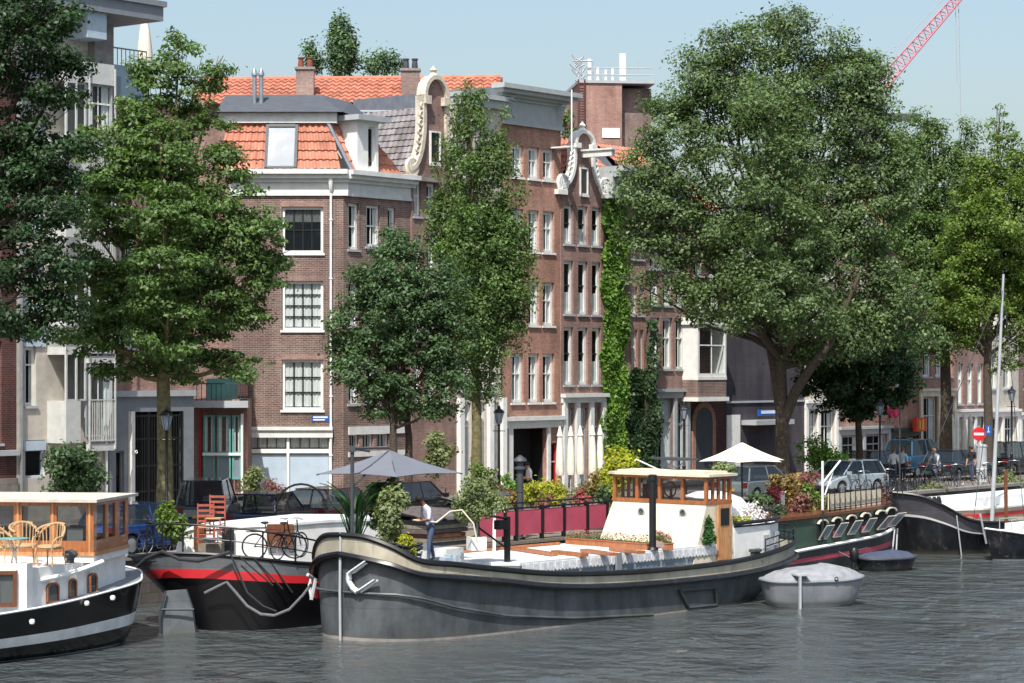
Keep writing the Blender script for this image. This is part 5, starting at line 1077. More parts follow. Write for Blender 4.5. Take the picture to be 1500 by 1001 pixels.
for px, y0, y1, off in ((724, 738, 784, 1.3),):
    x_ = F3.x(px, off); mb = MB(); mb.tube([(x_, off, 1.4), (x_, off, F3.z(px,y0,off))], .045, 0, 7); mb.build('white_post', M['white'], B3)
    mb = MB(); zq = F3.z(px,y0-2,off); mb.add([(x_-.5,off-.2,zq+.12),(x_+.5,off-.2,zq+.2),(x_+.5,off+.3,zq+.32),(x_-.5,off+.3,zq+.24)], [(0,1,2,3)]); 
    mb.add([(x_-.5,off-.2,zq+.1),(x_+.5,off-.2,zq+.18),(x_+.5,off+.3,zq+.3),(x_-.5,off+.3,zq+.22)], [(3,2,1,0)]); mb.build('solar_panel', M['dark_grey'], B3)
for px, py, k in ((460,855,0),(466,862,1)):
    pass
mb = MB(); P_ = Vector((1.0, 1.92, 1.05)); mb.lathe((P_.x, P_.y, P_.z-.2), [(.02,0),(.1,.05),(.12,.2),(.1,.36),(.03,.42)], 0, 12); mb.build('fender', M['red_paint'], B3)
mb = MB(); mb.tube([(.9,1.9,1.6),(.85,2.02,1.2),(.9,2.0,.9)], .05, 0, 7); mb.build('fender', M['white'], B3)
# ======== B1: left houseboat
o1 = Vector((-11.8, 55.7)); B1 = empty('houseboat', (o1.x, o1.y, 0), 0, 'black hulled houseboat with pale band, white cabin and orange wooden wheelhouse at the left edge', 'boat', 'houseboats moored along the canal')
def L1(x, y, z): return (x-o1.x, y-o1.y, z)
d1 = [(-16.9,49.3,.95),(-14.3,52.5,1.05),(-11.8,55.7,1.2),(-10.73,57.1,1.3),(-10.02,58.5,1.4),(-9.36,60.3,1.52),(-9.42,61.5,1.6),(-9.75,63.0,1.62),(-10.7,64.6,1.6),(-12.2,65.0,1.5),(-14.5,62.9,1.4),(-18.5,58.5,1.1),(-22.5,53.9,.95)]
w1 = [(-17.1,49.6,0),(-14.5,53.0,0),(-11.97,56.35,0),(-11.0,57.5,0),(-10.4,58.45,0),(-9.85,59.75,0),(-9.85,61.0,0),(-10.2,62.4,0),(-11.0,63.6,0),(-12.4,64.2,0),(-14.6,62.3,0),(-18.6,57.9,0),(-22.6,53.4,0)]
d1 = [tuple(p) for p in catmull(d1, 4)]; w1 = [tuple(p) for p in catmull(w1, 4)]
D1_ = [L1(*p) for p in d1]; W1_ = [L1(*p) for p in w1]
ring_hull('hull', B1, D1_, W1_, [0,.035,.31,.5,1], ['light_grey','gloss_black','rail_white','gloss_black'], .42)
cap(B1, D1_, .028, 'white', 'cap_rail'); deckface(B1, D1_, -.02, 'mid_grey')
for px, py, zz in ((48,911,1.04),(128,884,1.22),(166,876,1.34)):
    p = G(px, py, zz); mb = MB(); mb.lathe((p.x-o1.x, p.y-o1.y-.08, p.z), [(.02,-.05),(.055,-.04),(.07,.02),(.05,.06),(.02,.07)], 0, 10); mb.build('fairlead', M['rail_white'], B1)
mb = MB(); tr = [(-18,54.3),(-11.25,56.75),(-11.15,57.15),(-10.42,58.75),(-9.85,61.6),(-12.6,62.3),(-19,58)]
tr = [(-11.25,56.75),(-11.2,57.1),(-10.42,58.75),(-9.85,61.6),(-12.9,62.1),(-18.5,57.6),(-17.5,55.6)]
mb.prism([L1(*p, 0)[:2] for p in tr], 1.1, 2.16); tk = mb.build('cabin', M['white'], B1)
mb = MB(); mb.prism([L1(*p, 0)[:2] for p in [(-11.33,56.45),(-11.25,56.74),(-17.5,56.2),(-17.5,55.4)]], 1.0, 2.3); mb.build('fore_cabin', M['white'], B1)
Ff = Frame((-17.5,55.4), math.atan2(6.17, 1.05), 0)
wr = empty('cabin_front', (Ff.p.x-o1.x, Ff.p.y-o1.y, 0), Ff.rot()); wr.parent = B1
window(wr, Ff.x(-30), Ff.x(25), Ff.z(12,889), Ff.z(12,836), y=-.1, fm='wood_dark', nx=2, rail=0, fw=.09, sill=None, glass='glass_dark', curtain=None)
Fk = Frame((-11.2,57.1), math.atan2(.78, 1.65), 0); wr = empty('cabin_side', (Fk.p.x-o1.x, Fk.p.y-o1.y, 0), Fk.rot()); wr.parent = B1
for a, b, y0, y1 in ((67,85,853,883),(100,111,847,876),(130,141,839,870)):
    xa, xb, za, zb = Fk.x(a), Fk.x(b), Fk.z((a+b)/2,y1), Fk.z((a+b)/2,y0); xm_ = (xa+xb)/2
    arc = [(xa,za)]+[(xa,zb-.12)]+[(xm_-(xm_-xa)*math.cos(math.pi*k/6), zb-.12+.12*math.sin(math.pi*k/6)) for k in range(1,6)]+[(xb,zb-.12),(xb,za)]
    mb = MB(); mb.plate(arc, -.03, .02); wn = mb.build('window', M['glass_dark'], wr); mb = MB(); ribbon(mb, arc+[arc[0]], -.05, -.05, .0); mb.build('frame', M['wood_orange'], wn)
mb = MB(); rl_ = [W(42,854,57.0), W(80,846,57.5), W(110,838,58.3), W(135,829,58.6), W(150,823,58.9)]; mb.tube([(p.x-o1.x, p.y-o1.y, p.z) for p in rl_], .065, 0, 8); mb.build('grab_rail', M['white'], B1)
mb = MB(); fd = W(103,824,58.4); mb.lathe((fd.x-o1.x, fd.y-o1.y, 2.17), [(.1,0),(.1,.1),(.16,.14),(.2,.2),(.15,.28),(.03,.32)], 0, 12); mb.build('mushroom_vent', M['dark_grey'], B1)
# its wheelhouse, turned by -8 degrees to the camera
Fw = Frame((-10.42-6*.99, 58.75+6*.14), R(98), 0); wt_ = empty('wheelhouse', (Fw.p.x-o1.x, Fw.p.y-o1.y, 0), Fw.rot()); wt_.parent = B1
xe = Fw.x(137); z0, z1, z2 = 2.14, Fw.z(137,812), Fw.z(137,736); wd = 2.85
mb = MB(); mb.box(0, xe, 0, wd, z0, z1-.002); mb.build('wheelhouse_base', M['white'], wt_)
ops = [(Fw.x(a), Fw.x(b), Fw.z(137,793), Fw.z(137,742), None) for a, b in ((32,73),(83,126),(-20,20))]
mb = MB(); xs = sorted({0, xe, *[v for o in ops for v in o[:2]]}); zs = [z1, ops[0][2], ops[0][3], z2]
for i in range(len(xs)-1):
    for j in range(3):
        if j == 1 and any(o[0] < (xs[i]+xs[i+1])/2 < o[1] for o in ops): continue
        mb.box(xs[i], xs[i+1], 0, .07, zs[j], zs[j+1])
sops_ = [(.25,.95),(1.2,1.75),(2.1,2.6)]; ys = sorted({.07, wd, *[v for o in sops_ for v in o]})
for sx in (xe-.07, 0):
    for i in range(len(ys)-1):
        for j in range(3):
            if j == 1 and any(o[0] < (ys[i]+ys[i+1])/2 < o[1] for o in sops_): continue
            mb.box(sx, sx+.07, ys[i], ys[i+1], zs[j]+(.0), zs[j+1])
mb.box(0, xe, wd-.07, wd-.001, z1, zs[1]); mb.box(0, xe, wd-.07, wd-.001, zs[2], z2)
mb.build('wheelhouse_wall', M['wood_orange'], wt_)
mb = MB()
for a, b in ((32,73),(83,126),(-20,20)):
    xa, xb = Fw.x(a), Fw.x(b); mb.quad((xa,.035,zs[1]),(xb,.035,zs[1]),(xb,.035,zs[2]),(xa,.035,zs[2]))
mb.build('front_pane', M['glass_dark'], wt_)
mb = MB()
for a, b in sops_: mb.quad((xe-.035,a,zs[1]),(xe-.035,b,zs[1]),(xe-.035,b,zs[2]),(xe-.035,a,zs[2]))
mb.build('side_pane', M['glass'], wt_)
mb = MB()
for a in (77, 131, 26): xx = Fw.x(a)-.02; mb.box(xx, xx+.05, -.02, -.001, z1, z2)
mb.box(0, xe+.02, -.03, -.001, z1-.05, z1+.04); mb.box(xe, xe+.03, 0, wd, z1-.05, z1+.04); mb.build('trim', M['wood_light'], wt_)
mb = MB(); mb.box(.3, xe-.5, 1.2, 1.8, z1-.1, z1+.55); mb.box(xe-1.1, xe-.5, 1.5, 1.56, z1+.1, z1+.6); mb.build('console', M['wood_dark'], wt_)
mb = MB(); mb.box(xe-.75, xe-.35, .25, .28, z1+.25, z1+.6); mb.build('notice', M['rail_white'], wt_)
mb = MB(); zr_ = z2+.002; mb.add([(-.1,-.22,zr_),(xe+.15,-.22,zr_),(xe+.22,wd+.15,zr_),(-.1,wd+.15,zr_),(-.1,-.22,zr_+.07),(xe+.15,-.22,zr_+.07),(xe+.22,wd+.15,zr_+.07),(-.1,wd+.15,zr_+.07),(0,wd*.5,zr_+.16),(xe-.2,wd*.5,zr_+.16)], [(0,3,2,1),(0,1,5,4),(1,2,6,5),(2,3,7,6),(3,0,4,7),(4,5,9,8),(6,7,8,9),(5,6,9),(7,4,8)]); mb.build('wheelhouse_roof', M['plaster_pale'], wt_)
# wicker chairs and table on its deck
def wicker_chair(loc, rz, label):
    r = empty('wicker_chair', loc, rz, label, 'chair', 'wicker armchairs on the left houseboat deck')
    s = MB(); s.lathe((0,0,.36), [(.1,0),(.25,.0),(.27,.04),(.25,.08),(.05,.09)], 0, 16); s.build('seat', M['wicker'], r)
    b = MB()
    for k in range(9):
        a = math.pi*(.12+.76*k/8)+math.pi/2-math.pi/2; x, y = .27*math.cos(a), .27*math.sin(a); h = .34+.14*math.sin(a)
        b.tube([(x*.9, y*.9, .42), (x*1.05, y*1.05, .42+h)], .012, 0, 5)
    b.torus((0,.04,.78), (0,-.35,1), .31, .028, 0, 20, 6, math.pi*1.0, 0)
    b.tube([(.31*math.cos(math.pi*q/12), .30*math.sin(math.pi*q/12), .62+.27*math.sin(math.pi*q/12)) for q in range(13)], .028, 0, 7); b.build('backrest', M['wicker'], r)
    for sx in (-1, 1):
        a = MB(); a.tube([(sx*.31,.02,.63),(sx*.3,-.18,.6),(sx*.26,-.26,.5),(sx*.24,-.26,.38)], .022, 0, 7); a.build('armrest', M['wicker'], r)
        for sy in (-1, 1): l = MB(); l.tube([(sx*.2, sy*.2, .38), (sx*.24, sy*.24, 0)], .018, 0, 6); l.build('leg', M['wicker'], r)
    return r
CHS = 1.12
for px, py, rz, lab in ((73,829,R(-25),'wicker armchair nearest the wheelhouse door, turned away from the small round table'), (36,827,R(20),'wicker armchair directly behind the small round table'), (2,829,R(70),'wicker armchair cut off by the left edge of the photo')):
    p = G(px, py, 2.17); c_ = wicker_chair(p, rz, lab); c_.scale = (CHS,)*3
p = G(20, 834, 2.17); t_ = empty('garden_table', p, 0, 'small pale green metal table between the wicker chairs', 'table')
mb = MB(); mb.lathe((0,0,.7), [(.34,0),(.35,.015),(.34,.03)], 0, 24); mb.build('tabletop', M['teal'], t_)
for a in (0, 2.1, 4.2): mb = MB(); mb.tube([(.22*math.cos(a),.22*math.sin(a),.7),(-.2*math.cos(a),-.2*math.sin(a),0)], .014, 0, 5); mb.build('leg', M['rail_white'], t_)
# ======== B2: barge with red stripe
o2 = Vector((-8.2, 63.1)); B2 = empty('barge', (o2.x, o2.y, 0), 0, 'black barge with bright red stripe, grey rudder and low white cabin, between two neighbours', 'boat', 'houseboats moored along the canal')
def L2(x, y, z=0): return (x-o2.x, y-o2.y, z)
d2 = [(-10.25,64.7,1.84),(-9.9,64.0,1.9),(-9.2,63.5,2.0),(-8.0,63.25,2.0),(-6.7,63.35,1.88),(-5.7,64.0,1.72),(-4.4,65.45,1.55),(-2.2,67.9,1.4),(2,72.6,1.3),(6,77,1.3),(2.8,79.7,1.3),(-1.2,75.4,1.3),(-5.4,70.8,1.4),(-8,68.2,1.55),(-9.6,66.6,1.7),(-10.3,65.5,1.8)]
w2 = [(-8.3,64.9,0),(-8.28,64.1,0),(-8.2,63.5,0),(-7.6,63.3,0),(-6.5,63.45,0),(-5.6,64.15,0),(-4.3,65.6,0),(-2.1,68.05,0),(2.1,72.7,0),(6,77.2,0),(2.7,79.5,0),(-1.2,75.2,0),(-5.3,70.5,0),(-7.6,67.6,0),(-8.2,66.4,0),(-8.3,65.5,0)]
d2 = [tuple(p) for p in catmull(d2, 4)]; w2 = [tuple(p) for p in catmull(w2, 4)]; D2_ = [L2(*p) for p in d2]; W2_ = [L2(*p) for p in w2]
ring_hull('hull', B2, D2_, W2_, [0,.68,.80,1], ['hull_jet','red_paint','bulwark_grey'], .8)
cap(B2, D2_, .05, 'black', 'cap_rail'); deckface(B2, D2_, -.18, 'bulwark_grey')
def rl2(px, py, Z): p = W(px, py, Z); return (p.x-o2.x, p.y-o2.y, p.z)
mb = MB(); rd = [rl2(243,866,62.6), rl2(272,864,62.7), rl2(281,890,62.75), rl2(287,934,62.8), rl2(235,938,62.5), rl2(234,900,62.5)]
v = rd+[(p[0]+.02, p[1]+.12, p[2]) for p in rd]; n = 6; mb.add(v, [tuple(range(6))[::-1], tuple(range(6,12))]+[(i,(i+1)%6,6+(i+1)%6,6+i) for i in range(6)])
mb.build('rudder', M['bulwark_grey'], B2); mb = MB(); mb.tube([rl2(235,893,62.42), rl2(284,893,62.6)], .03, 0, 5); mb.tube([rl2(243,866,62.5), rl2(234,900,62.4), rl2(235,938,62.4)], .03, 0, 5); mb.build('rudder_band', M['dark_grey'], B2)
cb = [(-9.1,65.55),(-8.6,65.3),(-5.9,65.35),(-5.2,66.1),(-3.6,67.9),(-6.2,70.0),(-8.3,67.6)]
c2 = [L2(*p)[:2] for p in cb]; mb = MB(); mb.prism(c2, 1.4, [2.35,2.5,2.62,2.64,2.6,2.5,2.4]); n = len(c2); cc = Vector((sum(p[0] for p in c2)/n, sum(p[1] for p in c2)/n))
mb.build('cabin', M['white'], B2)
mb = MB(); a = [2.352,2.502,2.622,2.642,2.602,2.502,2.402]; mb.prism([(p[0]+(cc.x-p[0])*-.03, p[1]+(cc.y-p[1])*-.03) for p in c2], a, [x+.07 for x in a]); mb.prism([(p[0]+(cc.x-p[0])*.12, p[1]+(cc.y-p[1])*.12) for p in c2], [x+.071 for x in a], [x+.17 for x in a]); mb.build('cabin_roof', M['rail_white'], B2)
mb = MB(); a, b = rl2(284,805,65.22), rl2(300,768,65.22); mb.box(a[0], b[0], a[1]-.05, a[1]+.1, a[2], b[2]); mb.build('cabin_door', M['wood_dark'], B2); mb = MB(); a, b = rl2(391,812,65.24), rl2(430,768,65.24); mb.box(a[0], b[0], a[1]-.06, a[1]+.1, a[2]+.2, b[2]); mb.build('cabin_door', M['wood_dark'], B2)
mb = MB(); a, b = rl2(325,815,65.2), rl2(343,776,65.2); mb.box(a[0], b[0], a[1]-.04, a[1]+.05, a[2], b[2]); mb.build('cabin_window', M['glass_dark'], B2)
R_ = [rl2(215,770,64.6), rl2(238,767,63.9), rl2(268,768,63.5), rl2(338,773,63.4), rl2(385,779,63.5), rl2(433,786,63.9), rl2(472,794,64.8)]
mb = MB(); mb.tube(R_, .028, 0, 6); mb.tube([(p[0], p[1], p[2]-.35) for p in R_], .018, 0, 6)
for p in R_: mb.tube([p, (p[0], p[1], 1.75)], .026, 0, 6)
mb.build('guard_rail', M['black'], B2)
mb = MB(); mb.tube([rl2(193,838,64.2), rl2(215,818,63.4), rl2(238,808,63.1), rl2(262,819,62.95), rl2(290,822,62.9), rl2(318,815,62.95), rl2(337,809,63.0)], .05, 0, 7); mb.tube([rl2(337,810,62.95), rl2(350,840,63.0), rl2(362,868,62.9), rl2(385,888,62.9), rl2(405,896,62.9)], .03, 0, 6)
for k in range(3): mb.tube([rl2(350+k*22,815+k*3,63.1+k*.2), rl2(400+k*14,858+k*5,63.2+k*.3)], .022, 0, 5)
mb.build('mooring_rope', M['rope_dark'], B2)
mb = MB(); mb.tube([rl2(300,869,63.0), rl2(322,858,62.9), rl2(332,853,62.85), rl2(345,868,62.85), rl2(362,888,62.8), rl2(382,900,62.75), rl2(402,902,62.7), rl2(424,893,62.6), rl2(444,872,62.5), rl2(456,856,62.5)], .04, 0, 8); mb.build('hawser', M['rope'], B2)
mb = MB(); a = rl2(290,806,64.0); b = rl2(324,797,64.0); mb.box(a[0], b[0], a[1], a[1]+.7, a[2]-.1, b[2]); mb.build('deck_box', M['wood_grey'], B2)
def ladder_chair(loc, rz, label):
    r = empty('ladder_back_chair', loc, rz, label, 'chair', 'red ladder back chairs stacked on the striped barge'); 
    s = MB(); s.box(-.22,.22,-.2,.2,.43,.46); s.build('seat', M['wicker'], r)
    b = MB()
    for k in range(4): b.box(-.2,.2,.19,.215,.56+k*.14,.62+k*.14)
    b.build('backrest', M['wood_red'], r)
    for sx in (-1,1):
        l = MB(); l.tube([(sx*.21,.2,0),(sx*.21,.2,1.06)], .02, 0, 6); l.build('leg', M['wood_red'], r)
        l = MB(); l.tube([(sx*.21,-.2,0),(sx*.21,-.2,.45)], .02, 0, 6); l.build('leg', M['wood_red'], r)
    s = MB()
    for zz in (.12,.25): s.tube([(-.21,-.2,zz),(.21,-.2,zz)], .012, 0, 5); s.tube([(-.21,.2,zz),(.21,.2,zz)], .012, 0, 5); s.tube([(-.21,-.2,zz+.05),(-.21,.2,zz+.05)], .012, 0, 5); s.tube([(.21,-.2,zz+.05),(.21,.2,zz+.05)], .012, 0, 5)
    s.build('stretcher', M['wood_red'], r); return r
p = W(302,797,64.3); ladder_chair(p, R(10), 'lower left red ladder back chair behind the guard rail of the striped barge').location.z = 2.2
p = W(315,782,64.5); ladder_chair(p, R(-12), 'upper right red ladder back chair rising above the other one').location.z = 2.42
bw = W(308,795,63.75); mb = MB(); mb.lathe((0,0,0), [(.02,0),(.14,.03),(.2,.1),(.21,.12),(.19,.12),(.1,.05),(.01,.03)], 0, 18); o = mb.build('metal_bowl', M['zinc']); o.location = (bw.x, bw.y, bw.z); tag(o, 'shiny metal bowl in front of the red ladder back chairs', 'bowl')
# ======== B7: terrace houseboat with red planter panels
F7 = line_frame(630, 47.2); F7.base = 0
B7 = empty('terrace_barge', (F7.p.x, F7.p.y, 0), F7.rot(), 'flat terrace boat with long red side panels and many potted plants behind the main barge', 'boat', 'houseboats moored along the canal')
xE = F7.x(898); mb = MB(); mb.box(-.5, xE+.6, 0, 4.3, -.4, 1.3); mb.build('hull', M['hull_black'], B7); mb = MB(); mb.box(-.5, xE+.6, -.06, 4.36, 1.3, 1.4); mb.build('deck', M['wood_grey'], B7)
pk = [700,740,757,795,827,861,890]
for a, b in zip(pk[:-1], pk[1:]):
    mb = MB(); mb.box(F7.x(a)+.06, F7.x(b)-.06, .02, .12, F7.z(830,778), F7.z(830,743)); mb.build('side_panel', M['red_planter'], B7)
mb = MB()
for a in pk: mb.box(F7.x(a)-.045, F7.x(a)+.045, -.02, .1, 1.4, F7.z(830,737))
mb.box(F7.x(700), xE, .0, .08, F7.z(830,741), F7.z(830,738.5)); mb.box(F7.x(700), xE, .2, .24, F7.z(830,734), F7.z(830,732)); mb.build('railing', M['black'], B7)
x_ = F7.x(762,.5); k7 = (F7.z(762,667,.5)-1.4)/2.26; mb = MB(); s_ = 44; mb.lathe((x_, .5, 1.4), [(.16,0),(.16,.05),(.11,.07),(.11,1.86*k7),(.2,1.88*k7),(.2,1.93*k7),(.11,1.96*k7),(.11,2.05*k7),(.22,2.1*k7),(.2,2.16*k7),(.03,2.26*k7)], 0, 16)
for zz in (.5, .9, 1.5): mb.lathe((x_, .5, 1.4+zz), [(.11,0),(.125,.01),(.125,.03),(.11,.04)], 0, 16)
mb.build('stove_pipe', M['dark_grey'], B7)
for k in range(6):
    mb = MB(); e_ = .06*((k*7)%3); mb.box(F7.x(640)+e_, F7.x(700)-e_*1.5, .4-e_*.5, 3.6, 1.4+k*.135, 1.4+k*.135+.12); mb.build('stacked_board', M[('dark_grey','wood_grey','wood_dark','tarp_brown','wood_grey','dark_grey')[k]], B7)
mb = MB(); a, b = F7.x(636), F7.x(704); v = []
for i in range(13):
    for j in range(7): x = a+(b-a)*i/12; y = .2+3.6*j/6; v.append((x, y, 2.24+.22*math.sin(math.pi*j/6)+.05*math.sin(i*2.1+j)+.03*math.sin(i*5.3)))
mb.add(v, [(i*7+j, (i+1)*7+j, (i+1)*7+j+1, i*7+j+1) for i in range(12) for j in range(6)], 0, True); o = mb.build('tarpaulin', M['tarp_brown'], B7)
so_ = o.modifiers.new('t', 'SOLIDIFY'); so_.thickness = .04
# ======== B4: green houseboat
def npl(px, n): return NP(px, n, 0)
o4 = npl(1180, 42); B4 = empty('houseboat', (o4.x, o4.y, 0), math.pi/2-TH, 'dark green houseboat with rising stern, arched hopper windows and a fenced roof terrace', 'boat', 'houseboats moored along the canal')
F4 = Frame(o4.xy, TH, 0)
xx = [F4.x(p) for p in (1060,1150,1185,1243,1290,1325,1334)]; xb_, x9 = xx[0], xx[-1]
bz = [.8,.8,.85,.95,1.05,1.2,1.28]
near = [(xx[0],.15,bz[0]),(xx[1],0,bz[1]),(xx[2],0,bz[2]),(xx[3],0,bz[3]),(xx[4],.05,bz[4]),(xx[5],.45,bz[5]),(x9+.35,1.1,bz[6]),(x9+.55,2.0,1.3)]
dk4 = near+[(p[0], 4.0-p[1]+.2, p[2]) for p in near[::-1]]; wt4 = [(p[0]-(.5 if p[0] > x9-.3 else 0), (p[1]+.12 if i < 8 else p[1]-.12), 0) for i, p in enumerate(dk4)]
dk4 = [tuple(p) for p in catmull(dk4, 3)]; wt4 = [tuple(p) for p in catmull(wt4, 3)]
ring_hull('hull', B4, dk4, wt4, [0,.5,.66,1], ['hull_blackgrey','red_planter','hull_blackgrey'], .8); cap(B4, dk4, .06, 'white', 'belt_rail'); deckface(B4, dk4, -.03, 'dark_grey')
tz = [1.95,1.95,1.96,2.0,2.05,2.12,2.18]
tn = [(xx[0]+.4,.25,tz[0]),(xx[1],.16,tz[1]),(xx[2],.15,tz[2]),(xx[3],.15,tz[3]),(xx[4],.2,tz[4]),(xx[5],.6,tz[5]),(x9+.1,1.2,tz[6]),(x9+.2,2.1,tz[6])]
tr4 = tn+[(p[0], 4.2-p[1], p[2]) for p in tn[::-1]]; mb = MB(); mb.prism([p[:2] for p in tr4], .8, [p[2]-.1 for p in tr4]); mb.build('cabin', M['hull_green'], B4)
mb = MB(); mb.prism([p[:2] for p in off_ring(tr4, -.08)], [p[2]-.098 for p in tr4], [p[2] for p in tr4]); mb.build('cabin_roof', M['wood_dark'], B4)
for i, px in enumerate((1203,1224,1245,1266,1289,1313)):
    xm_ = F4.x(px,.15); hw_ = .27 if px < 1280 else .31; zt4 = float(np.interp(px, [1185,1334], [1.72,1.95])); zb4 = zt4-.68; y4 = .12 if px < 1300 else .38
    arc = [(xm_-hw_,zb4),(xm_-hw_,zt4-.12)]+[(xm_-hw_*math.cos(math.pi*k/8), zt4-.12+.12*math.sin(math.pi*k/8)) for k in range(1,8)]+[(xm_+hw_,zt4-.12),(xm_+hw_,zb4)]
    mb = MB(); mb.plate(arc, y4-.01, y4+.1); wn = mb.build('window_opening', M['painted_room_shade'], B4)  # solid plate, near-black colour stands in for the shaded inside
    mb = MB(); ribbon(mb, arc[1:-1], .045, y4-.08, y4+.02); mb.build('arch_trim', M['cream'], wn)
    mb = MB(); k_ = .32 if px < 1280 else .45; a, b = xm_-hw_*.95, xm_+hw_*.95; mb.add([(a,y4-.02,zb4+.04),(b,y4-.02,zb4+.04),(b,y4-.02-k_,zt4-.16),(a,y4-.02-k_,zt4-.16)], [(0,1,2,3)]); mb.build('hopper_pane', M['glass_blue'], wn)
    mb = MB(); q4 = [(a,y4-.02,zb4+.04),(b,y4-.02,zb4+.04),(b,y4-.02-k_,zt4-.16),(a,y4-.02-k_,zt4-.16)]
    for k in range(4): mb.tube([q4[k], q4[(k+1)%4]], .018, 0, 4)
    mb.build('hopper_frame', M['plaster_pale'], wn)
    if i % 2: mb = MB(); mb.box(xm_-hw_*.9, xm_+hw_*.3, y4-.02, y4+.005, zb4, zb4+.25); mb.build('curtain', M['flower_red'], wn)
rz_ = lambda px: float(np.interp(px, [1150,1243,1325], [1.96,2.0,2.12]))
mb = MB(); pxs = [1215+k*(1322-1215)/14 for k in range(15)]
for px in pxs: x_ = F4.x(px,.3); mb.tube([(x_,.3,rz_(px)),(x_,.3,rz_(px)+.78)], .018, 0, 5); mb.lathe((x_,.3,rz_(px)+.76), [(.01,0),(.035,.03),(.01,.08)], 0, 6)
for dz in (.12,.62): mb.tube([(F4.x(px,.3),.3,rz_(px)+dz) for px in pxs], .015, 0, 5)
mb.build('terrace_railing', M['black'], B4)
mb = MB(); mb.box(F4.x(1213,.45), F4.x(1290,.45), .42, .46, 2.05, 2.6); mb.build('windscreen', M['cream'], B4)
mb = MB(); x_ = F4.x(1203,.1); mb.tube([(x_,.05,.7),(x_,.05,2.1)], .04, 0, 6); mb.build('davit_foot', M['dark_green'], B4)
mb = MB(); mb.tube([(x_,.05,2.1),(x_,.05,3.75)], .045, 0, 6); mb.tube([(x_,.05,3.0),(x_+.75,-.2,3.75)], .035, 0, 6); mb.tube([(x_+.15,.05,2.6),(x_+.5,-.1,3.5)], .03, 0, 6); mb.build('davit', M['rail_white'], B4)
mb = MB(); 
for k in range(2): mb.tube([(F4.x(1316-k*6,0), .1, .2+.0), (F4.x(1322-k*4,0), .2, 1.2)], .03, 0, 5)
mb.torus((x9+.45,1.2,1.55), (1,-.6,0), .26, .07, 0, 20, 7); mb.build('life_ring', M['light_grey'], B4)
# ======== B5 and B6
def bring(lst): return [tuple(UN(u, n_, z)) for u, n_, z in lst]
def boat_from(name, label, dl, wl, levels, mats, capm, flare=.8, caprad=.06):
    dd = [tuple(p) for p in catmull(bring(dl), 4)]; ww = [tuple(p) for p in catmull(bring(wl), 4)]; o = Vector(dd[0][:2])
    r = empty(name, (o.x, o.y, 0), 0, label, 'boat', 'houseboats moored along the canal')
    dd = [(p[0]-o.x, p[1]-o.y, p[2]) for p in dd]; ww = [(p[0]-o.x, p[1]-o.y, p[2]) for p in ww]
    ring_hull('hull', r, dd, ww, levels, mats, flare); cap(r, dd, caprad, capm, 'cap_rail'); deckface(r, dd, -.15, 'wood_grey'); return r, o, dd
B5, o5, dd5 = boat_from('sailing_barge', 'old black sailing barge with high pointed bow, grey bulwark and white line',
    [(78.2,43.8,2.32),(78.6,42.9,2.2),(79.2,42.2,1.82),(80.2,41.7,1.3),(82,41.4,1.12),(86,41.2,1.05),(100,41.2,1.05),(100,45.8,1.05),(84,45.8,1.1),(80.6,45.6,1.5),(79.0,44.9,2.1)],
    [(79.3,43.6,0),(79.5,42.9,0),(79.9,42.4,0),(80.6,41.95,0),(82,41.6,0),(86,41.4,0),(100,41.4,0),(100,45.6,0),(84,45.6,0),(81,45.3,0),(79.8,44.5,0)], [0,.62,.66,1], ['hull_black','white','bulwark_dusk'], 'black', 1.0)
def c5(u, n_, z): v = UN(u, n_, z); return (v.x-o5.x, v.y-o5.y, v.z)
mb = MB(); rg_ = [c5(u,n_,0)[:2] for u, n_ in ((80.9,42.9),(82.2,42.3),(99,42.3),(99,45.2),(82,45.2),(80.9,44.4))]; mb.prism(rg_, 1.0, 1.55); mb.build('cabin', M['cream'], B5)
mb = MB(); mb.prism([p[:2] for p in off_ring([(p[0],p[1],0) for p in rg_], -.05)], 1.25, 1.4); mb.build('red_band', M['red_paint'], B5)
mb = MB(); mb.prism([p[:2] for p in off_ring([(p[0],p[1],0) for p in rg_], -.12)], 1.551, 1.62); mb.prism([p[:2] for p in off_ring([(p[0],p[1],0) for p in rg_], .5)], 1.621, 1.95); mb.build('cabin_roof', M['rail_white'], B5)
mb = MB(); a = UN(82.0,43.5,1.8); b = W(1470,402,a.y); 
a = W(1453,742,91); b = W(1470,402,91); mb.tube([(a.x-o5.x,a.y-o5.y,1.1),(b.x-o5.x,b.y-o5.y,b.z)], [.085,.045], 0, 10); mb.build('mast', M['light_grey'], B5)
mb = MB()
for t_ in ((1425,770),(1500,760),(1340,725)): q_ = W(t_[0], t_[1], 90); mb.tube([(b.x-o5.x,b.y-o5.y,b.z-.3),(q_.x-o5.x,q_.y-o5.y,q_.z)], .014, 0, 4)
mb.build('rigging', M['dark_grey'], B5)
mb = MB(); q_ = W(1474,770,90); q2 = W(1473,690,90); mb.tube([(q_.x-o5.x,q_.y-o5.y,1.0),(q2.x-o5.x,q2.y-o5.y,q2.z)], .07, 0, 8); mb.build('wooden_post', M['wood_dark'], B5)
mb = MB(); q_ = W(1430,764,90.2); q2 = W(1433,790,90.0); mb.tube([c5(80.6,41.5,1.5), c5(80.9,41.4,.4)], .04, 0, 6); mb.tube([c5(79.6,41.95,1.6),c5(79.8,41.8,-.3)], .025, 0, 6); mb.build('leeboard_line', M['light_grey'], B5)
mb = MB()
for k in range(3): mb.lathe(c5(79.9+k*.35,43.2,1.7), [(.1,0),(.12,.2),(.06,.4)], 0, 8)
mb.build('bollard', M['black'], B5)
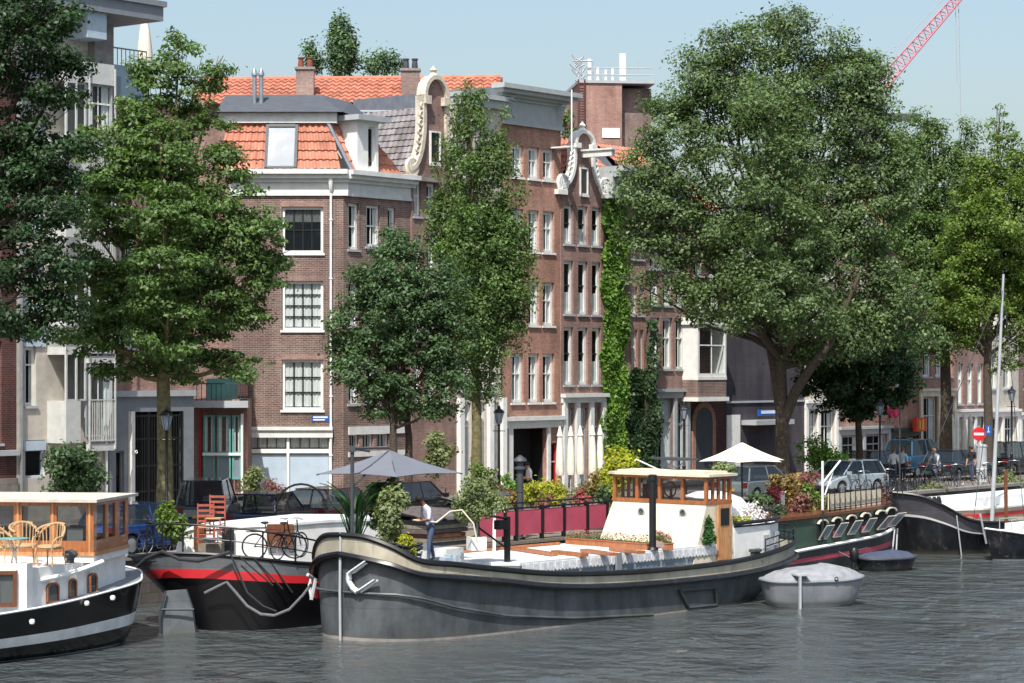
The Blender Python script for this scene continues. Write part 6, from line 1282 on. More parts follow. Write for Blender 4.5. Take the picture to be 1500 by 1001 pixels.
B6, o6, dd6 = boat_from('sailing_boat', 'glossy navy hulled boat cut off by the right edge, before the black sailing barge',
    [(77.9,39.9,1.18),(78.3,39.2,1.08),(79.4,38.7,.95),(84,38.3,.85),(95,38.3,.85),(95,40.9,.85),(84,40.9,.85),(79.2,40.6,1.0)],
    [(78.5,39.9,0),(78.8,39.35,0),(79.7,38.95,0),(84,38.55,0),(95,38.55,0),(95,40.7,0),(84,40.7,0),(79.4,40.4,0)], [0,.05,1], ['light_grey','hull_navy'], 'white', .8, .035)
mb = MB(); v_ = [UN(u,n_,0) for u, n_ in ((80,39.2),(92,39.2),(92,40.2),(80,40.2))]; mb.prism([(p.x-o6.x,p.y-o6.y) for p in v_], .8, 1.25); mb.build('cabin', M['white'], B6)
mb = MB(); pv = [UN(u,39.7-.3*(u-78.6),0) for u in (78.6,79.2,79.9)]; pv = [(v.x-o6.x, v.y-o6.y, 1.5) for v in pv]
for v in pv: mb.tube([(v[0],v[1],.9), v], .018, 0, 5)
mb.tube(pv, .018, 0, 5); mb.build('pulpit', M['light_grey'], B6)
# ======== dinghies
def dinghy(name, label, loc, ang, L, Bm_, h, hullm, coverm, rub, group='small boats with covers'):
    r = empty(name, loc, math.pi/2-ang, label, 'dinghy', group)
    n = 26; dk_ = []; wt_ = []
    for i in range(n):
        a = 2*math.pi*i/n; ca, sa = math.cos(a), math.sin(a); e = .55 if ca < 0 else .8
        x = L/2*math.copysign(abs(ca)**e, ca); y = Bm_/2*math.copysign(abs(sa)**.6, sa)*(1 if ca < .2 else 1-.25*(ca-.2)**1.5); dk_.append((x, y, h*(1+.12*max(0, ca)**2))); wt_.append((x*.86-.05*L*max(0,ca), y*.78, 0))
    ring_hull('hull', r, dk_, wt_, [0, 1], [hullm], .55, keel=-.2); cap(r, dk_, .05, rub, 'rub_rail', k=8)
    mb = MB(); rings = [dk_]; 
    for q in (.12,.3,.5,.7,.87):
        rings.append([(p[0]*(1-q)**.9, p[1]*(1-q)**.9, p[2]+.02+.5*h*math.sin(q*math.pi/2)**.8+.03*math.sin(i*2.2+q*9)*(1-q)) for i, p in enumerate(dk_)])
    v = [p for rg_ in rings for p in rg_]; fs = [(j*n+i, j*n+(i+1)%n, (j+1)*n+(i+1)%n, (j+1)*n+i) for j in range(len(rings)-1) for i in range(n)]+[tuple(range((len(rings)-1)*n, len(rings)*n))]
    mb.add(v, fs, 0, True); mb.build('cover', M[coverm], r); return r
dg = dinghy('dinghy', 'pale grey plastic dinghy under a light grey cover at the stern of the main barge', (8.72, 70.2, 0), R(74), 3.0, 1.75, .74, 'fibreglass', 'tarp_grey', 'mid_grey')
mb = MB(); mb.box(-.84,-.78,-1.05,-.96,-.1,.95); mb.box(-.9,-.5,-1.02,-.6,.93,.98); mb.tube([(-.8,-1.0,-.05),(-.62,-1.02,-.12)], .06, 0, 6); mb.build('outboard_bracket', M['light_grey'], dg)
mb = MB(); mb.torus((.35,-.93,.82), (0,1,0), .05, .015, 0, 12, 5); mb.build('mooring_ring', M['black'], dg)
d2g = dinghy('dinghy', 'small dinghy under a dark blue cover beside the green houseboat', (12.75, 82.3, 0), R(66), 2.1, 1.35, .42, 'hull_navy', 'tarp_blue', 'dark_grey')
mb = MB(); mb.lathe((-1.35,-.1,.35), [(.1,0),(.15,.1),(.16,.35),(.1,.45),(.02,.47)], 0, 12); mb.tube([(-1.35,-.1,.4),(-1.45,-.12,-.2)], .06, 0, 8); mb.tube([(-1.3,-.1,.7),(-.9,-.2,.8)], .02, 0, 6); mb.build('outboard_motor', M['black'], d2g)
mb = MB(); mb.tube([(-1.2,.2,.4),(-1.9,.6,.8),(-2.3,1.2,1.2)], .02, 0, 5); mb.build('mooring_rope', M['rope'], d2g)
# ---------------------------------------------------------------- cars
for nm, c_ in (('car_black', '#15181b'), ('car_green', '#27333a'), ('car_blue', '#1b3f78'), ('car_navy', '#1e2a44'), ('car_brown', '#5c2f28'), ('car_silver', '#a9b6bd'), ('car_teal', '#245673'), ('car_grey', '#6b7478')):
    mat(nm, c_, .25, metal=.2, amt=.08, coat=.8)
def car(name, label, px, n, paint, rz=0, L=4.3, Hh_=1.48, Wd_=1.74, kind='hatch', cat='car', group='cars parked along the quay'):
    p = NP(px, n); r = empty(name, p, math.pi/2-TH+rz, label, cat, group)
    h = Hh_; hb = .92 if kind != 'van' else 1.15
    def arch(cx): return [(cx+.36*math.cos(a), .30+.36*math.sin(a)) for a in [math.pi*k/8 for k in range(9)]]
    fx, rx = L*.5-.82, -L*.5+.78
    low = [(-L/2+.05,.3),(-L/2,.55),(-L/2+.03,hb-.08),(-L/2+.25,hb),(L*.18,hb),(L/2-.45,hb-.16),(L/2-.08,.68),(L/2,.5),(L/2-.03,.3)]+arch(fx)+[(fx-.36,.22),(rx+.36,.22)]+arch(rx)
    mb = MB(); n_ = len(low)
    for y0, y1, in ((-Wd_/2, Wd_/2),): mb.plate(low, y0, y1)
    mb.build('body', M[paint], r, bevel=.05)
    back = -L/2+.18 if kind != 'sedan' else -L/2+.75
    top = [(back,hb),(back+.28,h-.05),(back+.55,h),(L*.08,h),(L*.08+.75,hb-.01)]
    g = MB(); ins = .1; m_ = len(top); v = []
    for s_ in (-1, 1):
        for x, z in top: q = (z-hb)/(h-hb); v.append((x, s_*(Wd_/2-.04-ins*1.6*q), z))
    g.add(v, [tuple(range(m_))[::-1], tuple(range(m_, 2*m_))]+[(i, i+1, m_+i+1, m_+i) for i in range(m_-1)]); g.build('windscreen', M['glass_dark'], r)
    rf_ = MB(); y_ = Wd_/2-.04-ins*1.6; rf_.box(back+.42, L*.08+.05, -y_, y_, h-.005, h+.035)
    for s_ in (-1, 1):
        for i, j in ((0,1),(3,4)):
            a, b = v[i if s_ < 0 else m_+i], v[j if s_ < 0 else m_+j]; rf_.tube([a, b], .035, 0, 5)
        xm = (back+L*.3)/2; rf_.tube([(xm, s_*(Wd_/2-.05), hb), (xm-.03, s_*y_, h)], .035, 0, 5)
    rf_.build('roof', M[paint], r)
    for cx in (fx, rx):
        for s_ in (-1, 1):
            w_ = MB(); w_.torus((cx, s_*(Wd_/2-.11), .31), (0,1,0), .23, .085, 0, 22, 8); wo = w_.build('wheel', M['rubber'], r)
            q = MB(); q.lathe((0,0,0), [(.02,-.02),(.2,-.01),(.21,.03),(.05,.05),(.02,.05)], 0, 12); ro = q.build('rim', M['zinc'], wo); ro.rotation_euler = (s_*R(-90),0,0); ro.location = (cx, s_*(Wd_/2-.06), .31)
    for s_ in (-1, 1):
        q = MB(); q.box(L/2-.32, L/2-.07, s_*(Wd_/2-.38), s_*(Wd_/2-.03), .6, .74); q.build('headlight', M['glass_blue'], r)
        q = MB(); q.box(-L/2-.012, -L/2+.12, s_*(Wd_/2-.3), s_*(Wd_/2-.02), .66, .86); q.build('tail_light', M['tail_red'], r)
        q = MB(); q.box(L*.2, L*.2+.14, s_*(Wd_/2+.02), s_*(Wd_/2+.2), hb, hb+.14); q.build('mirror', M[paint], r)
    q = MB(); q.box(-L/2-.02, -L/2+.1, -Wd_/2+.1, Wd_/2-.1, .3, .46); q.box(L/2-.06, L/2+.02, -Wd_/2+.1, Wd_/2-.1, .3, .44); q.build('bumper', M['dark_grey'], r)
    q = MB(); q.box(-L/2-.02, -L/2+.0, -.26, .26, .5, .61); q.build('number_plate', M['plate_yellow'], r)
    return r
car('parked_car', 'bright blue small car just behind the wooden wheelhouse of the left houseboat', 207, 54.1, 'car_blue', L=3.9)
car('parked_car', 'large dark grey estate car right of the mossy elm trunk', 306, 60.2, 'car_green', R(38), L=4.7, Hh_=1.72)
car('parked_car', 'dark navy car between the grey estate car and the white cabin roof', 395, 55.4, 'car_navy', R(25), L=4.1)
car('parked_car', 'dark brown car under the left half of the grey parasol', 492, 55.6, 'car_brown', R(12), L=4.3, Hh_=1.5)
car('parked_car', 'black car partly hidden by the bamboo plants, right of the brown car', 600, 56.8, 'car_black', R(8), L=4.2)
car('parked_car', 'silver blue hatchback with open view of its windscreen behind the fenced roof terrace', 1238, 54.6, 'car_silver', R(170), L=4.0)
car('parked_car', 'grey blue car behind the white parasol and the red flowers', 1108, 54.6, 'car_grey', L=4.1)
car('parked_car', 'dark car under the small umbrella shaped tree', 1283, 60, 'car_black', L=4.2)
car('delivery_van', 'bright teal blue van in front of the orange sign shop', 1343, 60.5, 'car_teal', L=4.4, Hh_=1.9, kind='van', cat='van')
car('parked_car', 'dark green car right of the white shirted cyclist', 1402, 57.5, 'car_green', L=4.4)
car('parked_car', 'black car at the right edge behind the grey sign column', 1482, 58, 'car_black', L=4.4, Hh_=1.7)
# ---------------------------------------------------------------- bicycles
def bicycle(label, loc, rz, paint='black', group='bicycles parked on the quay'):
    r = empty('bicycle', loc, rz, label, 'bicycle', group)
    for x in (-.53, .53):
        w_ = MB(); w_.torus((x,0,.34), (0,1,0), .33, .018, 0, 28, 5); wo = w_.build('wheel', M['rubber'], r)
        s_ = MB()
        for k in range(10): a = math.pi*k/5; s_.tube([(x,0,.34),(x+.32*math.cos(a),0,.34+.32*math.sin(a))], .004, 0, 3)
        s_.torus((x,0,.34), (0,1,0), .31, .008, 0, 24, 4); s_.build('spokes', M['zinc'], wo)
    f = MB(); f.tube([(-.53,0,.34),(-.1,0,.3),(.38,0,.75),(-.22,0,.78),(-.1,0,.3)], .018, 0, 6); f.tube([(-.53,0,.34),(-.22,0,.78),(-.25,0,.92)], .014, 0, 6); f.tube([(.53,0,.34),(.38,0,.75),(.34,0,1.02)], .018, 0, 6); f.box(-.75,-.35,-.07,.07,.72,.74); f.build('frame', M[paint], r)
    s_ = MB(); s_.lathe((-.26,0,.92), [(.02,0),(.12,.03),(.1,.07),(.02,.08)], 0, 10); s_.build('saddle', M['rubber'], r)
    h = MB(); h.tube([(.2,-.28,1.04),(.34,-.1,1.07),(.34,.1,1.07),(.2,.28,1.04)], .014, 0, 6); h.build('handlebar', M['zinc'], r)
    p_ = MB(); p_.box(-.15,.0,-.2,-.1,.18,.2); p_.box(-.2,-.05,.1,.2,.4,.42); p_.tube([(-.1,-.1,.19),(-.1,0,.3),(-.12,.1,.41)], .01, 0, 5); p_.build('pedals', M['dark_grey'], r)
    return r
bk = bicycle('black bicycle with bare wheels parked directly under the small umbrella shaped tree', NP(1262, 53.4), R(50))
for px, n_, rz, lab in ((1300, 53.4, 70, 'bicycle with white wheels between the fenced terrace and the two pedestrians'), (1318, 53.6, 20, 'bicycle parked against the base of the pink flag pole'), (1336, 53.3, 60, 'bicycle in front of the teal van'), (1352, 53.7, 100, 'bicycle between the teal van and the cyclist'),
      (1385, 53.4, 40, 'bicycle right behind the cyclist'), (1400, 53.6, 65, 'bicycle before the dark green car'), (1418, 53.4, 30, 'bicycle left of the grey sign column'), (1445, 53.5, 50, 'bicycle right of the grey sign column'), (1466, 53.5, 45, 'bicycle left of the sailing mast'), (1486, 53.6, 80, 'bicycle at the right edge of the photo'),
      (655, 53.5, 35, 'bicycle behind the brown tarpaulin'), (700, 53.6, 60, 'bicycle behind the potted olive tree'), (735, 58, 50, 'bicycle parked left of the dark garage door'), (640, 58.5, 20, 'bicycle leaning near the two thin tree stems'), (885, 53.4, 55, 'bicycle left of the main wheelhouse roof'), (232, 53.2, 50, 'bicycle with pale wheels between the left wheelhouse and the ivy plant')):
    dup(bk, NP(px, n_), R(rz), lab)
p = W(402, 812, 64.0); b2k = dup(bk, (p.x, p.y, 1.82), R(15), 'bicycle leaning on the white cabin of the striped barge'); b2k['group'] = 'bicycles aboard'
p = W(424, 812, 64.3); dup(bk, (p.x, p.y, 1.8), R(60), 'bicycle seen nearly end on right of the other one on the striped barge', 'bicycles aboard')
# ---------------------------------------------------------------- people
def person(label, loc, rz, J, mats, hair='hair', sc_=1.0, group=None):
    """J: joints; one skinned surface, painted by the nearest bone"""
    r = empty('person', loc, rz, label, 'person', group, (sc_,)*3)
    B_ = [('pelvis','chest','top'),('chest','neck','top'),('neck','head','skin'),('head','crown','skin')]
    for s_ in 'lr': B_ += [('chest','sh'+s_,'top'),('sh'+s_,'el'+s_,'top'),('el'+s_,'wr'+s_,'skin'),('wr'+s_,'ha'+s_,'skin'),('pelvis','hi'+s_,'leg'),('hi'+s_,'kn'+s_,'leg'),('kn'+s_,'an'+s_,'leg'),('an'+s_,'to'+s_,'shoe')]
    Rd = dict(pelvis=.135, chest=.15, neck=.06, head=.085, crown=.07, hi=.095, kn=.06, an=.042, to=.035, sh=.07, el=.045, wr=.03, ha=.032)
    J = {k: Vector(v) for k, v in J.items()}
    for s_, sg in (('l',1),('r',-1)):
        d = (J['ha'+s_]-J['wr'+s_]).normalized(); sd = d.orthogonal().normalized(); u2 = d.cross(sd)
        for k in range(5):
            o = (k-1.8)*.018; ln = [.05,.075,.085,.078,.06][k]; f1 = J['ha'+s_]+sd*o+d*(ln*.5 if k else .01)+(u2*.0); 
            if k == 0: f1 = J['wr'+s_]+sd*-.045+d*.05
            f2 = f1+d*ln*.5+u2*.02; J['f%d%s' % (k,s_)] = f1; J['g%d%s' % (k,s_)] = f2; B_ += [('ha'+s_ if k else 'wr'+s_,'f%d%s' % (k,s_),'skin'),('f%d%s' % (k,s_),'g%d%s' % (k,s_),'skin')]
            Rd['f%d' % k] = .011; Rd['g%d' % k] = .009
    names = list(J); me = bpy.data.meshes.new('body'); me.from_pydata([J[n_] for n_ in names], [(names.index(a), names.index(b)) for a, b, _ in B_], [])
    o = bpy.data.objects.new('body', me); C.objects.link(o); o.parent = r
    md = o.modifiers.new('skin', 'SKIN'); md.use_smooth_shade = True
    sk_ = me.skin_vertices[0].data
    for i, n_ in enumerate(names):
        q = Rd.get(n_) or Rd.get(n_[:-1]) or .03; sk_[i].radius = (q, q*(.78 if n_ in ('pelvis','chest') else 1)); sk_[i].use_root = (n_ == 'pelvis')
    sb = o.modifiers.new('sub', 'SUBSURF'); sb.levels = 2; sb.render_levels = 2
    dg_ = bpy.context.evaluated_depsgraph_get(); dg_.update(); ev = bpy.data.meshes.new_from_object(o.evaluated_get(dg_)); o.modifiers.clear(); o.data = ev
    order = ['skin','top','leg','shoe']
    for k in order: ev.materials.append(M[mats[k]])
    seg = [(J[a], J[b], order.index(k)) for a, b, k in B_]
    for pl in ev.polygons:
        c = pl.center; best = (9, 0)
        for a, b, k in seg:
            ab = b-a; t_ = max(0, min(1, (c-a).dot(ab)/ab.length_squared)); d = (c-a-ab*t_).length
            if d < best[0]: best = (d, k)
        pl.material_index = best[1]; pl.use_smooth = True
    H_ = J['head']; f = Vector(J.get('face', (1,0,0)))
    fd = (J['face_dir'] if 'face_dir' in J else Vector((1,0,0)))
    mb = MB(); up = (J['crown']-J['head']).normalized(); bk_ = -fd
    rg = random.Random(2)
    # hair cap: half shell over the back and top of the skull
    vs = []; nu, nv = 12, 7
    c0 = H_.lerp(J['crown'], .55); rt = up.cross(fd).normalized()
    for j in range(nv+1):
        th = math.pi*.62*j/nv
        for i in range(nu):
            ph = 2*math.pi*i/nu; d = up*math.cos(th)+(rt*math.cos(ph)+bk_*math.sin(ph))*math.sin(th); k = .108 if d.dot(fd) < .35 else .088
            vs.append(c0+d*k*(1+.04*rg.random()))
    mb.add(vs, [(j*nu+i, j*nu+(i+1)%nu, (j+1)*nu+(i+1)%nu, (j+1)*nu+i) for j in range(nv) for i in range(nu)], 0, True); mb.build('hair', M[hair], r)
    fc = MB(); fc.lathe(H_+fd*.085+up*.02, [(.004,-.02),(.014,-.01),(.004,.02)], 0, 6)
    for s_ in (-1, 1): fc.lathe(H_+rt*s_*.09+up*.02, [(.005,-.03),(.018,0),(.005,.03)], 0, 6)
    fo = fc.build('face', M[mats['skin']], r)
    ey = MB()
    for s_ in (-1, 1): ey.lathe(H_+fd*.078+rt*s_*.033+up*.045, [(.002,-.006),(.009,0),(.002,.006)], 0, 6)
    ey.build('eyes', M['hair'], fo); mo = MB(); mo.tube([H_+fd*.08+rt*-.022-up*.03, H_+fd*.085-up*.032, H_+fd*.08+rt*.022-up*.03], .006, 0, 5); mo.build('mouth', M['terracotta'], fo)
    return r
def stand(lean=0.0, head=0.0, arm='down', stride=.12):
    c = Vector((lean*.45, 0, 1.32)); J = dict(pelvis=(0,0,.96), chest=c, neck=c+Vector((.03+lean*.15,0,.16)), head=c+Vector((.05+lean*.25+head*.06,0,.26)), crown=c+Vector((.06+lean*.35+head*.12,0,.37-head*.03)), face_dir=Vector((1,0,-head)).normalized())
    for s_, sg in (('l',1),('r',-1)):
        J['hi'+s_] = (0, sg*.09, .9); J['kn'+s_] = (stride*sg*.5+.03, sg*.1, .5); J['an'+s_] = (stride*sg-.02, sg*.1, .09); J['to'+s_] = (stride*sg+.14, sg*.12, .035)
        J['sh'+s_] = c+Vector((0, sg*.19, .06))
        if arm == 'down': J['el'+s_] = c+Vector((.0, sg*.25, -.22)); J['wr'+s_] = c+Vector((.1, sg*.24, -.45)); J['ha'+s_] = c+Vector((.13, sg*.24, -.52))
        elif arm == 'hold': J['el'+s_] = c+Vector((.03, sg*.25, -.2)); J['wr'+s_] = c+Vector((.27, sg*.16, -.24)); J['ha'+s_] = c+Vector((.34, sg*.13, -.24))
    return J
def sit_bike():
    c = Vector((.05,0,1.42)); J = dict(pelvis=(-.22,0,1.02), chest=c, neck=c+Vector((.06,0,.15)), head=c+Vector((.1,0,.25)), crown=c+Vector((.12,0,.36)), face_dir=Vector((1,0,-.1)).normalized())
    for s_, sg in (('l',1),('r',-1)):
        J['hi'+s_] = (-.18, sg*.09, .96); J['kn'+s_] = (.2, sg*.1, .72 if sg > 0 else .86); J['an'+s_] = (-.08+.1*sg, sg*.13, .28 if sg > 0 else .47); J['to'+s_] = (.05+.1*sg, sg*.13, .24 if sg > 0 else .43)
        J['sh'+s_] = c+Vector((0, sg*.18, .05)); J['el'+s_] = c+Vector((.16, sg*.24, -.15)); J['wr'+s_] = (.24, sg*.25, 1.1); J['ha'+s_] = (.29, sg*.23, 1.08)
    return J
LJ = dict(skin='skin_dark', top='shirt_lilac', leg='jeans', shoe='dark_grey')
p = W(631, 540, 62.4); p1 = person('person in a lilac T-shirt and jeans bending over with a garden hose', (p.x, p.y, 1.86), R(205), stand(.28, .7, 'hold'), LJ)
hs = MB(); q0 = Vector((p.x-.2, p.y-.3, 2.95)); hs.tube([q0+Vector((-.25,-.05,.02)), q0, q0+Vector((.35,.1,-.05)), q0+Vector((.7,.3,.22)), q0+Vector((1.0,.4,.25)), q0+Vector((1.3,.4,-.1)), q0+Vector((1.4,.4,-.6))], .022, 0, 7); tag(hs.build('garden_hose', M['cream']), 'pale garden hose curving from the hands of the bending person', 'hose')
WS = dict(skin='skin', top='shirt_white', leg='trousers', shoe='black')
person('person in a white shirt standing in front of the dark open garage', NP(776, 60.5), R(200), stand(.05, .1, 'hold', .05), WS)
person('left one of two people walking close together in white shirts near the pink flag', NP(1309, 57), R(60), stand(.0, .1), dict(WS, leg='jeans'), 'wood_dark')
person('right one of two people walking close together in pale blue and white', NP(1322, 57.3), R(60), stand(.0, .1), dict(WS, top='pale_blue'), 'wood_dark')
person('person in a dark jacket standing left of the grey sign column', NP(1424, 56), R(230), stand(.05, .2), dict(skin='skin', top='trousers', leg='jeans', shoe='black'))
cyc = NP(1371, 54.4); person('cyclist in pale blue shirt riding towards the camera left of the dark green car', cyc, R(225), sit_bike(), dict(WS, top='pale_blue', leg='jeans'), 'wood_light')
dup(bk, cyc, R(225), 'bicycle ridden by the person in the pale blue shirt', 'bicycles in use')
# ---------------------------------------------------------------- parasols
def square_parasol(name, label, cpt, half, rise, yaw, m, pole, sag=.1, group='open parasols', arm=None, round_=None):
    r = empty(name, (pole[0], pole[1], pole[2]), 0, label, 'parasol', group); o = Vector(pole)
    mb = MB(); k = 4 if not round_ else round_; c = Vector(cpt)-o; cor = []
    for i in range(k): a = yaw+2*math.pi*i/k; cor.append(c+Vector((math.cos(a)*half, math.sin(a)*half, 0)))
    top = c+Vector((0,0,rise)); n_ = 8; 
    for i in range(k):
        a, b = cor[i], cor[(i+1)%k]; vs = []
        for u in range(n_+1):
            for v in range(n_+1):
                e = a.lerp(b, v/n_); e = e+(c-e)*.10*math.sin(math.pi*v/n_)+Vector((0,0,sag*.6*math.sin(math.pi*v/n_))); q = e.lerp(top, u/n_); q.z -= sag*math.sin(math.pi*u/n_)*.7; vs.append(q)
        mb.add(vs, [(u*(n_+1)+v, u*(n_+1)+v+1, (u+1)*(n_+1)+v+1, (u+1)*(n_+1)+v) for u in range(n_) for v in range(n_)], 0, False)
    cn = mb.build('canopy', M[m], r)
    s_ = cn.modifiers.new('t', 'SOLIDIFY'); s_.thickness = .012
    rb_ = MB()
    for q in cor: rb_.tube([q+Vector((0,0,-.03)), top+Vector((0,0,-.06))], .014, 0, 5)
    rb_.build('rib', M['dark_grey'], r)
    p_ = MB()
    if arm:
        ph = arm; p_.tube([(0,0,0),(0,0,ph)], .05, 0, 8); p_.tube([(0,0,ph),(top.x*.45,top.y*.45,ph-.1)], .03, 0, 6); p_.tube([(0,0,ph-1.0),(top.x*.5,top.y*.5,ph-.55)], .025, 0, 6); p_.tube([(0,0,ph),(top.x,top.y,top.z+.06)], .03, 0, 6)
        p_.box(-.08,.08,-.08,.08,ph-.1,ph+.06)
    else: p_.tube([(0,0,0),(top.x,top.y,top.z)], .03, 0, 8)
    p_.build('pole', M['dark_grey'] if arm else M['dark_green'], r)
    return r
pc = W(571, 694, 63.6); pp = W(516, 790, 62.2)
square_parasol('cantilever_parasol', 'large open grey square parasol on a side pole over the bow of the main barge', pc, 1.93, .62, R(8), 'parasol_grey', (pp.x, pp.y, 2.2), .06, arm=W(516,657,62.2).z-2.2)
pc = W(1087, 675, 81.5); square_parasol('parasol', 'open cream white parasol on a green pole left of the thick plane tree trunk', pc, 1.58, .62, R(20), 'parasol_cream', (pc.x, pc.y, 1.95), .05, round_=6)
# closed parasols before the narrow gable house
def closed_parasol(label, px, n_, h=2.7, group='closed cream parasols of a cafe terrace'):
    r = empty('closed_parasol', NP(px, n_), 0, label, 'parasol', group)
    mb = MB(); mb.lathe((0,0,0), [(.2,0),(.2,.05),(.03,.06),(.03,h)], 0, 8); mb.build('pole', M['light_grey'], r)
    mb = MB(); mb.lathe((0,0,0), [(.17,.9),(.2,1.1),(.15,h*.7),(.1,h*.86),(.14,h*.87),(.03,h+.05)], 0, 9); mb.build('canopy', M['parasol_cream'], r); return r
for px, lab in ((820,'first closed cream parasol, just right of the red garage door'), (836,'second closed parasol from the red garage door'), (850,'third closed parasol from the red garage door'), (868,'fourth closed parasol, left of the yellow green bush'), (879,'rightmost closed parasol, partly behind the yellow green bush')): closed_parasol(lab, px, 63.5, 3.0)
for px, lab in ((1412,'closed white parasol left of the red round sign'), (1422,'closed white parasol directly behind the red round sign'), (1395,'closed white parasol beside the cream portal')): closed_parasol(lab, px, 63.5, 3.0, 'closed white parasols near the road sign')
# ---------------------------------------------------------------- lamps, signs, poles
def street_lamp(label, px, n_, h=4.2):
    r = empty('street_lamp', NP(px, n_), 0, label, 'street lamp', 'old fashioned street lamps')
    mb = MB(); mb.lathe((0,0,0), [(.14,0),(.14,.5),(.08,.6),(.07,1.2),(.09,1.25),(.05,1.3),(.045,h-.75),(.07,h-.7),(.02,h-.66)], 0, 12); mb.tube([(-.25,0,h-.95),(.25,0,h-.95)], .018, 0, 6); mb.build('post', M['black'], r)
    mb = MB(); mb.lathe((0,0,h-.66), [(.09,0),(.19,.42),(.19,.44)], 0, 6); mb.build('lantern_glass', M['glass_blue'], r)
    mb = MB(); mb.lathe((0,0,h-.22), [(.24,0),(.15,.12),(.06,.17),(.07,.2),(.02,.3)], 0, 6)
    for k in range(6): a = math.pi*k/3; mb.tube([(.09*math.cos(a),.09*math.sin(a),h-.66-h+.22+h-.22-.0 if False else h-.66),(.19*math.cos(a),.19*math.sin(a),h-.22)], .01, 0, 4)
    mb.build('lantern_roof', M['black'], r)
street_lamp('black street lamp right of the mossy elm trunk', 244, 53.6, 4.35); street_lamp('black street lamp in front of the white pilasters left of the garage door', 731, 60.5, 4.0)
street_lamp('black street lamp at the right edge beside the sailing mast', 1482, 55.5, 4.6); street_lamp('black street lamp left of the pink flag, before the grey shopfront', 1289, 54.5, 4.1); street_lamp('black street lamp by the arched brown door', 1002, 60, 4.0)
r = empty('road_sign', NP(1434, 54.3), 0, 'round red no entry sign on a post with a small blue sign behind it', 'road sign')
zc_ = zat(636, nZ(1434, 54.3))-ST; a_ = math.pi
mb = MB(); mb.tube([(0,.03,0),(0,.03,zc_+.4)], .035, 0, 7); mb.build('post', M['light_grey'], r)
def disc(y0, y1, rad, m, nm, cz, cx=0, par=None, k=28): mb = MB(); mb.plate([(cx+rad*math.cos(2*math.pi*i/k), cz+rad*math.sin(2*math.pi*i/k)) for i in range(k)], y0, y1); return mb.build(nm, M[m], par)
ds = disc(-.03, -.0, .33, 'red_sign', 'sign_disc', zc_, 0, r); mb = MB(); mb.box(-.25,.25,-.036,-.031,zc_-.06,zc_+.06); mb.build('white_bar', M['rail_white'], ds)
mb = MB(); mb.box(.33,.6,.05,.07,zc_-.05,zc_+.42); bs = mb.build('blue_plate', M['blue_sign'], r); mb = MB(); mb.box(.4,.53,.044,.049,zc_+.08,zc_+.12); mb.box(.45,.48,.044,.049,zc_+.1,zc_+.34); mb.build('white_mark', M['rail_white'], bs)
r = empty('sign_column', NP(1438, 55.2), 0, 'tall light grey round column standing behind the no entry sign', 'column'); mb = MB(); mb.lathe((0,0,0), [(.3,0),(.28,.05),(.26,.1),(.26,1.7),(.28,1.72),(.28,1.8),(.1,1.86)], 0, 20); mb.build('shaft', M['light_grey'], r); mb = MB(); mb.lathe((0,0,.6), [(.263,0),(.268,.02),(.268,.06),(.263,.08)], 0, 20); mb.build('band', M['white'], r)
fl = empty('flag_pole', NP(1318, 52.9), 0, 'slim pole with a small crumpled pink flag beside the umbrella shaped tree', 'flag'); zt = zat(600, nZ(1318, 52.9))-ST
mb = MB(); mb.tube([(0,0,0),(0,0,zt+.2)], .035, 0, 7); mb.build('pole', M['dark_grey'], fl)
mb = MB(); v = [(-.05-.5*i/8+.03*math.sin(i*2), .08*math.sin(i*1.3+j), zt+.1-.35*j/4-.12*math.sin(i*.5)) for i in range(9) for j in range(5)]; mb.add(v, [(i*5+j,(i+1)*5+j,(i+1)*5+j+1,i*5+j+1) for i in range(8) for j in range(4)], 0, True); mb.build('flag', M['magenta'], fl)
# arched black garden gate and fence behind the striped barge
ar = empty('arched_gate', NP(441, 52.6), R(5), 'black iron arch with barred gate behind the white cabin roof of the striped barge', 'gate'); hw = .78; zb = 1.15
mb = MB(); mb.tube([(-hw,0,0),(-hw,0,zb)]+[(-hw*math.cos(math.pi*k/12),0,zb+.75*math.sin(math.pi*k/12)) for k in range(1,12)]+[(hw,0,zb),(hw,0,0)], .035, 0, 7); mb.build('arch', M['black'], ar)
mb = MB(); mb.box(-.35,.4,-.02,.02,1.0,1.04); mb.box(-.35,.4,-.02,.02,.2,.24)
for k in range(9): mb.tube([(-.35+.75*k/8,0,.1),(-.35+.75*k/8,0,1.15)], .014, 0, 5)
mb.build('barred_leaf', M['black'], ar)
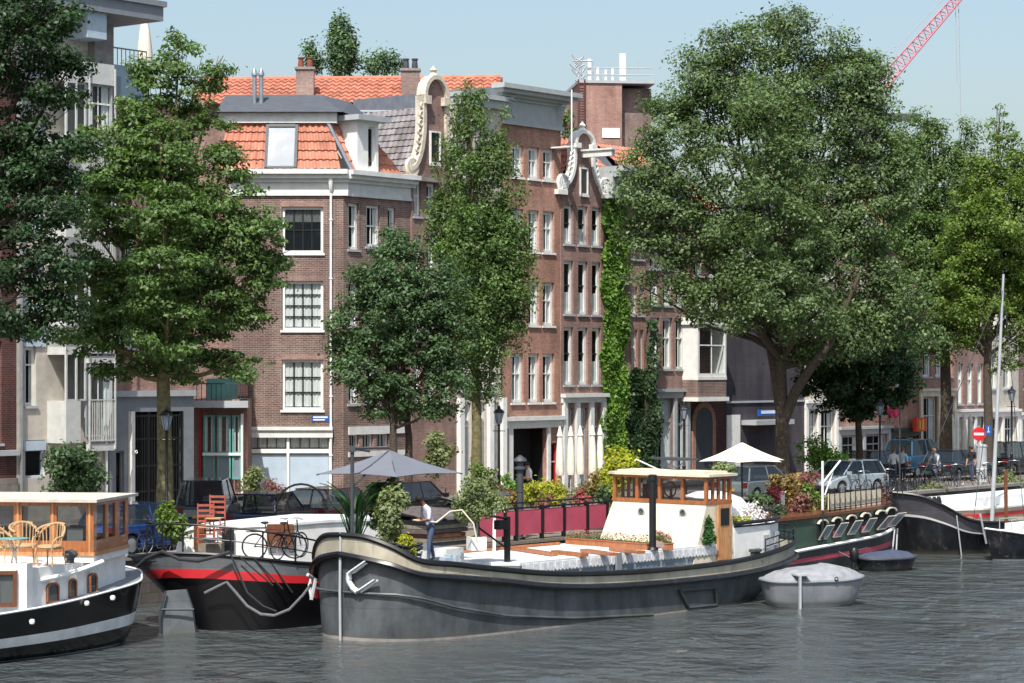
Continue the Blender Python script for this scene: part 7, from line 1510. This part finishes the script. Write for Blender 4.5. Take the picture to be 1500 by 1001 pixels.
# ---------------------------------------------------------------- plants on boats and quay
def bpos(px, py, Z): p = W(px, py, Z); return (p.x, p.y, p.z)
def s_(Z): return Z/FP
def pbush(name, label, px, pyb, pyt, wpx, Z, leaf, size=.09, seed=1, dens=1.3, clump=.2, cat='shrub', group=None, n_=4, per=50, up=.5, flat_=.9):
    p = W(px, pyb, Z); h = (pyb-pyt)*Z/FP; w_ = wpx*Z/FP; rg = random.Random(seed); bl = []
    for k in range(n_): bl.append((Vector((rg.uniform(-.28,.28)*w_, rg.uniform(-.2,.2)*w_, h*(.25+.55*(k+.5)/n_))), (w_*.36, w_*.32, h*.26)))
    return bush(name, label, p, None, leaf, size, dens, clump, per, flat_, seed, group, cat, bl, True, None, up)
def pot(label, px, py, Z, w_, h, m, shape='round', name='plant_pot', group='plant pots'):
    p = W(px, py, Z); r = empty(name, p, R(20), label, 'plant pot', group)
    mb = MB()
    if shape == 'round': mb.lathe((0,0,0), [(w_*.36,0),(w_*.5,h*.9),(w_*.54,h*.9),(w_*.54,h),(w_*.42,h)], 0, 18)
    else: mb.box(-w_/2,w_/2,-w_/2,w_/2,0,h)
    mb.build('pot', M[m], r); mb = MB(); mb.lathe((0,0,h+.002), [(w_*.42,0),(w_*.2,.02),(.01,.03)], 0, 12); mb.build('soil', M['soil'], r)
    return r
# banana / strelitzia clump at the parasol pole
rng = np.random.default_rng(5); p = W(520, 795, 62.6); bn = empty('strelitzia_plant', p, 0, 'clump of large dark upright banana-like leaves around the grey parasol pole', 'plant')
lf = MB()
for k in range(30):
    a = rng.random()*2*math.pi; t0 = .1+.55*rng.random(); h = .7+.95*rng.random(); ln = .5+.35*rng.random(); d = Vector((math.cos(a), math.sin(a)*.7, 0)); b0 = d*.1; b1 = d*t0*.6+Vector((0,0,h*.7)); e = Vector((-d.y, d.x, 0))
    prev = None; vs = []
    for j in range(7):
        q = j/6; c_ = b1+d*(ln*q*.5+.25*q*q)+Vector((0,0,ln*q*(1-.35*q*t0*2))); w_ = .085*math.sin(math.pi*(.12+.86*q)); vs += [c_-e*w_, c_+Vector((0,0,-.02)), c_+e*w_]
    lf.add(vs, [(3*j, 3*j+1, 3*j+4, 3*j+3) for j in range(6)]+[(3*j+1, 3*j+2, 3*j+5, 3*j+4) for j in range(6)], 0, True); lf.tube([b0, b1], .014, 0, 4)
lf.build('foliage', M['leaf_banana'], bn)
pbush('bamboo_plant', 'tall leafy bamboo like bush left of the person with the hose', 575, 806, 708, 30, 61.9, 'leaf_olive', .12, 3, 1.6, .17, n_=6)
pbush('laurel_plant', 'dark big leaved plant left of the bamboo under the parasol edge', 562, 770, 702, 34, 63.6, 'leaf_deep', .17, 4, 1.2, .2, n_=4)
pbush('pot_plant', 'low green plant trailing over the cap rail at the foot of the bamboo', 588, 812, 786, 36, 61.5, 'leaf_yellow', .09, 5, 1.4, .15, n_=2)
# olive tree in white pot
pot('white square pot carrying the round olive tree', 698, 806, 63.2, .42, .35, 'white', 'square')
p = W(698, 800, 63.2); ol = bush('olive_tree', 'small round grey green olive tree with thin pale trunk in a white pot', (p.x, p.y, p.z), None, 'leaf_olive', .085, 1.3, .2, 55, .9, 9, None, 'tree', [(Vector(((px-698)*63.2/FP, dz_, (800-py)*63.2/FP)), (rx*63.2/FP, rx*63.2/FP*.9, ry*63.2/FP)) for px, py, rx, ry, dz_ in ((698,728,28,22,0),(680,742,18,16,.1),(718,740,20,17,-.1),(700,752,26,14,.1),(693,708,14,18,0))], False)
mb = MB(); mb.tube([(0,0,-.05),(.02,0,.5),(-.03,0,.9),(0,0,1.3)], [.035,.028,.022,.01], 0, 7); mb.build('trunk', M['concrete'], ol)
# conical topiary by the wheelhouse
tp = L3(1037, 800, 1.76); p = B3.matrix_basis @ Vector((12.75, -1.0, 1.76)); P_ = W(1037, 799, p.y)
bush('conical_topiary', 'dense dark green cone shaped shrub against the cream wheelhouse base', (P_.x, P_.y-.25, ct), None, 'leaf_box', .06, 1.6, .1, 60, .9, 12, None, 'shrub', [(Vector((0,0,.16+.1*k)), (.19-.026*k, .19-.026*k, .12)) for k in range(7)], False)
# planter boxes on the low cabin roof
for (pa, pb, lab) in ((833,952,'long wooden planter box with red and yellow flowers before the wheelhouse'), (958,980,'short wooden planter box right of the black stove pipe')):
    a, b = L3(pa, 797, ct+.0), L3(pb, 806, ct+.0); a, b = B3.matrix_basis @ a, B3.matrix_basis @ b
    r = empty('planter_box', a, math.atan2((b-a).y, (b-a).x), lab, 'planter box', 'wooden planter boxes on the main barge'); ln = (b-a).length
    mb = MB(); mb.box(0,ln,-.13,.13,0,.17); mb.box(-.02,ln+.02,-.15,.15,.17,.2); mb.build('box', M['wood_orange'], r); mb = MB(); mb.box(.03,ln-.03,-.11,.11,.2,.205); mb.build('soil', M['soil'], r)
    rng = np.random.default_rng(int(pa)); k = int(260*ln); P = np.stack([rng.random(k)*ln, (rng.random(k)-.5)*.24, .2+rng.random(k)**2*.2], 1); Nn = rng.normal(size=(k,3)); Nn[:,2] += 1; Nn /= np.linalg.norm(Nn,axis=1)[:,None]
    leaf_mesh('leaves', P, Nn, .06, M['leaf_olive'], r); k2 = k//4; P = np.stack([rng.random(k2)*ln, (rng.random(k2)-.5)*.24, .28+rng.random(k2)*.15], 1); leaf_mesh('flowers', P, Nn[:k2], .05, M['flower_red'], r, .9)
p = W(1110, 768, 73.2); pbush('flowering_plant', 'white flowering plants with grey foliage on the aft cabin of the main barge', 1105, 778, 742, 46, 72.6, 'flower_white', .08, 21, 1.2, .16, 'plant', n_=3)
pbush('pot_plant', 'light green plant left of the white flowers on the aft cabin', 1080, 772, 752, 26, 72.0, 'leaf_yellow', .08, 22, 1.2, .14, 'plant', n_=2)
pbush('flowering_plant', 'pink flower ball at the aft rail of the main barge', 1124, 766, 750, 10, 72.4, 'leaf_red', .07, 23, 1.6, .1, 'plant', n_=1)
# terrace barge plants and cafe planters behind it
GP = 'potted plants on the terrace boat'
for i, (px, pyb, pyt, wpx, n_, leaf, lab) in enumerate([(780,745,702,34,49.5,'leaf_yellow','yellow green leafy plant right of the tall stove pipe'),(812,742,704,40,49.8,'leaf_yellow','widest yellow green plant in the middle of the terrace boat'),(845,742,712,30,49.6,'leaf_olive','grey green plant on the right part of the terrace boat'),(868,738,690,18,49.8,'leaf_rust','thin rusty brown tall plant right of the middle plants'),
      (738,745,716,26,49.4,'leaf_red','orange red flowers left of the tall stove pipe'),(722,740,680,30,50.3,'leaf_olive','loose tall grey green shrub behind the olive tree'),(704,744,670,22,50.6,'leaf_lime','narrow upright green shrub behind the olive tree top'),(800,745,728,20,48.2,'leaf_red','small pink and orange flowers by the red panels'),(880,738,712,18,49.0,'leaf_deep','dark pot plant at the right end of the red panels'),(757,744,722,16,48.6,'leaf_rust','small rust coloured plant at the foot of the tall stove pipe'),(745,735,690,16,51,'leaf_ivy','upright light green shrub left of the stove pipe'),(855,738,720,14,48.4,'flower_red','bright red geranium near the right red panel')]):
    pbush('pot_plant', lab, px, pyb, pyt, wpx, nZ(px, n_), leaf, .12, 40+i, 1.1, .22, 'plant', GP, 3)
pbush('shrub', 'large bright yellow green bush in front of the ivy wall, left of the main wheelhouse', 897, 748, 655, 56, nZ(897, 53.5), 'leaf_yellow', .17, 60, 1.1, .32, n_=5)
pbush('shrub', 'wide grey green shrub beside the grey gate under the left elm', 103, 735, 655, 84, nZ(103, 60.5), 'leaf_deep', .16, 61, 1.1, .35, n_=5)
pbush('shrub', 'dark shrub with pink heather flowers against the pale garage panels', 400, 735, 705, 30, nZ(400, 63.5), 'leaf_red', .12, 62, 1.2, .25, n_=3)
pbush('climbing_plant', 'yellow green variegated climber on the stern of the striped barge', 255, 800, 735, 40, 64.6, 'leaf_lime', .13, 63, .9, .2, n_=5)
pbush('shrub', 'olive grey shrub in front of the pale garage panel left of the pink heather', 372, 740, 680, 28, nZ(372, 64.2), 'leaf_olive', .13, 64, 1.1, .25, n_=4)
pbush('shrub', 'loose flowering shrub behind the peak of the grey parasol', 640, 700, 632, 46, nZ(640, 62.5), 'leaf_olive', .15, 65, 1.0, .28, n_=4)
pbush('shrub', 'dark tall conifer like shrub left of the arched brown door', 952, 700, 600, 30, nZ(952, 62), 'leaf_dark', .15, 66, 1.2, .3, n_=5)
GT = 'plants on the green houseboat'
for i, (px, pyb, pyt, wpx, n_, leaf, lab) in enumerate([(1150,752,690,54,44.5,'leaf_rust','large rusty yellow bush on the green houseboat right of the white parasol'),(1128,742,712,28,44,'flower_red','red flowers below the white parasol'),(1170,756,722,30,43,'leaf_red','pink flowering plant on the green houseboat before the rusty bush'),(1190,754,705,24,43.2,'leaf_lime','light green plant left of the white davit'),(1210,752,722,18,43,'leaf_olive','grey green plant just right of the white davit'),(1297,745,718,20,43.3,'leaf_red','red flowers at the right part of the black terrace railing'),(1112,742,720,26,43.4,'leaf_deep','dark green low plant under the white parasol'),(1140,758,735,24,42.8,'leaf_deep','dark green plant at the front edge of the green houseboat')]):
    pbush('pot_plant', lab, px, pyb, pyt, wpx, nZ(px, n_), leaf, .12, 80+i, 1.15, .22, 'plant', GT, 3)
pbush('shrub', 'tall dense green shrub on the quay behind the rusty bush', 1200, 715, 640, 60, nZ(1200, 56), 'leaf_ivy', .16, 95, 1.1, .35, n_=5)
pbush('shrub', 'reddish hedge plant between the rusty bush and the silver car', 1180, 722, 690, 40, nZ(1180, 54), 'leaf_red', .14, 96, 1.1, .3, n_=3)
pbush('shrub', 'low olive green shrub on the quay behind the pointed bow', 1355, 735, 712, 60, nZ(1355, 52.8), 'leaf_olive', .14, 97, 1.1, .3, n_=3)
pbush('shrub', 'greenish brown shrub on the quay at the right edge', 1480, 725, 695, 60, nZ(1480, 52.8), 'leaf_olive', .15, 98, 1.1, .3, n_=3)
# loose things on the boats
def box_thing(name, label, cat, loc, rz, dims, m, lid=None, group=None):
    r = empty(name, loc, rz, label, cat, group); mb = MB(); a, b, c_ = dims; mb.box(-a/2,a/2,-b/2,b/2,0,c_); mb.build('body', M[m], r, bevel=.015)
    mb = MB(); mb.box(-a/2-.02,a/2+.02,-b/2-.02,b/2+.02,c_+.002,c_+.04); mb.build('lid', M[lid or m], r, bevel=.01); return r
q = B3.matrix_basis @ Vector((14.3, .3, 3.86)); r = empty('roof_rack', q, F3.rot()+R(70), 'dark flat rack with bent legs lying on the wheelhouse roof', 'rack')
mb = MB(); mb.box(-.75,.75,-.35,.35,.28,.34); mb.build('top', M['dark_grey'], r); mb = MB()
for x in (-.3,.3): mb.tube([(x,-.2,.28),(x+.2,0,.02),(x+.35,.1,.12)], .018, 0, 5)
mb.build('leg', M['light_grey'], r)
q = B3.matrix_basis @ Vector((13.5, 1.0, 3.86)); r = empty('boat_hook', q, 0, 'white pole propped up on the left of the wheelhouse roof', 'pole'); mb = MB(); mb.tube([(.55,0,.0),(-.1,0,.3),(-.14,0,.26)], .022, 0, 6); mb.build('shaft', M['rail_white'], r)
pbush('pot_plant', 'flat spiky succulent plants at the right of the wheelhouse roof', 1050, 694, 680, 40, 71.5, 'leaf_olive', .1, 111, 1.2, .12, 'plant', None, 2)
q = NP(1180, 44.0, 2.0); box_thing('deck_chair', 'white slatted box seat on the green houseboat left of its davit', 'seat', (q.x-1.2, q.y-1.2, 2.0), R(30), (.5,.5,.6), 'rail_white')
